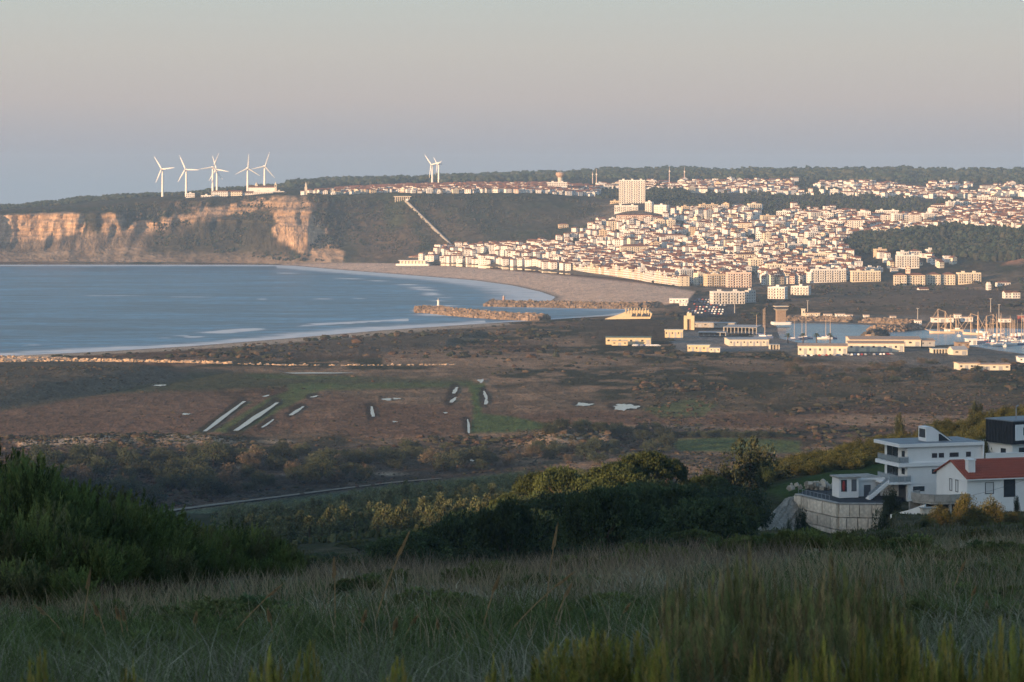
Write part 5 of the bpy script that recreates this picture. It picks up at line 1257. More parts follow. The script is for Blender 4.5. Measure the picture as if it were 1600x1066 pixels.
# the ridge on the skyline
n = 7500
px = r4.uniform(-120, 1740, n); t = r4.random(n)
Yc_, Zc_ = FAR.ctrl(px)
Yy = Yc_[5]+(Yc_[6]-Yc_[5])*(0.25+0.78*t); Xx = (px-800)*Yy/F; zz = FAR.z(px, Yy)+(fbm(Xx/90, Yy/90, 4, 22)-0.5)*7
hgt = np.where(px > 450, r4.uniform(4, 8, n), r4.uniform(2, 4.0, n))*(0.7+0.6*vnoise(px/30, Yy/300, 3))
clumps('ridge_woodland', np.stack([Xx, Yy, zz+hgt*0.8], -1), hgt*r4.uniform(0.8, 1.5, n), hgt, tone(n, r4, [(0.028, 0.042, 0.024), (0.04, 0.05, 0.028), (0.05, 0.052, 0.03)]), 1, 'dark pine woodland along the far skyline ridge')
# the wooded hill at the inland end and the gap by the tall slab, and greenery between the plateau houses
def wood(name, poly, n, kmin, h0, h1, cols, seed, label, gap=9, wob=0):
    poly = np.array(poly, float); r_ = np.random.default_rng(seed)
    x = r_.uniform(poly[:, 0].min(), poly[:, 0].max(), n*3); y = r_.uniform(poly[:, 1].min(), poly[:, 1].max(), n*3)
    k = poly_sd(x, y, poly) < 0
    if wob: k &= vnoise(x/30, y/10, seed) > wob
    x, y = x[k][:n], y[k][:n]; P = []
    for a, b in zip(x, y):
        g = FAR.at_row(a, b, kmin)
        if g: P.append(g)
    P = np.array(P); ok = off_buildings(P[:, 0], P[:, 1], gap); P = P[ok]; m_ = len(P)
    h = r_.uniform(h0, h1, m_); P[:, 2] += h*0.7
    return clumps(name, P, h*r_.uniform(0.6, 1.1, m_), h, tone(m_, r_, cols), seed, label)
DK = [(0.024, 0.036, 0.023), (0.034, 0.042, 0.026), (0.042, 0.043, 0.029)]
BR = [(0.038, 0.04, 0.027), (0.052, 0.045, 0.031), (0.068, 0.054, 0.038)]
wood('hill_woodland', [(1312, 380), (1325, 352), (1400, 358), (1460, 352), (1500, 345), (1640, 330), (1640, 400), (1560, 410), (1480, 400), (1400, 395), (1330, 398)], 2300, 0, 3, 6, DK, 11, 'dark pine wood covering the hill at the inland end of the town')
wood('gap_woodland', [(1008, 316), (1010, 288), (1060, 296), (1100, 318), (1090, 334), (1075, 330), (1050, 320)], 420, 2, 3, 5.5, DK, 12, 'dark trees in the gap beside the tall slab')
wood('slope_scrub', [(520, 320), (600, 306), (760, 303), (900, 312), (950, 322), (930, 350), (890, 362), (860, 380), (700, 386), (560, 408), (540, 380)], 1700, 0, 0.7, 2.2, DK+BR, 13, 'dark scrub on the steep slope below the clifftop village', 7, 0.35)
wood('cliff_scrub', [(-100, 334), (130, 328), (230, 318), (300, 312), (440, 306), (520, 306), (540, 410), (440, 408), (330, 395), (240, 385), (240, 345), (150, 330)], 1900, 0, 1.0, 3.0, DK+BR, 14, 'scrub on the ledges of the sea cliff', 7, 0.42)
wood('plateau_scrub', [(880, 300), (1000, 290), (1640, 288), (1640, 335), (1320, 345), (1100, 325), (940, 312)], 2000, 2, 2, 4.5, DK, 15, 'trees between the houses of the plateau', 8, 0.35)
wood('town_greenery', [(860, 384), (930, 345), (1320, 345), (1330, 400), (1250, 445), (1180, 430), (1000, 398)], 1500, 0, 1.5, 3.6, DK, 16, 'small trees between the houses of the hillside town', 6.5, 0.22)
wood('field_scrub', [(1240, 448), (1560, 440), (1650, 430), (1650, 480), (1240, 484)], 900, 0, 0.8, 2.4, BR+DK, 17, 'brown scrub in the field behind the harbour', 8, 0.35)
# rough scrub over the flats
n = 27000
py = 428+(800-428)*r4.random(n)**0.9; px = r4.uniform(-140, 1740, n)
Yy = (EYE-3.2)*F/(py-HZ); Xx = (px-800)*Yy/F
dens = fbm(Xx/90, Yy/140, 4, 81)
land = water_sd(Xx, Yy) > 40
beach = poly_sd(px, py, BEACH_N) > 3
marsh = (px < 990) & (py > 585) & (py < 684)
p_keep = np.where(marsh, 0.10, np.where(dens > 0.52, 0.95, 0.25))
dune = poly_sd(px, py, [(-900, 575), (100, 565), (200, 570), (290, 588), (250, 602), (120, 622), (0, 640), (-900, 660)]) < 0
p_keep = np.where(dune, 0.95, p_keep)
p_keep = np.where((px > 990) & (py > 540), np.where(dens > 0.45, 0.9, 0.35), p_keep)
for poly in ([(1040, 505), (1250, 495), (1250, 552), (1060, 552)], [(1200, 486), (1700, 486), (1700, 568), (1240, 562)], [(1050, 455), (1160, 455), (1160, 498), (1060, 498)], [(930, 480), (1030, 480), (1030, 545), (930, 545)], [(-200, 560), (760, 568), (760, 590), (360, 586), (-200, 582)],
             [(-900, 830), (200, 812), (270, 796), (480, 773), (700, 745), (820, 732), (820, 756), (700, 768), (480, 800), (270, 830)], [(1040, 686), (1250, 680), (1250, 710), (1040, 706)]):
    p_keep = np.where(poly_sd(px, py, poly) < 0, 0, p_keep)
for (x0, y0, x1, y1, w) in ((320, 674, 382, 627, 9), (368, 673, 434, 629, 12), (454, 649, 474, 635, 8), (410, 668, 428, 655, 5), (583, 651, 581, 635, 6), (733, 677, 731, 655, 4), (759, 632, 758, 611, 6), (705, 629, 714, 605, 8), (955, 636, 1002, 636, 10), (900, 632, 930, 632, 6), (712, 719, 760, 719, 4)):
    ex, ey = x1-x0, y1-y0; tt = np.clip(((px-x0)*ex+(py-y0)*ey)/(ex*ex+ey*ey), 0, 1)
    near = np.hypot((px-x0-tt*ex)/1.0, (py-y0-tt*ey)*1.2) < w+3
    p_keep = np.where(near & (py > y0-60), np.where(py > np.minimum(y0, y1)-8, 0, p_keep), p_keep)
k = land & beach & (r4.random(n) < p_keep)
Xx, Yy, px, py = Xx[k], Yy[k], px[k], py[k]; n = len(Xx)
h = r4.uniform(0.22, 0.75, n)*np.where(vnoise(Xx/50, Yy/80, 83) > 0.66, 1.9, 1.0)*np.where(marsh[k], 0.6, 1)*np.where(py < 560, 1.7, 1)
zz = plain_z(Xx, Yy)
cc = tone(n, r4, [(0.042, 0.042, 0.028), (0.055, 0.047, 0.033), (0.035, 0.04, 0.026), (0.075, 0.056, 0.038), (0.07, 0.047, 0.034)])
clumps('marsh_scrub', np.stack([Xx, Yy, zz+h*0.4], -1), h*r4.uniform(1.2, 2.6, n), h, cc, 20, 'low brown scrub scattered over the flats')

# tufts speckling the sandy humps
n = 1500; px = np.where(r4.random(n) < 0.7, r4.uniform(30, 385, n), r4.uniform(805, 955, n)); py = np.where(px < 500, r4.uniform(681, 700, n), r4.uniform(672, 704, n))
Yy = (EYE-3.2)*F/(py-HZ); Xx = (px-800)*Yy/F; h = r4.uniform(0.25, 0.7, n)
clumps('dune_tufts', np.stack([Xx, Yy, plain_z(Xx, Yy)+h*0.3], -1), h*r4.uniform(1.0, 1.8, n), h, tone(n, r4, [(0.05, 0.045, 0.03), (0.075, 0.06, 0.04), (0.04, 0.045, 0.028)]), 23, 'dark tufts speckling the sandy humps')
# ---------------------------------------------------------------- trees near enough to show their build
def leaf_tris(C, R_, per, size, r_, up=0.3, flat=1.0, cols=((0.04, 0.055, 0.025),), amp=0.4, skew=1.0):
    """small leaf faces spread through clumps with centres C and radii R_"""
    n = len(C); N_ = n*per
    c = np.repeat(C, per, 0); rr = np.repeat(R_, per)
    d = r_.normal(size=(N_, 3)); d /= np.linalg.norm(d, axis=1)[:, None]
    p = c+d*(rr*(0.35+0.65*r_.random(N_)**0.5))[:, None]*np.array([1, 1, flat])
    ax = r_.normal(size=(N_, 3)); ax[:, 2] += up*2; ax = ax+d*0.8; ax /= np.linalg.norm(ax, axis=1)[:, None]
    sd = np.cross(ax, r_.normal(size=(N_, 3))); sd /= np.linalg.norm(sd, axis=1)[:, None]+1e-9
    s = size*(0.6+0.8*r_.random(N_))[:, None]
    V = np.stack([p-sd*s*0.45*skew, p+sd*s*0.45*skew, p+ax*s*1.2], 1)
    cb = np.array(cols)[r_.integers(0, len(cols), n)]*(1-amp+2*amp*r_.random((n, 1)))
    cc = np.repeat(cb, per, 0)*(0.8+0.4*r_.random((N_, 1)))
    return V.reshape(-1, 3), np.repeat(cc, 3, 0)
def crown_mesh(name, parts):
    V = np.concatenate([p[0] for p in parts]); c = np.concatenate([p[1] for p in parts])
    return mesh_np(name, V, np.arange(len(V)).reshape(-1, 3), c, False, [M_LEAF])
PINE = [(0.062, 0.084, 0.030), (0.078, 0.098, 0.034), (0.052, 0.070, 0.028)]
def proto_stone_pine(i):
    r_ = np.random.default_rng(100+i); rr = random.Random(i)
    Rc = 1.0; n = 150
    # unit tree: crown radius 1, whole height about 1.7
    a = r_.random(n)*2*pi; q = np.sqrt(r_.random(n)); lob = 1+0.16*np.sin(a*3+i)+0.1*np.sin(a*5+2*i)
    x = q*np.cos(a)*lob; y = q*np.sin(a)*lob; z = 1.22+0.42*np.sqrt(np.clip(1-q**2, 0, 1))-0.10*q-0.16*r_.random(n)
    C_ = np.stack([x, y, z], 1)
    cr = crown_mesh('pine_crown', [leaf_tris(C_, 0.13+0.07*r_.random(n), 64, 0.05, r_, 0.5, 0.8, PINE, 0.3)])
    tb = MB(); tb.tube((0, 0, -0.5), (0.05, 0, 0.55), 0.085, 0.06, 7)
    for k in range(6):
        b = k*1.05+rr.uniform(-0.3, 0.3); m_ = (0.05+0.3*cos(b), 0.3*sin(b), 0.95); tb.tube((0.05, 0, 0.5), m_, 0.045, 0.03, 5); tb.tube(m_, (0.75*cos(b), 0.75*sin(b), 1.22), 0.03, 0.014, 5)
    return tb.mesh('pine_trunk', M_BARK), cr
def proto_scrub_tree(i, cols, n=70, per=36, size=0.075, tall=1.0):
    r_ = np.random.default_rng(200+i)
    d = r_.normal(size=(n, 3)); d /= np.linalg.norm(d, axis=1)[:, None]; q = r_.random(n)**0.4
    C_ = d*q[:, None]*np.array([0.9, 0.9, 0.62*tall]); C_[:, 2] += 0.72*tall
    C_ *= 1+0.25*(vnoise(C_[:, 0]*2+i, C_[:, 1]*2, i)[:, None]-0.5)
    cr = crown_mesh('tree_crown', [leaf_tris(C_, 0.16+0.1*r_.random(n), per, size, r_, 0.4, 0.9, cols, 0.35)])
    tb = MB(); tb.tube((0, 0, -0.4), (0, 0, 0.7), 0.07, 0.035, 6)
    for k in range(5):
        b = k*1.3+i; tb.tube((0, 0, 0.3+0.06*k), (0.5*cos(b), 0.5*sin(b), 0.75+0.06*k), 0.03, 0.01, 4)
    return tb.mesh('tree_trunk', M_BARK), cr
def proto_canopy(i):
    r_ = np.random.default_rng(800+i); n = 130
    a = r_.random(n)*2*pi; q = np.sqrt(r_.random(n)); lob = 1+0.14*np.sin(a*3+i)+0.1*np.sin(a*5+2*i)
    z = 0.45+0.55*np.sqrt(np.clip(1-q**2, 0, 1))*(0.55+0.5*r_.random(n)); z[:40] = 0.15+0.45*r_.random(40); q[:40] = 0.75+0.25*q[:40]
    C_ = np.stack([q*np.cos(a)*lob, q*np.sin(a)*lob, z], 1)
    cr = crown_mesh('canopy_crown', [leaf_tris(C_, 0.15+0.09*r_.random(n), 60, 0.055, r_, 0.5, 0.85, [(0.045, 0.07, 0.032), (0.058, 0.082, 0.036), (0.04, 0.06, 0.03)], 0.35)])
    tb = MB(); tb.tube((0, 0, -0.4), (0, 0, 0.5), 0.07, 0.04, 6)
    for k in range(5): b = k*1.3+i; tb.tube((0, 0, 0.2), (0.6*cos(b), 0.6*sin(b), 0.55), 0.035, 0.012, 4)
    return tb.mesh('canopy_trunk', M_BARK), cr
def proto_young_pine(i):
    r_ = np.random.default_rng(300+i); n = 34
    t = r_.random(n)**0.8; a = r_.random(n)*2*pi; q = (1-t**1.6)*(0.45+0.2*r_.random(n))
    C_ = np.stack([q*np.cos(a), q*np.sin(a), 0.2+t*1.1], 1)
    cr = crown_mesh('young_pine_crown', [leaf_tris(C_, 0.17+0.08*r_.random(n), 22, 0.10, r_, 0.6, 1, [(0.12, 0.14, 0.07), (0.10, 0.12, 0.06), (0.14, 0.145, 0.078)], 0.3)])
    tb = MB(); tb.tube((0, 0, -0.3), (0, 0, 0.9), 0.05, 0.02, 5)
    return tb.mesh('young_pine_trunk', M_BARK), cr
def proto_bush(i, cols, n=60, per=34, size=0.06, up=0.9):
    r_ = np.random.default_rng(400+i)
    d = r_.normal(size=(n, 3)); d[:, 2] = np.abs(d[:, 2]); d /= np.linalg.norm(d, axis=1)[:, None]; q = r_.random(n)**0.45
    C_ = d*q[:, None]*np.array([0.62, 0.62, 0.78]); C_[:, 2] += 0.1
    return crown_mesh('bush_foliage', [leaf_tris(C_, 0.12+0.1*r_.random(n), per, size, r_, up, 1.3, cols, 0.35, 0.7)])
SP = [proto_stone_pine(i) for i in range(4)]
ST = [proto_scrub_tree(i, [(0.055, 0.07, 0.038), (0.07, 0.076, 0.042), (0.043, 0.057, 0.033)]) for i in range(4)]
SB = [proto_scrub_tree(10+i, [(0.14, 0.105, 0.07), (0.12, 0.10, 0.065), (0.10, 0.09, 0.06)], 60, 30, 0.07) for i in range(2)]
CN = [proto_canopy(i) for i in range(4)]
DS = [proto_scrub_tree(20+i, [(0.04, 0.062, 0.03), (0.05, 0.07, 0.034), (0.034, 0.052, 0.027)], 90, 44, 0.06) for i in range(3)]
YP = [proto_young_pine(i) for i in range(4)]
RB = [proto_bush(i, [(0.085, 0.085, 0.03), (0.068, 0.075, 0.028), (0.05, 0.06, 0.024)]) for i in range(4)]
def plant(name, protos, i, x, y, z, s, sz, label, cat='tree', group=None):
    tr, cr = protos[i % len(protos)]
    t = thing(name, label, cat, (x, y, z), random.uniform(0, 6.28), group); t.scale = (s, s, sz)
    put('trunk', tr, t); put('crown', cr, t)
    return t
def by_px(os_, f):
    os_.sort(key=lambda o: pxof(o.location.x, o.location.y))
    for i, o in enumerate(os_): o['label'] = f(i)
# stone pines: (photo px of the crown's middle, row of its top, half width in px, distance)
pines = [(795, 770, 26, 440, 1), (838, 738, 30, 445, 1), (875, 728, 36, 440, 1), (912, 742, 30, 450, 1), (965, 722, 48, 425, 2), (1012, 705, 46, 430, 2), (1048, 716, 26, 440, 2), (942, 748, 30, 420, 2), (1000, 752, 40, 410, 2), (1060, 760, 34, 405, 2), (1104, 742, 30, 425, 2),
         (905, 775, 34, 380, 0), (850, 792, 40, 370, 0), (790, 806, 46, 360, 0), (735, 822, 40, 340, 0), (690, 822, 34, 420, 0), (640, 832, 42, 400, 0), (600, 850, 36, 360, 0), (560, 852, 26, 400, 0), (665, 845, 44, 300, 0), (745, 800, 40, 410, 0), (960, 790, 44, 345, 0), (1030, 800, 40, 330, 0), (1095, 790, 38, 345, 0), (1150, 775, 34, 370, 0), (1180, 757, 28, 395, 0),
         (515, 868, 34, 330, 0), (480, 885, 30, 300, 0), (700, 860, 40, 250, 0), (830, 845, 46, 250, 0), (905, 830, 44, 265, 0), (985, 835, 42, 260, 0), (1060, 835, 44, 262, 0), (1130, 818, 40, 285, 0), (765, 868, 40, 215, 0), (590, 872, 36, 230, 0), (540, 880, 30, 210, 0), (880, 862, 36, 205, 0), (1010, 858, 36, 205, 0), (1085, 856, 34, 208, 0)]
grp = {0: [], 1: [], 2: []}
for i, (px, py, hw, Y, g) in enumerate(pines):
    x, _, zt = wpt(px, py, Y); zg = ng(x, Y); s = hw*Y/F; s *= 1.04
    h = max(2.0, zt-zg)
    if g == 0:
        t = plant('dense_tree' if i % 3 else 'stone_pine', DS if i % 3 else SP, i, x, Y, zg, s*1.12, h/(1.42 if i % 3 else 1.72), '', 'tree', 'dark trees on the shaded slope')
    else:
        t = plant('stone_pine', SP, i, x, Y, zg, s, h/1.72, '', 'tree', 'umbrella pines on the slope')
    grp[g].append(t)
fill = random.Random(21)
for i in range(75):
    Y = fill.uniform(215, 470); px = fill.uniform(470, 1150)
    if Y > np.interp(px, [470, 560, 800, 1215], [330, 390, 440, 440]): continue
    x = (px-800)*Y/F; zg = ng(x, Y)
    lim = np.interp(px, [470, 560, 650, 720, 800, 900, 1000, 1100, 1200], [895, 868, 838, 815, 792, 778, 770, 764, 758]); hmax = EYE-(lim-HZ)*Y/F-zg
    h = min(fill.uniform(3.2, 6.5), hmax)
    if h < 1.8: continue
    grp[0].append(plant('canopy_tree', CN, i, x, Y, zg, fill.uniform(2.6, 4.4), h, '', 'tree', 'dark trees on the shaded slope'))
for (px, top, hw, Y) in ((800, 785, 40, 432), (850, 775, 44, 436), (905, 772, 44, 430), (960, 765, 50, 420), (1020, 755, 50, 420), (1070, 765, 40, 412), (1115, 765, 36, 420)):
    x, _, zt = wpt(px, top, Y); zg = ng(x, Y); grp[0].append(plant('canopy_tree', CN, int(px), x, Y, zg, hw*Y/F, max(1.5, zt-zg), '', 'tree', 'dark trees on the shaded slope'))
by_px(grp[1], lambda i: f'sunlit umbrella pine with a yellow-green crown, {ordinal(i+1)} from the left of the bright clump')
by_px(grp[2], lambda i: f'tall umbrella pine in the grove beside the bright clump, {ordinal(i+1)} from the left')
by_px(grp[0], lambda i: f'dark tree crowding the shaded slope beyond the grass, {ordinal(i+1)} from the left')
# the big lit conifer and its dark companion
for (px, py, hw, Y, protos, nm, lab, ty) in ((1172, 686, 46, 455, ST, 'large_conifer', 'big round sunlit conifer standing above the others beside the bushy ridge', 1.35), (1196, 730, 17, 440, DS, 'dark_conifer', 'narrow dark conifer in front of the big sunlit one', 1.4), (1145, 735, 18, 470, ST, 'small_conifer', 'smaller half-lit tree on the seaward side of the big conifer', 1.35),
                                            (1404, 645, 11, 600, ST, 'ridge_tree', 'small thin tree sticking up from the bushy ridge before the tan field', 1.4), (1525, 622, 12, 620, ST, 'ridge_tree', 'taller tree on the crest of the bushy ridge above the dark box house', 1.4), (1085, 742, 28, 452, ST, 'slope_tree', 'half-lit rounded tree just inland of the umbrella pines', 1.35), (1112, 733, 30, 458, ST, 'slope_tree', 'half-lit rounded tree midway between the umbrella pines and the big conifer', 1.35), (1140, 726, 26, 462, ST, 'slope_tree', 'half-lit tree touching the seaward side of the big conifer', 1.35), (1216, 733, 28, 470, ST, 'slope_tree', 'half-lit tree touching the inland side of the big conifer', 1.35), (1238, 728, 24, 482, ST, 'slope_tree', 'small half-lit tree where the bushy ridge begins', 1.35),
                                            (910, 792, 20, 455, ST, 'small_conifer', 'small lit tree under the umbrella pine grove', 1.35), (930, 775, 22, 470, ST, 'small_conifer', 'yellowish tree glimpsed between the umbrella pines', 1.35)):
    x, _, zt = wpt(px, py, Y); zg = ng(x, Y); plant(nm, protos, int(px), x, Y, zg, hw*Y/F, max(2, zt-zg)/ty, lab, 'tree')
# young pines of the plantation below
rr = random.Random(5); spots = []
tries = 0
while len(spots) < 290 and tries < 20000:
    tries += 1
    Y = rr.uniform(480, 760); px = rr.uniform(360, 930)
    top = np.interp(px, [350, 420, 520, 700, 880, 1000], [960, 930, 900, 880, 840, 790])
    if Y > top: continue
    x = (px-800)*Y/F
    if all((x-a)**2+(Y-b)**2 > 4.2**2 for a, b in spots): spots.append((x, Y))
spots.sort(key=lambda p: -p[1])
for i, (x, Y) in enumerate(spots):
    s = rr.uniform(2.2, 3.6); plant('young_pine', YP, i, x, Y, ng(x, Y), s*1.05, s*rr.uniform(0.95, 1.3), 'one of the small young pines in the dense plantation below the dark slope', 'tree', 'young pines of the plantation')
P_ = []
rq = np.random.default_rng(78); n = 1900
Y = np.sqrt(rq.uniform(640**2, 930**2, n)); px = rq.uniform(345, 1010, n); k = Y < np.interp(px, [345, 420, 520, 700, 880, 1010], [960, 930, 900, 885, 845, 790]); px, Y = px[k], Y[k]; n = len(px); x = (px-800)*Y/F
zb = near_z(x, Y); sz = rq.uniform(1.8, 3.4, n); nc = 6
Cc = np.repeat(np.stack([x, Y, zb], 1), nc, 0); ss = np.repeat(sz, nc); tt = rq.random(n*nc); aa = rq.random(n*nc)*6.28; qq = (1-tt**1.5)*0.5*ss
Cc = Cc+np.stack([qq*np.cos(aa), qq*np.sin(aa), (0.25+tt*0.9)*ss], 1)
Vp, Cp = leaf_tris(Cc, ss*0.22, 13, 0.34, rq, 0.6, 1, [(0.12, 0.14, 0.07), (0.10, 0.12, 0.06), (0.14, 0.145, 0.078), (0.085, 0.105, 0.055)], 0.3)
tag(put('young_pine_mass', mesh_np('young_pine_mass', Vp, np.arange(len(Vp)).reshape(-1, 3), Cp, False, [M_LEAF])), 'further young pines filling the plantation', None, None, 'stuff')
rq = np.random.default_rng(77); n = 5200
Y = rq.uniform(470, 1030, n); px = rq.uniform(330, 1000, n); x = (px-800)*Y/F
k = Y < np.interp(px, [330, 420, 520, 700, 880, 1000], [980, 940, 905, 885, 840, 790]); x, Y = x[k], Y[k]; h = rq.uniform(0.4, 1.2, len(x))
clumps('plantation_undergrowth', np.stack([x, Y, near_z(x, Y)+h*0.4], -1), h*rq.uniform(0.5, 0.9, len(x)), h, tone(len(x), rq, [(0.06, 0.075, 0.034), (0.045, 0.058, 0.03), (0.075, 0.08, 0.04)]), 31, 'green undergrowth between the young pines')
# trees of the valley floor, in shade
rows_ = {}
vt = []
for i in range(150):
    for _ in range(60):
        px = rr.uniform(60, 1000); py = rr.uniform(703, 800)
        if py > np.interp(px, [60, 270, 480, 700, 820, 1000], [815, 790, 762, 740, 728, 725]): continue
        if py < np.interp(px, [60, 400, 700, 800, 1000], [708, 704, 700, 700, 690]): continue
        x, y, z = on_level(px, py, 3.2)
        if all((x-a)**2+((y-b)*0.5)**2 > 4.5**2 for a, b, *_ in vt): vt.append((x, y, px, py)); break
g1, g2 = [], []
for i, (x, y, px, py) in enumerate(sorted(vt, key=lambda v: -v[1])):
    s = rr.uniform(3.0, 6.2)*(1.15 if py > 725 else 0.8); brown = rr.random() < 0.28
    t = plant('bare_tree' if brown else 'valley_tree', SB if brown else ST, i, x, y, gz(x, y), s*1.05, s*rr.uniform(0.8, 1.15), '', 'tree', 'brownish trees of the valley floor' if brown else 'green trees of the valley floor')
    (g1 if brown else g2).append(t)
by_px(g1, lambda i: f'brownish half-bare tree on the valley floor, {ordinal(i+1)} from the left')
by_px(g2, lambda i: f'dull green tree on the shaded valley floor, {ordinal(i+1)} from the left')
# thicket at the far right of the valley, trees round the sandy hump
g3 = []
for i in range(34):
    px = rr.uniform(850, 1060); py = rr.uniform(672, 712); x, y, z = on_level(px, py, 3.2); s = rr.uniform(2.4, 4.6)
    g3.append(plant('thicket_tree', ST, i, x, y, gz(x, y), s*1.2, s, '', 'tree', 'thicket on the sandy hump'))
for i in range(26):
    px = 1055+i*6.5+rr.uniform(-3, 3); x, y, z = on_level(px, 683+rr.uniform(-1.5, 1.5), 3.2); s = rr.uniform(1.6, 2.4)
    g3.append(plant('hedge_tree', ST, i, x, y, gz(x, y), s*1.3, s, '', 'tree', 'hedge line by the green field'))
by_px([t for t in g3 if t['group'].startswith('thicket')], lambda i: f'dark tree of the thicket on the sandy hump, {ordinal(i+1)} from the left')
by_px([t for t in g3 if t['group'].startswith('hedge')], lambda i: f'low dark tree in the hedge line behind the green field, {ordinal(i+1)} from the left')
g4 = []
for i in range(40):
    px = rr.choice([rr.uniform(1230, 1400), rr.uniform(1350, 1600)]); py = rr.uniform(566, 600); x, y, z = on_level(px, py, 3.2); s = rr.uniform(2.0, 4.0)
    g4.append(plant('reed_thicket_tree', SB if rr.random() < 0.6 else ST, i, x, y, gz(x, y), s*1.5, s*0.9, '', 'tree', 'bushy trees behind the warehouses'))
by_px(g4, lambda i: f'bushy tree at the marsh edge below the warehouses, {ordinal(i+1)} from the left')
# the bushy ridge behind the white house
rb_ = []
for i in range(299):
    px = rr.uniform(1195, 1660); lo = np.interp(px, [1195, 1300, 1400, 1600, 1660], [472, 470, 505, 485, 485]); hi = np.interp(px, [1195, 1300, 1400, 1600, 1660], [560, 574, 596, 625, 632])
    Y = rr.uniform(lo, hi); x = (px-800)*Y/F; s = rr.uniform(1.8, 3.0)
    if px > 1380 and Y < 500: continue
    t = thing('ridge_bush', 'one of the yellow-green bushes covering the ridge behind the white house', 'bush', (x, Y, ng(x, Y)-0.2), rr.uniform(0, 6), 'bushes of the ridge'); t.scale = (s*1.25, s*1.25, s)
    put('foliage', RB[i % 4], t)
# ---------------------------------------------------------------- the white houses on the slope
M_HW = mat('house_white', (0.80, 0.80, 0.79), rough=0.8, noise=0.7, amp=0.05, noise2=(7, 0.03))
M_FASC = mat('fascia_white', (0.82, 0.82, 0.81), rough=0.7, noise=1.2, amp=0.05)
M_BLUEROOF = mat('roof_membrane', (0.20, 0.22, 0.245), rough=0.6, noise=0.8, amp=0.2)
M_DARKCLAD = mat('dark_cladding', (0.028, 0.030, 0.034), rough=0.6, noise=3, amp=0.2, stretch=(1, 1, 0.1))
M_SHUT = mat('shutter', (0.62, 0.63, 0.63), rough=0.6)
M_GLASS = mat('near_glass', (0.045, 0.055, 0.065), rough=0.08, spec=0.8)
M_GLASSP = mat('balustrade_glass', (0.30, 0.34, 0.36), rough=0.12, spec=0.6)
M_FRAME = mat('window_frame', (0.06, 0.062, 0.068), rough=0.5)
M_TILE = mat('red_tile', (0.32, 0.085, 0.055), rough=0.85, noise=1.2, amp=0.25)
M_YARD = mat('asphalt_yard', (0.05, 0.052, 0.056), rough=0.95, noise=0.7, amp=0.25)
M_GATE = mat('grey_door', (0.13, 0.14, 0.155), rough=0.6)
M_BLOCK = mat('stone_block', (0.55, 0.49, 0.41), rough=0.95, noise=0.8, amp=0.25, noise2=(4, 0.2), bump=0.4, rnd=0.2)
def win(b, parent, x0, x1, y, z0, z1, face='f', m=None, frame=0.07):
    """a window let into a wall: frame with a pane set back in it; face f: wall at y, l: wall at x=y"""
    fr = MB(); pn = MB(); pr = 0.04
    def bx(B, a0, a1, d0, d1, c0, c1):
        if face == 'f': B.box(a0, a1, y-d1, y-d0, c0, c1)
        else: B.box(y-d1, y-d0, a0, a1, c0, c1)
    bx(fr, x0, x1, -0.05, pr, z0, z0+frame); bx(fr, x0, x1, -0.05, pr, z1-frame, z1)
    bx(fr, x0, x0+frame, -0.05, pr, z0+frame, z1-frame); bx(fr, x1-frame, x1, -0.05, pr, z0+frame, z1-frame)
    o = fr.build('window', M_FRAME, parent)
    bx(pn, x0+frame, x1-frame, -0.05, 0.012, z0+frame, z1-frame); pn.build('pane', m or M_GLASS, o)
def rail(parent, p0, p1, h=1.0, n=4):
    """glass balustrade of n panes with posts and a handrail"""
    p0 = Vector(p0); p1 = Vector(p1); d = (p1-p0); u = d.normalized(); s = Vector((-u.y, u.x, 0)).normalized()*0.015; up = Vector((0, 0, 1))
    o = MB().tube(p0+up*h, p1+up*h, 0.035, 0.035, 5).build('handrail', M_METAL, parent)
    for i in range(n+1):
        q = p0+d*(i/n); MB().tube(q, q+up*h, 0.03, 0.03, 5).build('post', M_METAL, o)
    for i in range(n):
        a = p0+d*((i+0.06)/n); b = p0+d*((i+0.94)/n)
        MB().hexa([a-s+up*0.1, b-s+up*0.1, b+s+up*0.1, a+s+up*0.1], [a-s+up*(h-0.08), b-s+up*(h-0.08), b+s+up*(h-0.08), a+s+up*(h-0.08)]).build('pane', M_GLASSP, o)
HY = radians(18)
hx, _, hz0 = wpt(1418, 781, 408)
H1 = thing('white_house', 'white three-storey modern house with flat overhanging roof, glass balconies and a wedge skylight', 'house', (hx, 408, hz0), HY, 'houses on the slope')
W1, D1 = 12.4, 7.8
F1, F2, RT = 2.36, 4.96, 7.9
MB().box(0, W1, 0, D1, -2.5, F1, skip='').build('ground_floor_wall', M_HW, H1)
MB().box(0.0, W1, 0.0, D1, F1+0.3, F2, skip='').build('middle_floor_wall', M_HW, H1)
MB().box(0.0, W1, 0.0, D1, F2+0.55, RT, skip='').build('top_floor_wall', M_HW, H1)
MB().box(-1.6, 0.6, -0.35, D1-0.6, F1, F1+0.3).box(0.6, W1-0.02, -0.02, D1, F1, F1+0.3).build('lower_slab', M_FASC, H1)
MB().box(-1.6, W1+0.15, -0.35, D1, F2, F2+0.55).build('middle_slab', M_FASC, H1)
MB().box(-1.6, W1+0.2, -0.5, D1+0.5, RT, RT+0.5).build('roof_slab', M_FASC, H1)
MB().box(-1.35, W1-0.05, -0.25, D1+0.25, RT+0.5, RT+0.56).build('roof_membrane', M_BLUEROOF, H1)
MB().box(W1-0.02, W1+0.18, -0.45, 0.4, F2+0.55, RT).build('end_fin', M_FASC, H1)
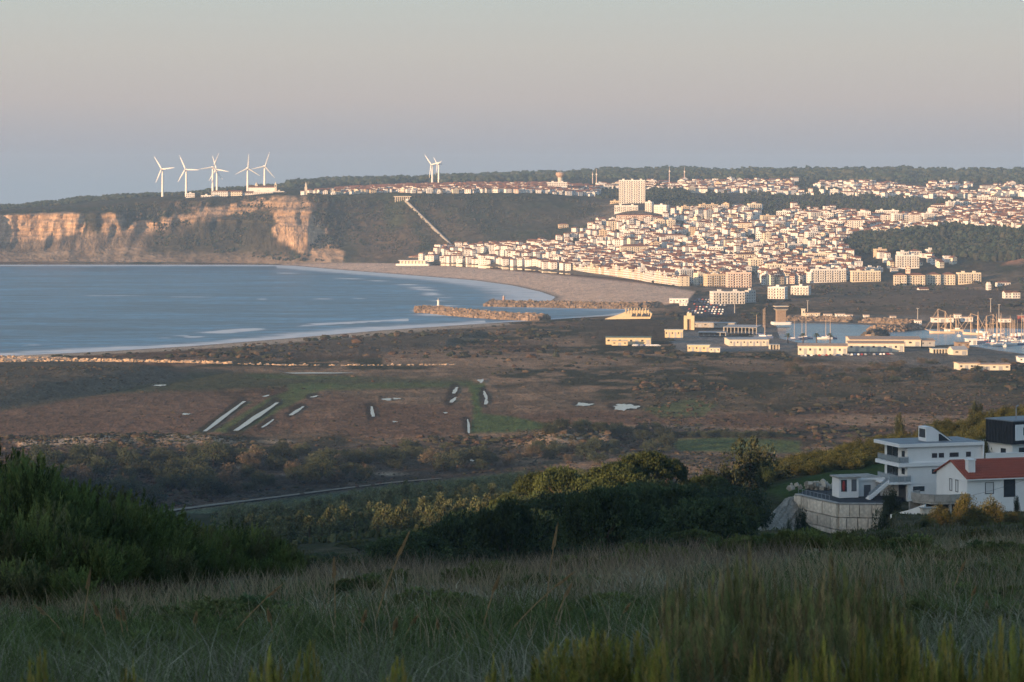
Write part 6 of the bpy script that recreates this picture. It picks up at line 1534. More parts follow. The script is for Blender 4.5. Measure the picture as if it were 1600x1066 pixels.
for (pa, za, zb, w) in ((4.05, 6.15, 6.85, 0.85), (5.2, 6.15, 6.85, 0.85), (7.0, 6.2, 6.85, 1.5), (9.75, 6.15, 6.9, 0.8), (4.05, 3.75, 4.45, 0.85), (5.2, 3.75, 4.45, 0.85), (0.9, 1.2, 1.95, 1.9)):
    win(None, H1, pa, pa+w, 0.0, za, zb)
for (ya, yb, za, zb) in ((0.9, 1.9, 6.3, 7.2), (0.9, 1.9, 3.7, 4.6)): win(None, H1, ya, yb, 0.0, za, zb, 'l')
for (za, zb) in ((F2+0.6, RT-0.1), (F1+0.35, F2-0.1)):
    for q in range(2): win(None, H1, 3.2+q*1.9, 5.0+q*1.9, 0.0, za, zb, 'l')
MB().box(-0.05, 0.05, 0.5, 2.9, -0.3, 2.1).build('garage_door', M_GATE, H1)
MB().box(-0.05, 0.05, 4.6, 5.9, 0, 2.1).build('garage_door', M_GATE, H1)
for z_ in (F1+0.3, F2+0.55):
    rail(H1, (-1.5, -0.28, z_), (-1.5, D1-0.7, z_), 0.95, 5); rail(H1, (-1.5, -0.28, z_), (0.0 if z_ > 4 else 0.4, -0.28, z_), 0.95, 2)
# wedge skylight
x0 = 3.9; sk = MB().hexa([(x0, 1.6, RT+0.56), (x0+4.3, 1.6, RT+0.56), (x0+4.3, 4.2, RT+0.56), (x0, 4.2, RT+0.56)], [(x0, 1.6, RT+2.75), (x0+1.0, 1.6, RT+2.75), (x0+1.0, 4.2, RT+2.75), (x0, 4.2, RT+2.75)])
o = sk.build('skylight', M_HW, H1)
a = Vector((x0+1.0, 1.58, RT+2.79)); b = Vector((x0+4.32, 1.58, RT+0.6)); e = Vector((0, 2.65, 0)); up = Vector((0.03, 0, 0.05))
MB().hexa([a, b, b+e, a+e], [a+up, b+up, b+e+up, a+e+up]).build('cover', M_BLUEROOF, o)
MB().hexa([(x0+2.1, 1.55, RT+0.6), (x0+3.9, 1.55, RT+0.6), (x0+3.9, 1.6, RT+0.6), (x0+2.1, 1.6, RT+0.6)], [(x0+2.1, 1.55, RT+1.7), (x0+2.3, 1.55, RT+1.7), (x0+2.3, 1.6, RT+1.7), (x0+2.1, 1.6, RT+1.7)]).build('pane', M_GLASS, o)
MB().box(x0-0.02, x0+0.03, 1.9, 3.9, RT+1.1, RT+2.4).build('louver', M_FRAME, o)
# garage wing with terrace and outside stair
MB().box(-6.6, -0.01, 4.6, 10.2, -2.0, 2.6).build('wing_wall', M_HW, H1)
MB().box(-6.9, -1.61, 4.3, 10.5, 2.6, 2.95).build('wing_roof', M_FASC, H1)
MB().box(-6.6, -1.9, 4.6, 10.2, 2.95, 3.0).build('wing_terrace', M_CONC, H1)
MB().box(-3.2, -1.62, -0.3, 4.29, F1, F1+0.3).build('terrace_slab', M_FASC, H1)
rail(H1, (-3.1, -0.25, F1+0.3), (-1.65, -0.25, F1+0.3), 0.95, 2)
st = MB()
for i in range(11): st.box(-3.2-(i+1)*0.27, -3.2-i*0.27, 0.2, 1.5, F1-0.05-(i+1)*0.2, F1+0.1-i*0.2)
st.build('stair', M_FASC, H1)
rl = MB(); rl.hexa([(-6.3, 0.08, 0.0), (-3.2, 0.08, F1-0.1), (-3.2, 0.2, F1-0.1), (-6.3, 0.2, 0.0)], [(-6.3, 0.08, 0.65), (-3.2, 0.08, F1+0.55), (-3.2, 0.2, F1+0.55), (-6.3, 0.2, 0.65)]); rl.build('stair_stringer', M_FASC, H1)
rail(H1, (-6.3, 0.14, 0.65), (-3.2, 0.14, F1+0.55), 0.6, 3)
for a, b in ((-2.9, -2.3), (-5.0, -3.9)): MB().box(a, b, 4.55, 4.62, 0, 1.9).build('door', M_GATE, H1)
# shed by the yard
sx, _, sz = wpt(1326, 768, 409)
SHD = thing('garden_shed', 'small white flat-roofed shed at the far end of the dark yard', 'shed', (sx, 409, sz), radians(14), 'outbuildings')
MB().box(-1.5, 1.6, 0, 3, -1.5, 2.0).build('wall', M_HW, SHD); MB().box(-1.8, 1.8, -0.35, 3.3, 2.0, 2.22).build('roof', M_CONC, SHD)
MB().box(0.45, 1.25, -0.04, 0.03, 0, 1.8).build('door', M_GATE, SHD); MB().box(-1.2, -0.3, -0.05, 0.03, 0.0, 1.75).build('opening', M_FRAME, SHD)  # opening is a dark panel in place of the unlit inside
rc_ = thing('red_item', 'red rounded object leaning in the shed opening', 'item', (sx-0.75, 408.75, sz), radians(14))  # red item of unknown kind, built as a rounded hull with a disc
rk = MB(); rk.lathe([(0.08, 0.02), (0.2, 0.35), (0.26, 0.8), (0.22, 1.2), (0.1, 1.6)], 8); rk.build('hull', mat('red_plastic', (0.3, 0.05, 0.05), rough=0.5), rc_); MB().lathe([(0.09, 0.79), (0.09, 0.82)], 8, (0, -0.25)).build('dark_disc', M_FRAME, rc_)
# house with the red roof
h2x, _, h2z = wpt(1511, 783, 392)
H2 = thing('red_roofed_house', 'white single-storey house with a bright red tiled roof and a square chimney', 'house', (h2x, 392, h2z), HY, 'houses on the slope')
W2, D2, E2, R2 = 15.0, 9.6, 3.35, 5.35
wb = MB().box(0, W2, 0, D2, -3, E2, skip='t'); wb.add([(0, 0, E2), (0, D2, E2), (0, D2/2, R2), (W2, 0, E2), (W2, D2, E2), (W2, D2/2, R2)], [(0, 2, 1), (3, 4, 5)]); wb.build('wall', M_HW, H2)
t = 0.16; e = 0.45
RB2 = MB()
for s in (0, 1):
    ye = -e if s == 0 else D2+e; ze = E2-e*(R2-E2)/(D2/2)
    q = [(-0.3, ye, ze), (W2+0.3, ye, ze), (W2+0.3, D2/2, R2), (-0.3, D2/2, R2)]
    q = q if s == 0 else q[::-1]; RB2.hexa(q, [(a, b, c+t) for a, b, c in q])
rf2 = RB2.build('roof', M_TILE, H2)
tl = MB().hexa([(0, 0, 0), (0.24, 0, 0), (0.24, 0.42, 0), (0, 0.42, 0)], [(0.03, 0, 0.055), (0.21, 0, 0.055), (0.21, 0.42, 0.03), (0.03, 0.42, 0.03)]).mesh('roof_tile', M_TILE)
slp = atan2(R2-E2, D2/2); Ls = math.hypot(R2-E2, D2/2)+e; nrow = 8; ncol_ = 36
for r_ in range(nrow):
    for c_ in range(ncol_):
        dx = (c_+0.5)*W2/ncol_; s_ = r_*Ls/nrow
        o = put('roof_tile', tl, rf2, (dx-0.12*1.6, -e+s_*cos(slp), E2-e*(R2-E2)/(D2/2)+s_*sin(slp)+t+0.005), (slp, 0, 0), (1.6, 1.45*1.0, 1))
MB().box(-0.34, -0.28, -e, D2/2, E2-0.5, E2-0.45).build('verge_trim', M_FASC, H2)
MB().box(-0.32, W2, -e-0.14, -e-0.02, E2-0.36, E2-0.2).build('gutter', M_FASC, H2)
ck = MB().box(0.75, 1.85, 1.0, 2.0, E2, R2+0.35).box(0.65, 1.95, 0.9, 2.1, R2+0.35, R2+0.5); ck.build('chimney', M_HW, H2)
for (a, b) in ((2.7, 3.6), (4.6, 5.5)): win(None, H2, a, b, 0.0, 0.95, 2.75, 'l', M_SHUT, 0.1)
win(None, H2, 0.6, 1.2, 0.0, 1.0, 2.7, 'l', M_GLASS, 0.1) if False else None
win(None, H2, 2.9, 4.3, 0.0, 0.9, 2.6, 'f', M_SHUT, 0.09)
win(None, H2, 5.9, 7.75, 0.0, 0.35, 2.95, 'f', M_GLASS, 0.1)
win(None, H2, 9.3, 10.2, 0.0, 1.1, 2.6, 'f', M_SHUT, 0.09)
# raised terrace on pillars, in front of the gable
fl = MB(); prt = MB(); n = 14; pts = []
for i in range(n+1):
    a = pi/2+ (pi*0.62)*i/n
    pts.append((-4.9+2.2*cos(a)*1.0-0.2, 2.6+3.6*sin(a)-3.4))
pts = [(-0.02, 5.6), (-4.8, 5.6), (-6.5, 4.6), (-7.1, 3.0), (-6.8, 1.2), (-5.4, -0.4), (-3.2, -1.0), (-0.02, -1.0)]
fl.hexa([(x, y, -0.25) for x, y in pts], [(x, y, 0.1) for x, y in pts]); fl.build('terrace_floor', M_CONC, H2)
for i, (a, b) in enumerate(zip(pts[1:], pts[2:])):
    a = Vector((*a, 0.1)); b = Vector((*b, 0.1)); s = (b-a).cross(Vector((0, 0, 1))).normalized()*0.12
    MB().hexa([a-s, b-s, b+s, a+s], [a-s+Vector((0, 0, 1.05)), b-s+Vector((0, 0, 1.05)), b+s+Vector((0, 0, 1.05)), a+s+Vector((0, 0, 1.05))]).build('parapet', M_CONC, H2)
for x, y in ((-6.4, 1.6), (-5.0, 0.2), (-3.0, -0.6), (-0.6, -0.6)): MB().box(x-0.17, x+0.17, y-0.17, y+0.17, -3.2, -0.26).build('pillar', M_CONC, H2)
MB().box(-7, 0, 4.4, 4.6, -3.2, -0.26).build('back_wall', M_CONC, H2)
# dark box house
h3x, _, h3z = wpt(1583, 726, 446)
H3 = thing('dark_box_house', 'modern house with a black cantilevered upper box over a white ground floor', 'house', (h3x, 446, h3z), radians(32), 'houses on the slope')
MB().box(0.6, 12, 0.8, 9, -2.5, 3.3).build('ground_floor_wall', M_HW, H3)
MB().box(-0.2, 13, -0.2, 6.4, 3.3, 7.0).build('upper_box', M_DARKCLAD, H3)
MB().box(0.25, 12.6, -0.26, -0.19, 3.9, 6.5).build('front_panel', M_HW, H3)
MB().box(-0.3, 13.1, -0.3, 6.5, 7.0, 7.2).build('roof_edge', M_BLUEROOF, H3)
for i in range(9): MB().box(-0.25, -0.2, 0.0+i*0.7, 0.08+i*0.7, 3.4, 6.95).build('batten', M_FRAME, H3)
win(None, H3, 2.0, 4.0, -0.26, 4.7, 6.0, 'f'); win(None, H3, 2.0, 3.4, 0.8, 0.5, 2.6, 'f'); win(None, H3, 2.4, 3.6, 0.6, 1.0, 2.4, 'l')
MB().tube((2.5, 2, 7.2), (2.5, 2, 9.2), 0.12, 0.1, 6).tube((2.5, 2, 9.2), (3.0, 2, 9.5), 0.12, 0.1, 6).build('flue', M_METAL, H3)
gwx, _, gwz = wpt(1541, 726, 436)
GW = thing('garden_wall', 'long low white wall with a wide dark opening behind the red-roofed house', 'wall', (gwx, 436, gwz), radians(12))
MB().box(0, 14, 0, 0.3, -3, 1.7).build('wall', M_HW, GW); MB().box(-0.05, 14.05, -0.05, 0.35, 1.7, 1.8).build('coping', M_FASC, GW)
for a in (2.6, 5.4): win(None, GW, a, a+2.0, 0.0, -0.9, 0.1, 'f')
# yard and the wall of big blocks that holds it up
ZY = 82.05
def lvl(px, py, z): Y = (EYE-z)*F/(py-HZ); return Vector(((px-800)*Y/F, Y, z))
P1, P2, P3 = lvl(1246, 773, ZY), lvl(1311, 787.5, ZY), lvl(1379, 788, ZY)
yd = [P1, P2, P3, lvl(1400, 786, ZY), lvl(1412, 778, ZY), lvl(1398, 768, ZY), lvl(1345, 764, ZY), lvl(1300, 762, ZY), lvl(1262, 764, ZY)]
MB().hexa([(v.x, v.y, ZY-1.5) for v in yd], [(v.x, v.y, ZY) for v in yd]).build('yard_paving', M_YARD, kind='structure')
RW = thing('retaining_wall', 'retaining wall of huge pale stone blocks holding up the dark yard', 'retaining wall', (0, 0, 0))
bm_ = []
for q in range(5):
    r_ = random.Random(q); j = lambda: r_.uniform(-0.025, 0.025)
    b = MB(); vb = [(-0.5+0.03+j()*0.4, -0.5+j(), -0.5+0.03), (0.5-0.03+j()*0.4, -0.5+j(), -0.5+0.03), (0.5-0.012, 0.5, -0.5+0.03), (-0.5+0.012, 0.5, -0.5+0.03)]
    vt_ = [(-0.5+0.03+j()*0.4, -0.5+j(), 0.5-0.03), (0.5-0.03+j()*0.4, -0.5+j(), 0.5-0.03), (0.5-0.012, 0.5, 0.5-0.03), (-0.5+0.012, 0.5, 0.5-0.03)]
    b.hexa(vb, vt_); bm_.append(b.mesh('stone_block', M_BLOCK))
def course(a, b, n, z, h, off, lean):
    d = b-a; L_ = d.length; u = d.normalized(); nrm = Vector((u.y, -u.x, 0))
    x = -off
    while x < L_-0.1:
        w = random.uniform(0.85, 1.15)*L_/n; x0 = max(0, x); x1 = min(L_, x+w)
        if L_-x1 < 0.5: x1 = L_
        if x1-x0 > 0.3:
            c = a+u*((x0+x1)/2)+nrm*(lean+random.uniform(-0.1, 0.1))
            put('stone_block', random.choice(bm_), RW, (c.x, c.y, z-h/2), (0, 0, atan2(u.y, u.x)), (x1-x0, 1.0, h))
        x = x1 if x1 > x else x+w
        if x1 >= L_: break
hs = [1.95, 1.8, 1.7]
z = ZY-0.02
for ci, h_ in enumerate(hs):
    course(P1, P2, 6, z, h_, ci*0.8, 0.05+ci*0.06); course(P2, P3, 4, z, h_, ci*0.7, 0.05+ci*0.06); z -= h_
cp_ = MB()
for a, b in ((P1, P2), (P2, P3)):
    u = (b-a).normalized(); nrm = Vector((u.y, -u.x, 0)); c = Vector((0, 0, 0.16))
    cp_.hexa([a+nrm*0.5, b+nrm*0.5, b-nrm*0.3, a-nrm*0.3], [a+nrm*0.5+c, b+nrm*0.5+c, b-nrm*0.3+c, a-nrm*0.3+c])
cp_.build('coping', M_CONC, RW)
for i in range(9):
    q = P1+(P2-P1)*(i/8*0.75)+Vector((0.2, 0.2, 0)); MB().tube(q, q+Vector((0, 0, 0.9)), 0.03, 0.03, 5).build('fence_post', M_METAL, RW)
MB().tube(P1+Vector((0.2, 0.2, 0.88)), P1+(P2-P1)*0.75+Vector((0.2, 0.2, 0.88)), 0.025, 0.025, 5).build('fence_wire', M_METAL, RW)
gb_ = thing('gravel_heap', 'heap of pale rubble stones at the back corner of the yard', 'rubble heap', (*lvl(1278, 764, ZY)[:2], ZY))
r_ = np.random.default_rng(3); n = 60
V, Fc, cc = heap(np.stack([r_.normal(0, 1.6, n), r_.normal(0, 0.8, n), np.abs(r_.normal(0.35, 0.3, n))], 1), 0.3+0.4*r_.random(n), np.array([(0.42, 0.38, 0.32)])*(0.7+0.5*r_.random((n, 1))), 4)
o = put('rubble', mesh_np('rubble', V, Fc, cc, False, [M_ROCK]), gb_); o['kind'] = 'stuff'
lp = lvl(1291, 772, ZY); t = thing('yard_lamp', 'short dark lamp post at the edge of the yard', 'lamp post', lp); MB().tube((0, 0, 0), (0, 0, 1.5), 0.06, 0.05, 6).build('post', M_FRAME, t); MB().box(-0.12, 0.12, -0.12, 0.12, 1.5, 1.72).build('lamp_head', M_METAL, t)
# the pale bank of gravel beside the wall, and the track at its foot
top_e = [wpt(1247, 774, 414.2), wpt(1240, 775.5, 414), wpt(1232, 777, 413.5), wpt(1226, 779, 413)]
bot_e = [wpt(1262, 840, 404), wpt(1232, 842, 398), wpt(1194, 846, 388), wpt(1150, 856, 376)]
gv = []; NU, NV = 13, 12; rb9 = random.Random(9)
def along(e, u):
    k = min(int(u*(len(e)-1)), len(e)-2); f_ = u*(len(e)-1)-k; return Vector(e[k]).lerp(Vector(e[k+1]), f_)
for v_ in range(NV):
    for u_ in range(NU):
        a = along(top_e, u_/(NU-1)); b = along(bot_e, u_/(NU-1)); p = a.lerp(b, v_/(NV-1)); w_ = 0.16 if 0 < v_ < NV-1 else 0.05
        gv.append(p+Vector((rb9.uniform(-w_, w_), rb9.uniform(-w_, w_), rb9.uniform(-w_, w_)-0.35*sin(pi*v_/(NV-1)))))
me = mesh_np('gravel_bank', np.array([tuple(v) for v in gv]), grid_faces(NV, NU), None, False, [mat('bank_gravel', (0.33, 0.29, 0.24), rough=1, noise=0.9, amp=0.3, noise2=(5, 0.3), bump=0.8)])
o = put('gravel_bank', me); o['kind'] = 'structure'
# broken concrete walls below the terrace
CW = thing('concrete_ramp_wall', 'sloping pale concrete wall below the terrace on pillars', 'wall', (0, 0, 0))
def wallrun(pts, h, m, parent, nm, th=0.3):
    for (a, b) in zip(pts, pts[1:]):
        a = Vector(a); b = Vector(b); s = (b-a).cross(Vector((0, 0, 1))).normalized()*th/2
        MB().hexa([a-s-Vector((0, 0, h)), b-s-Vector((0, 0, h)), b+s-Vector((0, 0, h)), a+s-Vector((0, 0, h))], [a-s, b-s, b+s, a+s]).build(nm, m, parent)
wallrun([wpt(1392, 804, 392), wpt(1420, 797, 390), wpt(1446, 788, 388)], 1.0, M_HW, CW, 'wall_panel')
CW2 = thing('concrete_foundation_wall', 'grey angular concrete foundation wall at the edge of the grass under the ramp', 'wall', (0, 0, 0))
wallrun([wpt(1394, 814, 383), wpt(1412, 816, 380), wpt(1446, 815, 382)], 2.2, M_CONC, CW2, 'wall_panel')
CW3 = thing('block_pier', 'square rough stone pier under the corner of the terrace', 'pier', wpt(1451, 800, 384), HY); MB().box(-1.1, 1.1, -0.5, 0.5, -2.4, 0.5).build('pier', M_BLOCK, CW3); MB().box(-1.2, 1.2, -0.6, 0.6, 0.5, 0.65).build('cap', M_CONC, CW3)
cbl = thing('overhead_cable', 'thin dark cable sagging across the front of the red-roofed house', 'cable', (0, 0, 0)); cb_ = MB(); ca_ = Vector(wpt(1492, 780, 384)); cz_ = Vector(wpt(1660, 726, 372)); pv = ca_
for i in range(1, 9):
    f_ = i/8; q = ca_.lerp(cz_, f_)-Vector((0, 0, 0.5*sin(pi*f_))); cb_.tube(pv, q, 0.022, 0.022, 4); pv = q
cb_.build('wire', M_FRAME, cbl)
# shrubs round the houses
def near_bush(nm, protos, i, px, py_top, hw, Y, lab, ty=0.98, drop=0.0):
    x, _, zt = wpt(px, py_top, Y); zg = ng(x, Y)-drop; h = max(0.8, zt-zg); s = hw*Y/F
    t = thing(nm, lab, 'bush', (x, Y, zg), random.uniform(0, 6)); t.scale = (s/0.68, s/0.68, h/ty); put('foliage', protos[i % len(protos)], t); return t
DB = [proto_bush(10+i, [(0.035, 0.05, 0.025), (0.045, 0.058, 0.03)], 70, 60, 0.05) for i in range(2)]
LB = [proto_bush(20+i, [(0.105, 0.10, 0.035), (0.085, 0.085, 0.032), (0.12, 0.10, 0.045)], 90, 80, 0.045) for i in range(2)]
near_bush('dark_bush', DB, 0, 1391, 762, 17, 398, 'dark bush against the end of the block wall by the house')
near_bush('dark_bush', DB, 1, 1374, 786, 19, 376, 'dark bush overgrowing the lower end of the block wall')
near_bush('dark_bush', DB, 0, 1252, 788, 14, 378, 'dark spiky bush in front of the gravel bank')
near_bush('dark_bush', DB, 1, 1234, 803, 8, 374, 'smaller dark bush on the seaward side of the spiky one')
near_bush('green_bush', DB, 1, 1352, 749, 11, 414, 'round green bush between the shed and the outside stair')
near_bush('green_bush', DB, 0, 1282, 757, 14, 424, 'low green bush behind the rubble heap')
near_bush('green_bush', DB, 0, 1588, 773, 6, 380, 'little potted-looking bush under the red-roofed house wall')
for i, (px, top, hw, Y) in enumerate(((1470, 790, 24, 338), (1508, 772, 24, 345), (1548, 778, 26, 340), (1585, 800, 20, 330), (1452, 806, 20, 322), (1525, 795, 34, 320))):
    near_bush('sunlit_bush', LB, i, px, top, hw, Y, f'sunlit orange-green bush below the red-roofed house, {ordinal(i+1)} of its cluster' if False else '')
lb = sorted([o for o in COL.objects if o.name.startswith('sunlit_bush')], key=lambda o: o.location.x/o.location.y)
for i, o in enumerate(lb): o['label'] = f'sunlit yellow-green bush below the red-roofed house, {ordinal(i+1)} from the left of its cluster'
pg = near_bush('pampas_clump', LB, 1, 1536, 682, 18, 452, 'pale feathery pampas clump between the white and the dark box house')
# ---------------------------------------------------------------- the grass slope at our feet
M_HEATH = mat('heather_needle', attr=True, rough=0.85, spec=0.1, rnd=0.18, trans=0.2)
def heather_proto(i, nst=90, seed=0, cols=((0.055, 0.085, 0.03), (0.08, 0.11, 0.038), (0.038, 0.06, 0.024), (0.07, 0.085, 0.04)), spread=0.55, tri=150, needle=0.05, wid=0.010, plume=0.07):
    """a bush of upright feathery sprays, unit height"""
    r_ = np.random.default_rng(500+i+seed)
    Vs, Cs = [], []
    sm = MB()
    for k in range(nst):
        a = r_.random()*2*pi; q = sqrt(r_.random()); lean = q*spread
        tip = np.array([cos(a)*lean, sin(a)*lean, (1.0-0.5*q**2)*(0.84+0.2*r_.random())])
        b0 = np.array([cos(a)*q*0.22, sin(a)*q*0.22, 0.0])
        t = 0.30+0.72*r_.random(tri)**0.8
        ax = tip-b0; L_ = np.linalg.norm(ax); ax = ax/L_
        bend = np.array([cos(a), sin(a), 0])*0.06
        p = b0+(tip-b0)*t[:, None]+bend*np.sin(t*pi)[:, None]
        o = r_.normal(size=(tri, 3)); o -= (o@ax)[:, None]*ax; o /= np.linalg.norm(o, axis=1)[:, None]
        rad = plume*np.clip((1.06-t)*2.2, 0.12, 1)*np.sqrt(r_.random(tri))
        p = p+o*rad[:, None]
        d = ax*1.0+o*(0.35+0.3*r_.random((tri, 1))); d /= np.linalg.norm(d, axis=1)[:, None]
        s = np.cross(d, r_.normal(size=(tri, 3))); s /= np.linalg.norm(s, axis=1)[:, None]
        ln = needle*(0.7+0.7*r_.random((tri, 1)))
        Vs.append(np.stack([p-s*wid*0.5, p+s*wid*0.5, p+d*ln], 1).reshape(-1, 3))
        c = np.array(cols[r_.integers(0, len(cols))])*(0.5+1.0*r_.random())
        Cs.append(np.repeat(c[None]*(0.8+0.4*r_.random((tri, 1))), 3, 0))
        if k % 4 == 0: sm.tube(tuple(b0), tuple(b0+(tip-b0)*0.7), 0.008, 0.003, 3)
    V = np.concatenate(Vs); C_ = np.concatenate(Cs)
    return sm.mesh('heather_stem', M_BARK), mesh_np('heather_foliage', V, np.arange(len(V)).reshape(-1, 3), C_, False, [M_HEATH])
def rounded_heather(i, cols, lumps=12, sprays=32, tri=62, needle=0.038, wid=0.013):
    r_ = np.random.default_rng(900+i); Vs, Cs = [], []; sm = MB()
    for l in range(lumps):
        a = l*2.4+r_.random(); q = sqrt((l+0.3)/lumps)*0.62; c0 = np.array([cos(a)*q, sin(a)*q, 0.62*(1-0.75*q**2)*(0.75+0.35*r_.random())]); R0 = 0.33+0.10*r_.random()
        lc = np.array(cols[r_.integers(0, len(cols))])*(0.75+0.5*r_.random())
        base = c0*np.array([0.45, 0.45, 0.0]); sm.tube(tuple(base), tuple(c0), 0.016, 0.007, 4)
        for k in range(sprays):
            d = r_.normal(size=3); d[2] = abs(d[2])*1.0+0.25; d /= np.linalg.norm(d); tip = c0+d*R0*(0.8+0.25*r_.random()**2); b0 = c0-np.array([0, 0, 0.12])+d*0.05
            ax = tip-b0; L_ = np.linalg.norm(ax); ax /= L_; t = 0.2+0.85*r_.random(tri)**0.7
            o = r_.normal(size=(tri, 3)); o -= (o@ax)[:, None]*ax; o /= np.linalg.norm(o, axis=1)[:, None]
            p = b0+(tip-b0)*t[:, None]+o*(0.05*np.clip((1.1-t)*1.8, 0.15, 1)*np.sqrt(r_.random(tri)))[:, None]
            dd_ = ax+o*0.5+np.array([0, 0, 0.12]); dd_ /= np.linalg.norm(dd_, axis=1)[:, None]; s_ = np.cross(dd_, r_.normal(size=(tri, 3))); s_ /= np.linalg.norm(s_, axis=1)[:, None]
            Vs.append(np.stack([p-s_*wid*0.5, p+s_*wid*0.5, p+dd_*needle*(0.7+0.6*r_.random((tri, 1)))], 1).reshape(-1, 3))
            Cs.append(np.repeat((lc*(0.75+0.5*r_.random()))[None]*(0.8+0.4*r_.random((tri, 1))), 3, 0))
    V = np.concatenate(Vs); C_ = np.concatenate(Cs)
    return sm.mesh('heather_stem', M_BARK), mesh_np('heather_foliage', V, np.arange(len(V)).reshape(-1, 3), C_, False, [M_HEATH])
HR = [rounded_heather(i, ((0.09, 0.13, 0.045), (0.125, 0.155, 0.055), (0.065, 0.095, 0.04), (0.105, 0.115, 0.058))) for i in range(4)]
LS = [rounded_heather(10+i, ((0.10, 0.135, 0.05), (0.125, 0.15, 0.06), (0.075, 0.115, 0.055)), 8, 22, 44, 0.08, 0.022) for i in range(3)]
HP = [heather_proto(i, 120, 0, ((0.075, 0.105, 0.04), (0.105, 0.13, 0.05), (0.055, 0.08, 0.034), (0.095, 0.105, 0.055)), 0.62, 120, 0.06, 0.014, 0.085) for i in range(3)]
HPy = [heather_proto(i, 60, 40, ((0.26, 0.25, 0.06), (0.18, 0.20, 0.055), (0.30, 0.25, 0.08)), 0.5, 120, 0.055, 0.012, 0.06) for i in range(2)]  # own yellow-green, brightened so slight sunlight sits in the leaf colour
HPr = [heather_proto(i, 46, 60, ((0.19, 0.20, 0.08), (0.13, 0.165, 0.065), (0.24, 0.19, 0.10), (0.16, 0.17, 0.08)), 0.6, 100, 0.08, 0.012, 0.06) for i in range(2)]
HPd = [heather_proto(i, 70, 80, ((0.06, 0.09, 0.036), (0.075, 0.095, 0.044)), 0.7, 110, 0.06, 0.012, 0.09) for i in range(2)]
def shrub(nm, protos, i, px, py_top, hw, Y, lab, group, cat='shrub', base=0.5):
    x, _, zt = wpt(px, py_top, Y); zg = ng(x, Y)-0.05; h = max(0.25, zt-zg); s = hw*Y/F
    t = thing(nm, lab, cat, (x, Y, zg), random.uniform(0, 6.28), group); t.scale = (s/base, s/base, h/0.98)
    st_, fo = protos[i % len(protos)]; put('stem', st_, t); put('foliage', fo, t); return t
# the dark heather at the left: photo px, top row, half width, distance
hs_ = [(-40, 690, 70, 46), (25, 694, 66, 47), (72, 712, 60, 45), (118, 716, 60, 48), (160, 728, 58, 46), (198, 752, 54, 48), (228, 764, 50, 50), (255, 782, 46, 52), (292, 806, 44, 54), (325, 800, 44, 56), (358, 798, 46, 57), (395, 796, 44, 58), (422, 815, 40, 58), (448, 846, 34, 57),
       (-20, 770, 70, 38), (50, 768, 60, 39), (110, 800, 60, 38), (165, 815, 56, 41), (215, 835, 54, 43), (270, 845, 50, 46), (320, 850, 50, 50), (370, 855, 50, 52), (415, 860, 44, 54), (20, 840, 60, 34), (90, 862, 56, 34), (455, 872, 26, 55), (15, 678, 12, 49)]
gl = []
for i, (px, top, hw, Y) in enumerate(hs_):
    t = shrub('heather_bush', HR, i, px, top, hw, Y, '', 'dark heather bushes of the near thicket'); h_ = t.scale[2]*0.86*(0.92+0.14*random.random()); w_ = h_*(0.66+0.14*random.random()); t.scale = (w_, w_, h_); gl.append(t)
by_px(gl, lambda i: f'dark green feathery heather bush in the near thicket, {ordinal(i+1)} from the left')
gl = []
for i, (px, top, hw, Y) in enumerate([(1046, 925, 30, 11.5), (1072, 905, 34, 11.8), (1104, 925, 36, 11.2), (1132, 885, 36, 12), (1168, 872, 38, 12.2), (1205, 902, 40, 11.6), (1240, 925, 38, 11.2), (1270, 905, 38, 11.8), (1302, 882, 40, 12.2), (1342, 898, 40, 12), (1378, 915, 38, 11.6), (1408, 940, 28, 11.5), (1060, 960, 40, 10.4), (1120, 950, 44, 10.2), (1190, 955, 44, 10), (1255, 965, 44, 10), (1320, 955, 44, 10.2), (1385, 965, 34, 10.4)]):
    gl.append(shrub('rush_clump', HPr, i, px, top, hw, Y, '', 'brownish rush clumps near the lens', 'rushes'))
by_px(gl, lambda i: f'brownish upright rush clump in the near grass, {ordinal(i+1)} from the left')
gl = []
for i, (px, top, hw, Y) in enumerate([(1185, 1018, 29, 8.71), (1240, 1035, 34, 8.6), (1285, 996, 46, 8.82), (1345, 982, 29, 8.93), (1398, 966, 55, 9.04), (1480, 990, 46, 8.93), (1535, 1010, 39, 8.71), (1575, 980, 48, 8.93), (1610, 1000, 34, 8.71), (880, 1005, 69, 9.75), (940, 980, 52, 10.03), (985, 995, 50, 10.03), (420, 1020, 59, 8.71), (480, 1016, 39, 8.82), (200, 1036, 39, 8.71), (1030, 1008, 46, 9.48), (1440, 1004, 36, 8.82), (620, 1040, 46, 8.65), (780, 1030, 41, 8.71), (60, 1030, 46, 8.82)]):
    gl.append(shrub('yellow_shrub', HPy, i, px, top, hw, Y, '', 'yellow-green shrubs at the bottom edge'))
by_px(gl, lambda i: f'yellow-green feathery shrub at the bottom edge, {ordinal(i+1)} from the left')
gl = []
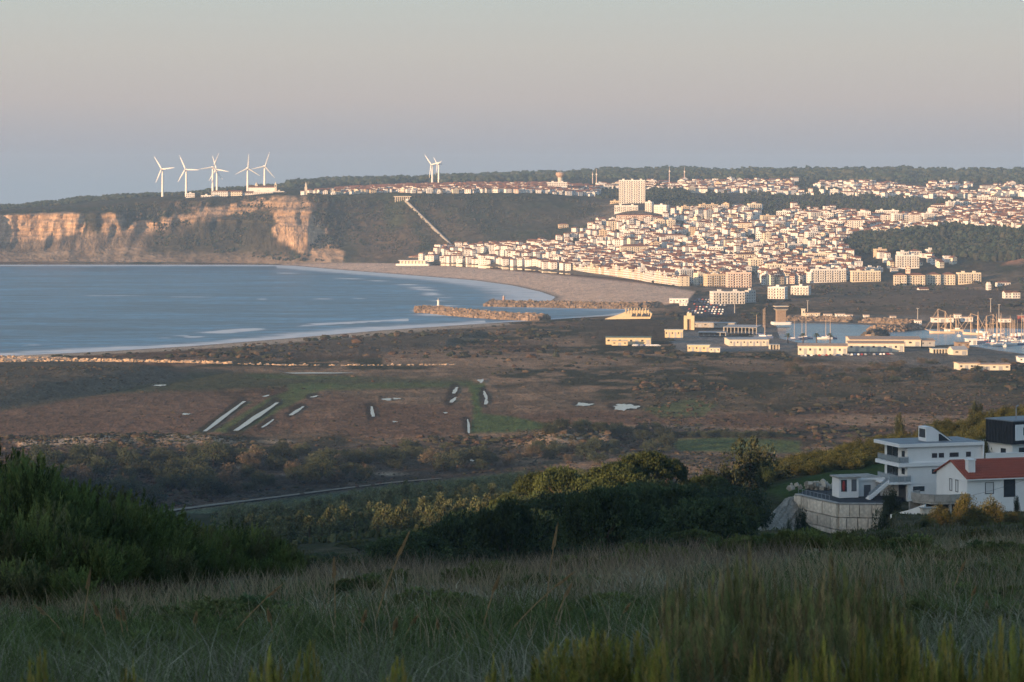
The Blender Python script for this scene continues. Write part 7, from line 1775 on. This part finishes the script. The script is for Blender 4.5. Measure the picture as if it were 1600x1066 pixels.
for i, (px, top, hw, Y) in enumerate([(1470, 872, 60, 40), (1440, 890, 44, 36), (1570, 860, 60, 42), (1600, 880, 50, 34), (1500, 890, 40, 34), (860, 915, 70, 34), (930, 918, 60, 33), (820, 925, 50, 32), (1010, 862, 34, 58), (980, 880, 30, 52), (1060, 868, 30, 56), (660, 935, 46, 30), (350, 955, 100, 24), (290, 975, 70, 22), (420, 965, 60, 23), (120, 985, 60, 22), (700, 940, 46, 28), (1240, 838, 40, 62), (1200, 848, 34, 62), (1300, 846, 40, 60), (180, 955, 50, 27), (1560, 920, 50, 28), (770, 890, 40, 55), (560, 915, 40, 42), (610, 905, 40, 46), (740, 900, 44, 46), (900, 885, 40, 52), (640, 985, 60, 18), (520, 1000, 50, 16), (730, 975, 60, 19), (860, 960, 60, 21), (330, 1000, 60, 16.5), (240, 1010, 50, 15.5), (100, 1010, 60, 15), (960, 940, 50, 25), (1500, 930, 60, 24), (1600, 930, 50, 22), (1450, 955, 50, 17), (1560, 960, 50, 16), (1150, 850, 40, 58), (1350, 850, 40, 56), (1420, 850, 40, 54)]):
    gl.append(shrub('low_shrub', LS, i, px, top-16, hw*1.3, Y, '', 'low green shrubs in the grass', base=0.8))
by_px(gl, lambda i: f'low dark green shrub in the grass slope, {ordinal(i+1)} from the left')
# tall dry stalks: base px, tip px, tip row, distance
r6 = random.Random(9)
stk = [(127, 140, 898, 19), (116, 59, 950, 18), (172, 148, 948, 17), (197, 183, 956, 17), (203, 193, 960, 17.5), (350, 437, 917, 18), (524, 522, 878, 19), (578, 637, 837, 18), (556, 570, 962, 16), (622, 648, 969, 16.5), (750, 778, 906, 18), (850, 870, 825, 21), (781, 894, 897, 17), (859, 890, 919, 18), (742, 734, 1003, 15), (1191, 1217, 965, 16), (1484, 1506, 882, 24), (1544, 1542, 950, 17), (1513, 1522, 925, 20), (690, 685, 975, 16), (430, 420, 960, 17), (610, 618, 975, 15.5), (960, 980, 950, 19), (1420, 1408, 905, 22), (300, 306, 965, 17)]
gl = []
for i, (bx_, tx, ty_, Y) in enumerate(stk):
    xb = (bx_-800)*Y/F; zb = ng(xb, Y); x1, _, z1 = wpt(tx, ty_, Y)
    t = thing('dry_stalk', '', 'grass stalk', (xb, Y, zb), 0, 'tall dry grass stalks'); d = Vector((x1-xb, 0, z1-zb)); sb = MB()
    p = Vector((0, 0, 0))
    for k in range(1, 6):
        f_ = k/5; q = Vector((d.x*f_**1.35, 0.05*f_, d.z*f_)); sb.tube(p, q, 0.0055*(1.1-f_*0.5), 0.0055*(1.1-(f_+0.15)*0.5), 5); p = q
    sb.build('stem', M_STALK if 'M_STALK' in globals() else globals().setdefault('M_STALK', mat('dry_straw', (0.26, 0.18, 0.095), noise=9, amp=0.25)), t)
    hb_ = MB(); u = Vector((d.x*1.35, 0, d.z)).normalized(); L_ = d.length*0.22
    for k in range(34):
        c = d+u*(-L_*(k/34)); a = k*2.4; w_ = Vector((cos(a), sin(a), 0))*0.012*(0.4+k/34) ; hb_.add([c+w_*0.2, c+w_+u*0.02+Vector((w_.y, -w_.x, 0))*0.3, c+w_*0.8+u*0.055], [(0, 1, 2)])
    hb_.build('seed_head', M_STALK, t)
    gl.append(t)
by_px(gl, lambda i: f'tall dry straw-coloured grass stalk standing above the near grass, {ordinal(i+1)} from the left')
# the grass itself
def grass(name, n, y0, y1, px0, px1, h0, h1, wpx, cols, seed, lab, power=1.0, patch=None, bend=0.5):
    r_ = np.random.default_rng(seed)
    u = r_.random(n); Y = y0*(y1/y0)**(u**power); px = r_.uniform(px0, px1, n); X = (px-800)*Y/F
    if patch is not None:
        k = fbm(X/patch[0], Y/patch[0], 3, seed) > patch[1]; X, Y = X[k], Y[k]; n = len(X)
    z = near_z(X, Y)-0.03
    h = r_.uniform(h0, h1, n)*(0.55+0.9*fbm(X/3.0, Y/3.0, 3, seed+4)); a = r_.random(n)*2*pi; b = h*bend*(0.3+0.7*r_.random(n))+0
    w = np.maximum(0.004, wpx*Y/F)*(0.7+0.6*r_.random(n))
    dx, dy = np.cos(a), np.sin(a)
    sx = np.ones(n)*w*0.5
    B = np.stack([X, Y, z], 1)
    def lay(f, wf):
        c = B+np.stack([dx*b*f**1.8, dy*b*f**1.8, h*f*(1-0.12*f)], 1); s = np.stack([sx*wf, sx*wf*0.3, 0*sx], 1); return c-s, c+s
    l0, r0 = lay(0.0, 1.0); l1, r1 = lay(0.55, 0.8); tp, _ = lay(1.0, 0.0)
    V = np.stack([l0, r0, l1, r1, tp], 1).reshape(-1, 3)
    Fq = np.array([(0, 1, 3), (0, 3, 2), (2, 3, 4)])[None]+5*np.arange(n)[:, None, None]
    mixn = fbm(X/4.5, Y/4.5, 3, seed+9)+0.18*(r_.random(n)-0.5)
    c0, c1, c2 = [np.array(c) for c in cols]
    c = np.where((mixn > 0.52)[:, None], c0, np.where((mixn > 0.40)[:, None], c1, c2))*(0.65+0.7*r_.random((n, 1)))
    o = put(name, mesh_np(name, V, Fq.reshape(-1, 3), np.repeat(c, 5, 0), False, [M_GRASS]))
    return tag(o, lab, None, None, 'stuff')
PALE = (0.25, 0.25, 0.21); GRN = (0.10, 0.14, 0.07); MID = (0.165, 0.185, 0.13)
def tufts(name, nt, per, y0, y1, px0, px1, h0, h1, wpx, cols, seed, lab, power=0.9):
    r_ = np.random.default_rng(seed)
    Yt = y0*(y1/y0)**(r_.random(nt)**power); pt = r_.uniform(px0, px1, nt); Xt = (pt-800)*Yt/F
    m_ = fbm(Xt/5, Yt/5, 3, seed+9)+0.34*(r_.random(nt)-0.5)
    cols = [np.array(c) for c in cols]
    ct = np.where((m_ > 0.60)[:, None], cols[0], np.where((m_ > 0.48)[:, None], cols[1], np.where((m_ > 0.36)[:, None], cols[2], cols[3])))*(0.6+0.8*r_.random((nt, 1)))
    ht = (h0+(h1-h0)*r_.random(nt)**1.6)*(0.6+0.8*fbm(Xt/3, Yt/3, 2, seed+3))
    n = nt*per; i = np.repeat(np.arange(nt), per)
    a = r_.random(n)*2*pi; q = np.sqrt(r_.random(n)); rad = 0.05+0.35*ht[i]*0.3
    X = Xt[i]+np.cos(a)*q*rad; Y = Yt[i]+np.sin(a)*q*rad; z = near_z(X, Y)-0.02
    h = ht[i]*(0.45+0.75*r_.random(n)); a2 = a+r_.normal(0, 0.7, n); b = h*(0.15+0.75*r_.random(n)*q+0.25*r_.random(n))
    w = np.maximum(0.003, wpx*Y/F)*(0.6+0.8*r_.random(n))
    dx, dy = np.cos(a2), np.sin(a2); B = np.stack([X, Y, z], 1)
    def lay(f, wf):
        c = B+np.stack([dx*b*f**1.7, dy*b*f**1.7, h*f*(1-0.3*f*f)], 1); s = np.stack([w*0.5*wf, w*0.15*wf, 0*w], 1); return c-s, c+s
    l0, r0 = lay(0.0, 1.0); l1, r1 = lay(0.55, 0.75); tp, _ = lay(1.0, 0.0)
    V = np.stack([l0, r0, l1, r1, tp], 1).reshape(-1, 3)
    Fq = np.array([(0, 1, 3), (0, 3, 2), (2, 3, 4)])[None]+5*np.arange(n)[:, None, None]
    c = ct[i]*(0.7+0.6*r_.random((n, 1)))
    o = put(name, mesh_np(name, V, Fq.reshape(-1, 3), np.repeat(c, 5, 0), False, [M_GRASS]))
    return tag(o, lab, None, None, 'stuff')
tufts('meadow_grass', 13500, 15, 8, 100, -330, 1930, 0.12, 0.42, 1.15, ((0.085, 0.12, 0.045), (0.12, 0.15, 0.075), (0.19, 0.20, 0.14), (0.31, 0.30, 0.24)), 91, 'grey-green tufted grass covering the near slope')
grass('dry_grass', 34000, 14, 110, -100, 1720, 0.3, 0.6, 0.8, ((0.30, 0.24, 0.155), (0.24, 0.20, 0.14), (0.16, 0.15, 0.09)), 92, 'thin dry straw standing in the rough grass', 0.8, (4, 0.47), 0.6)
grass('brow_straw', 9000, 44, 80, 480, 1250, 0.3, 0.75, 0.8, ((0.22, 0.17, 0.12), (0.18, 0.15, 0.115), (0.14, 0.12, 0.09)), 94, 'tall dry straw along the brow of the slope', 1.0, (4, 0.42), 0.5)
grass('rough_grass', 42000, 95, 400, 380, 1700, 0.25, 0.6, 1.5, ((0.07, 0.085, 0.035), (0.10, 0.10, 0.055), (0.13, 0.12, 0.08)), 93, 'rough grass on the lower slope in front of the houses', 1.0)
gl = []
for i in range(60):
    Y = r6.uniform(90, 330); px = r6.uniform(1120, 1640); x = (px-800)*Y/F
    if 1150 < px < 1400 and Y > 250: continue
    s = r6.uniform(0.4, 0.8); t = thing('slope_shrub', 'one of the low grey-green shrubs dotted over the slope before the houses', 'shrub', (x, Y, ng(x, Y)-0.05), r6.uniform(0, 6), 'shrubs dotted over the slope'); t.scale = (s*1.5, s*1.5, s)
    put('foliage', (DB+RB)[i % 6], t)
# ---------------------------------------------------------------- the air
hz = MB().box(-5200, 5200, -1600, 9200, -7, 232)
hm = bpy.data.materials.new('haze_air'); hm.use_nodes = True
hm.node_tree.nodes.clear()
ho = hm.node_tree.nodes.new('ShaderNodeOutputMaterial'); hv = hm.node_tree.nodes.new('ShaderNodeVolumePrincipled')
hv.inputs['Density'].default_value = 0.00007
hv.inputs['Color'].default_value = (0.45, 0.66, 0.94, 1)
hv.inputs['Anisotropy'].default_value = 0.0
hm.node_tree.links.new(hv.outputs[0], ho.inputs['Volume'])
hz.build('haze', hm, kind='stuff')
# ---------------------------------------------------------------- labels for repeats that only their place tells apart
def row_labels(group, step, what, place):
    os_ = [o for o in COL.objects if o.parent is None and o.get('group') == group]
    os_.sort(key=lambda o: o.location.y)
    rows_, cur, y0 = [], [], None
    for o in os_:
        if y0 is None or o.location.y-y0 > step:
            cur = []; rows_.append(cur); y0 = o.location.y
        cur.append(o)
    for r_, row in enumerate(rows_):
        row.sort(key=lambda o: o.location.x/o.location.y)
        for i, o in enumerate(row): o['label'] = f'{what}, {ordinal(i+1)} from left in {ordinal(r_+1)} row {place}'
row_labels('bushes of the ridge', 26, 'yellow-green bush', 'up the bushy ridge')
row_labels('young pines of the plantation', 38, 'small young pine', 'of the plantation')
row_labels('shrubs dotted over the slope', 60, 'low grey-green shrub', 'before the houses')
def cname(c):
    return min({'white': (0.75, 0.75, 0.74), 'grey': (0.35, 0.36, 0.38), 'black': (0.03, 0.03, 0.035), 'red': (0.3, 0.05, 0.04), 'dark blue': (0.06, 0.1, 0.22)}.items(), key=lambda q: sum((q[1][j]-c[j])**2 for j in range(3)))[0]
for group, ph in (('cars by the warehouses', 'along the front of the cream warehouses'), ('cars on the far quay', 'on the quay across the basin'), ('vehicles by the yellow shed', 'beside the lone yellow shed')):
    os_ = sorted([o for o in COL.objects if o.get('group') == group], key=lambda o: o.location.x/o.location.y)
    for i, o in enumerate(os_): o['label'] = f'tiny {cname(o.color)} car, {ordinal(i+1)} from the left {ph}'
os_ = [o for o in COL.objects if o.get('group') == 'cars in the beach car park']
os_.sort(key=lambda o: -o.location.y); rows_ = [os_[i:i+9] for i in range(0, len(os_), 9)]
for r_, row in enumerate(rows_):
    for i, o in enumerate(sorted(row, key=lambda o: o.location.x/o.location.y)): o['label'] = f'tiny {cname(o.color)} car, {ordinal(i+1)} from left in {ordinal(r_+1)} row of the beach car park'
os_ = sorted([o for o in COL.objects if o.get('group') == 'people on the beach'], key=lambda o: o.location.x/o.location.y)
for i, o in enumerate(os_): o['label'] = f'tiny {"reddish" if o.color[0] > 0.2 else "dark"}-clothed figure, {ordinal(i+1)} along the beach from the cliff'
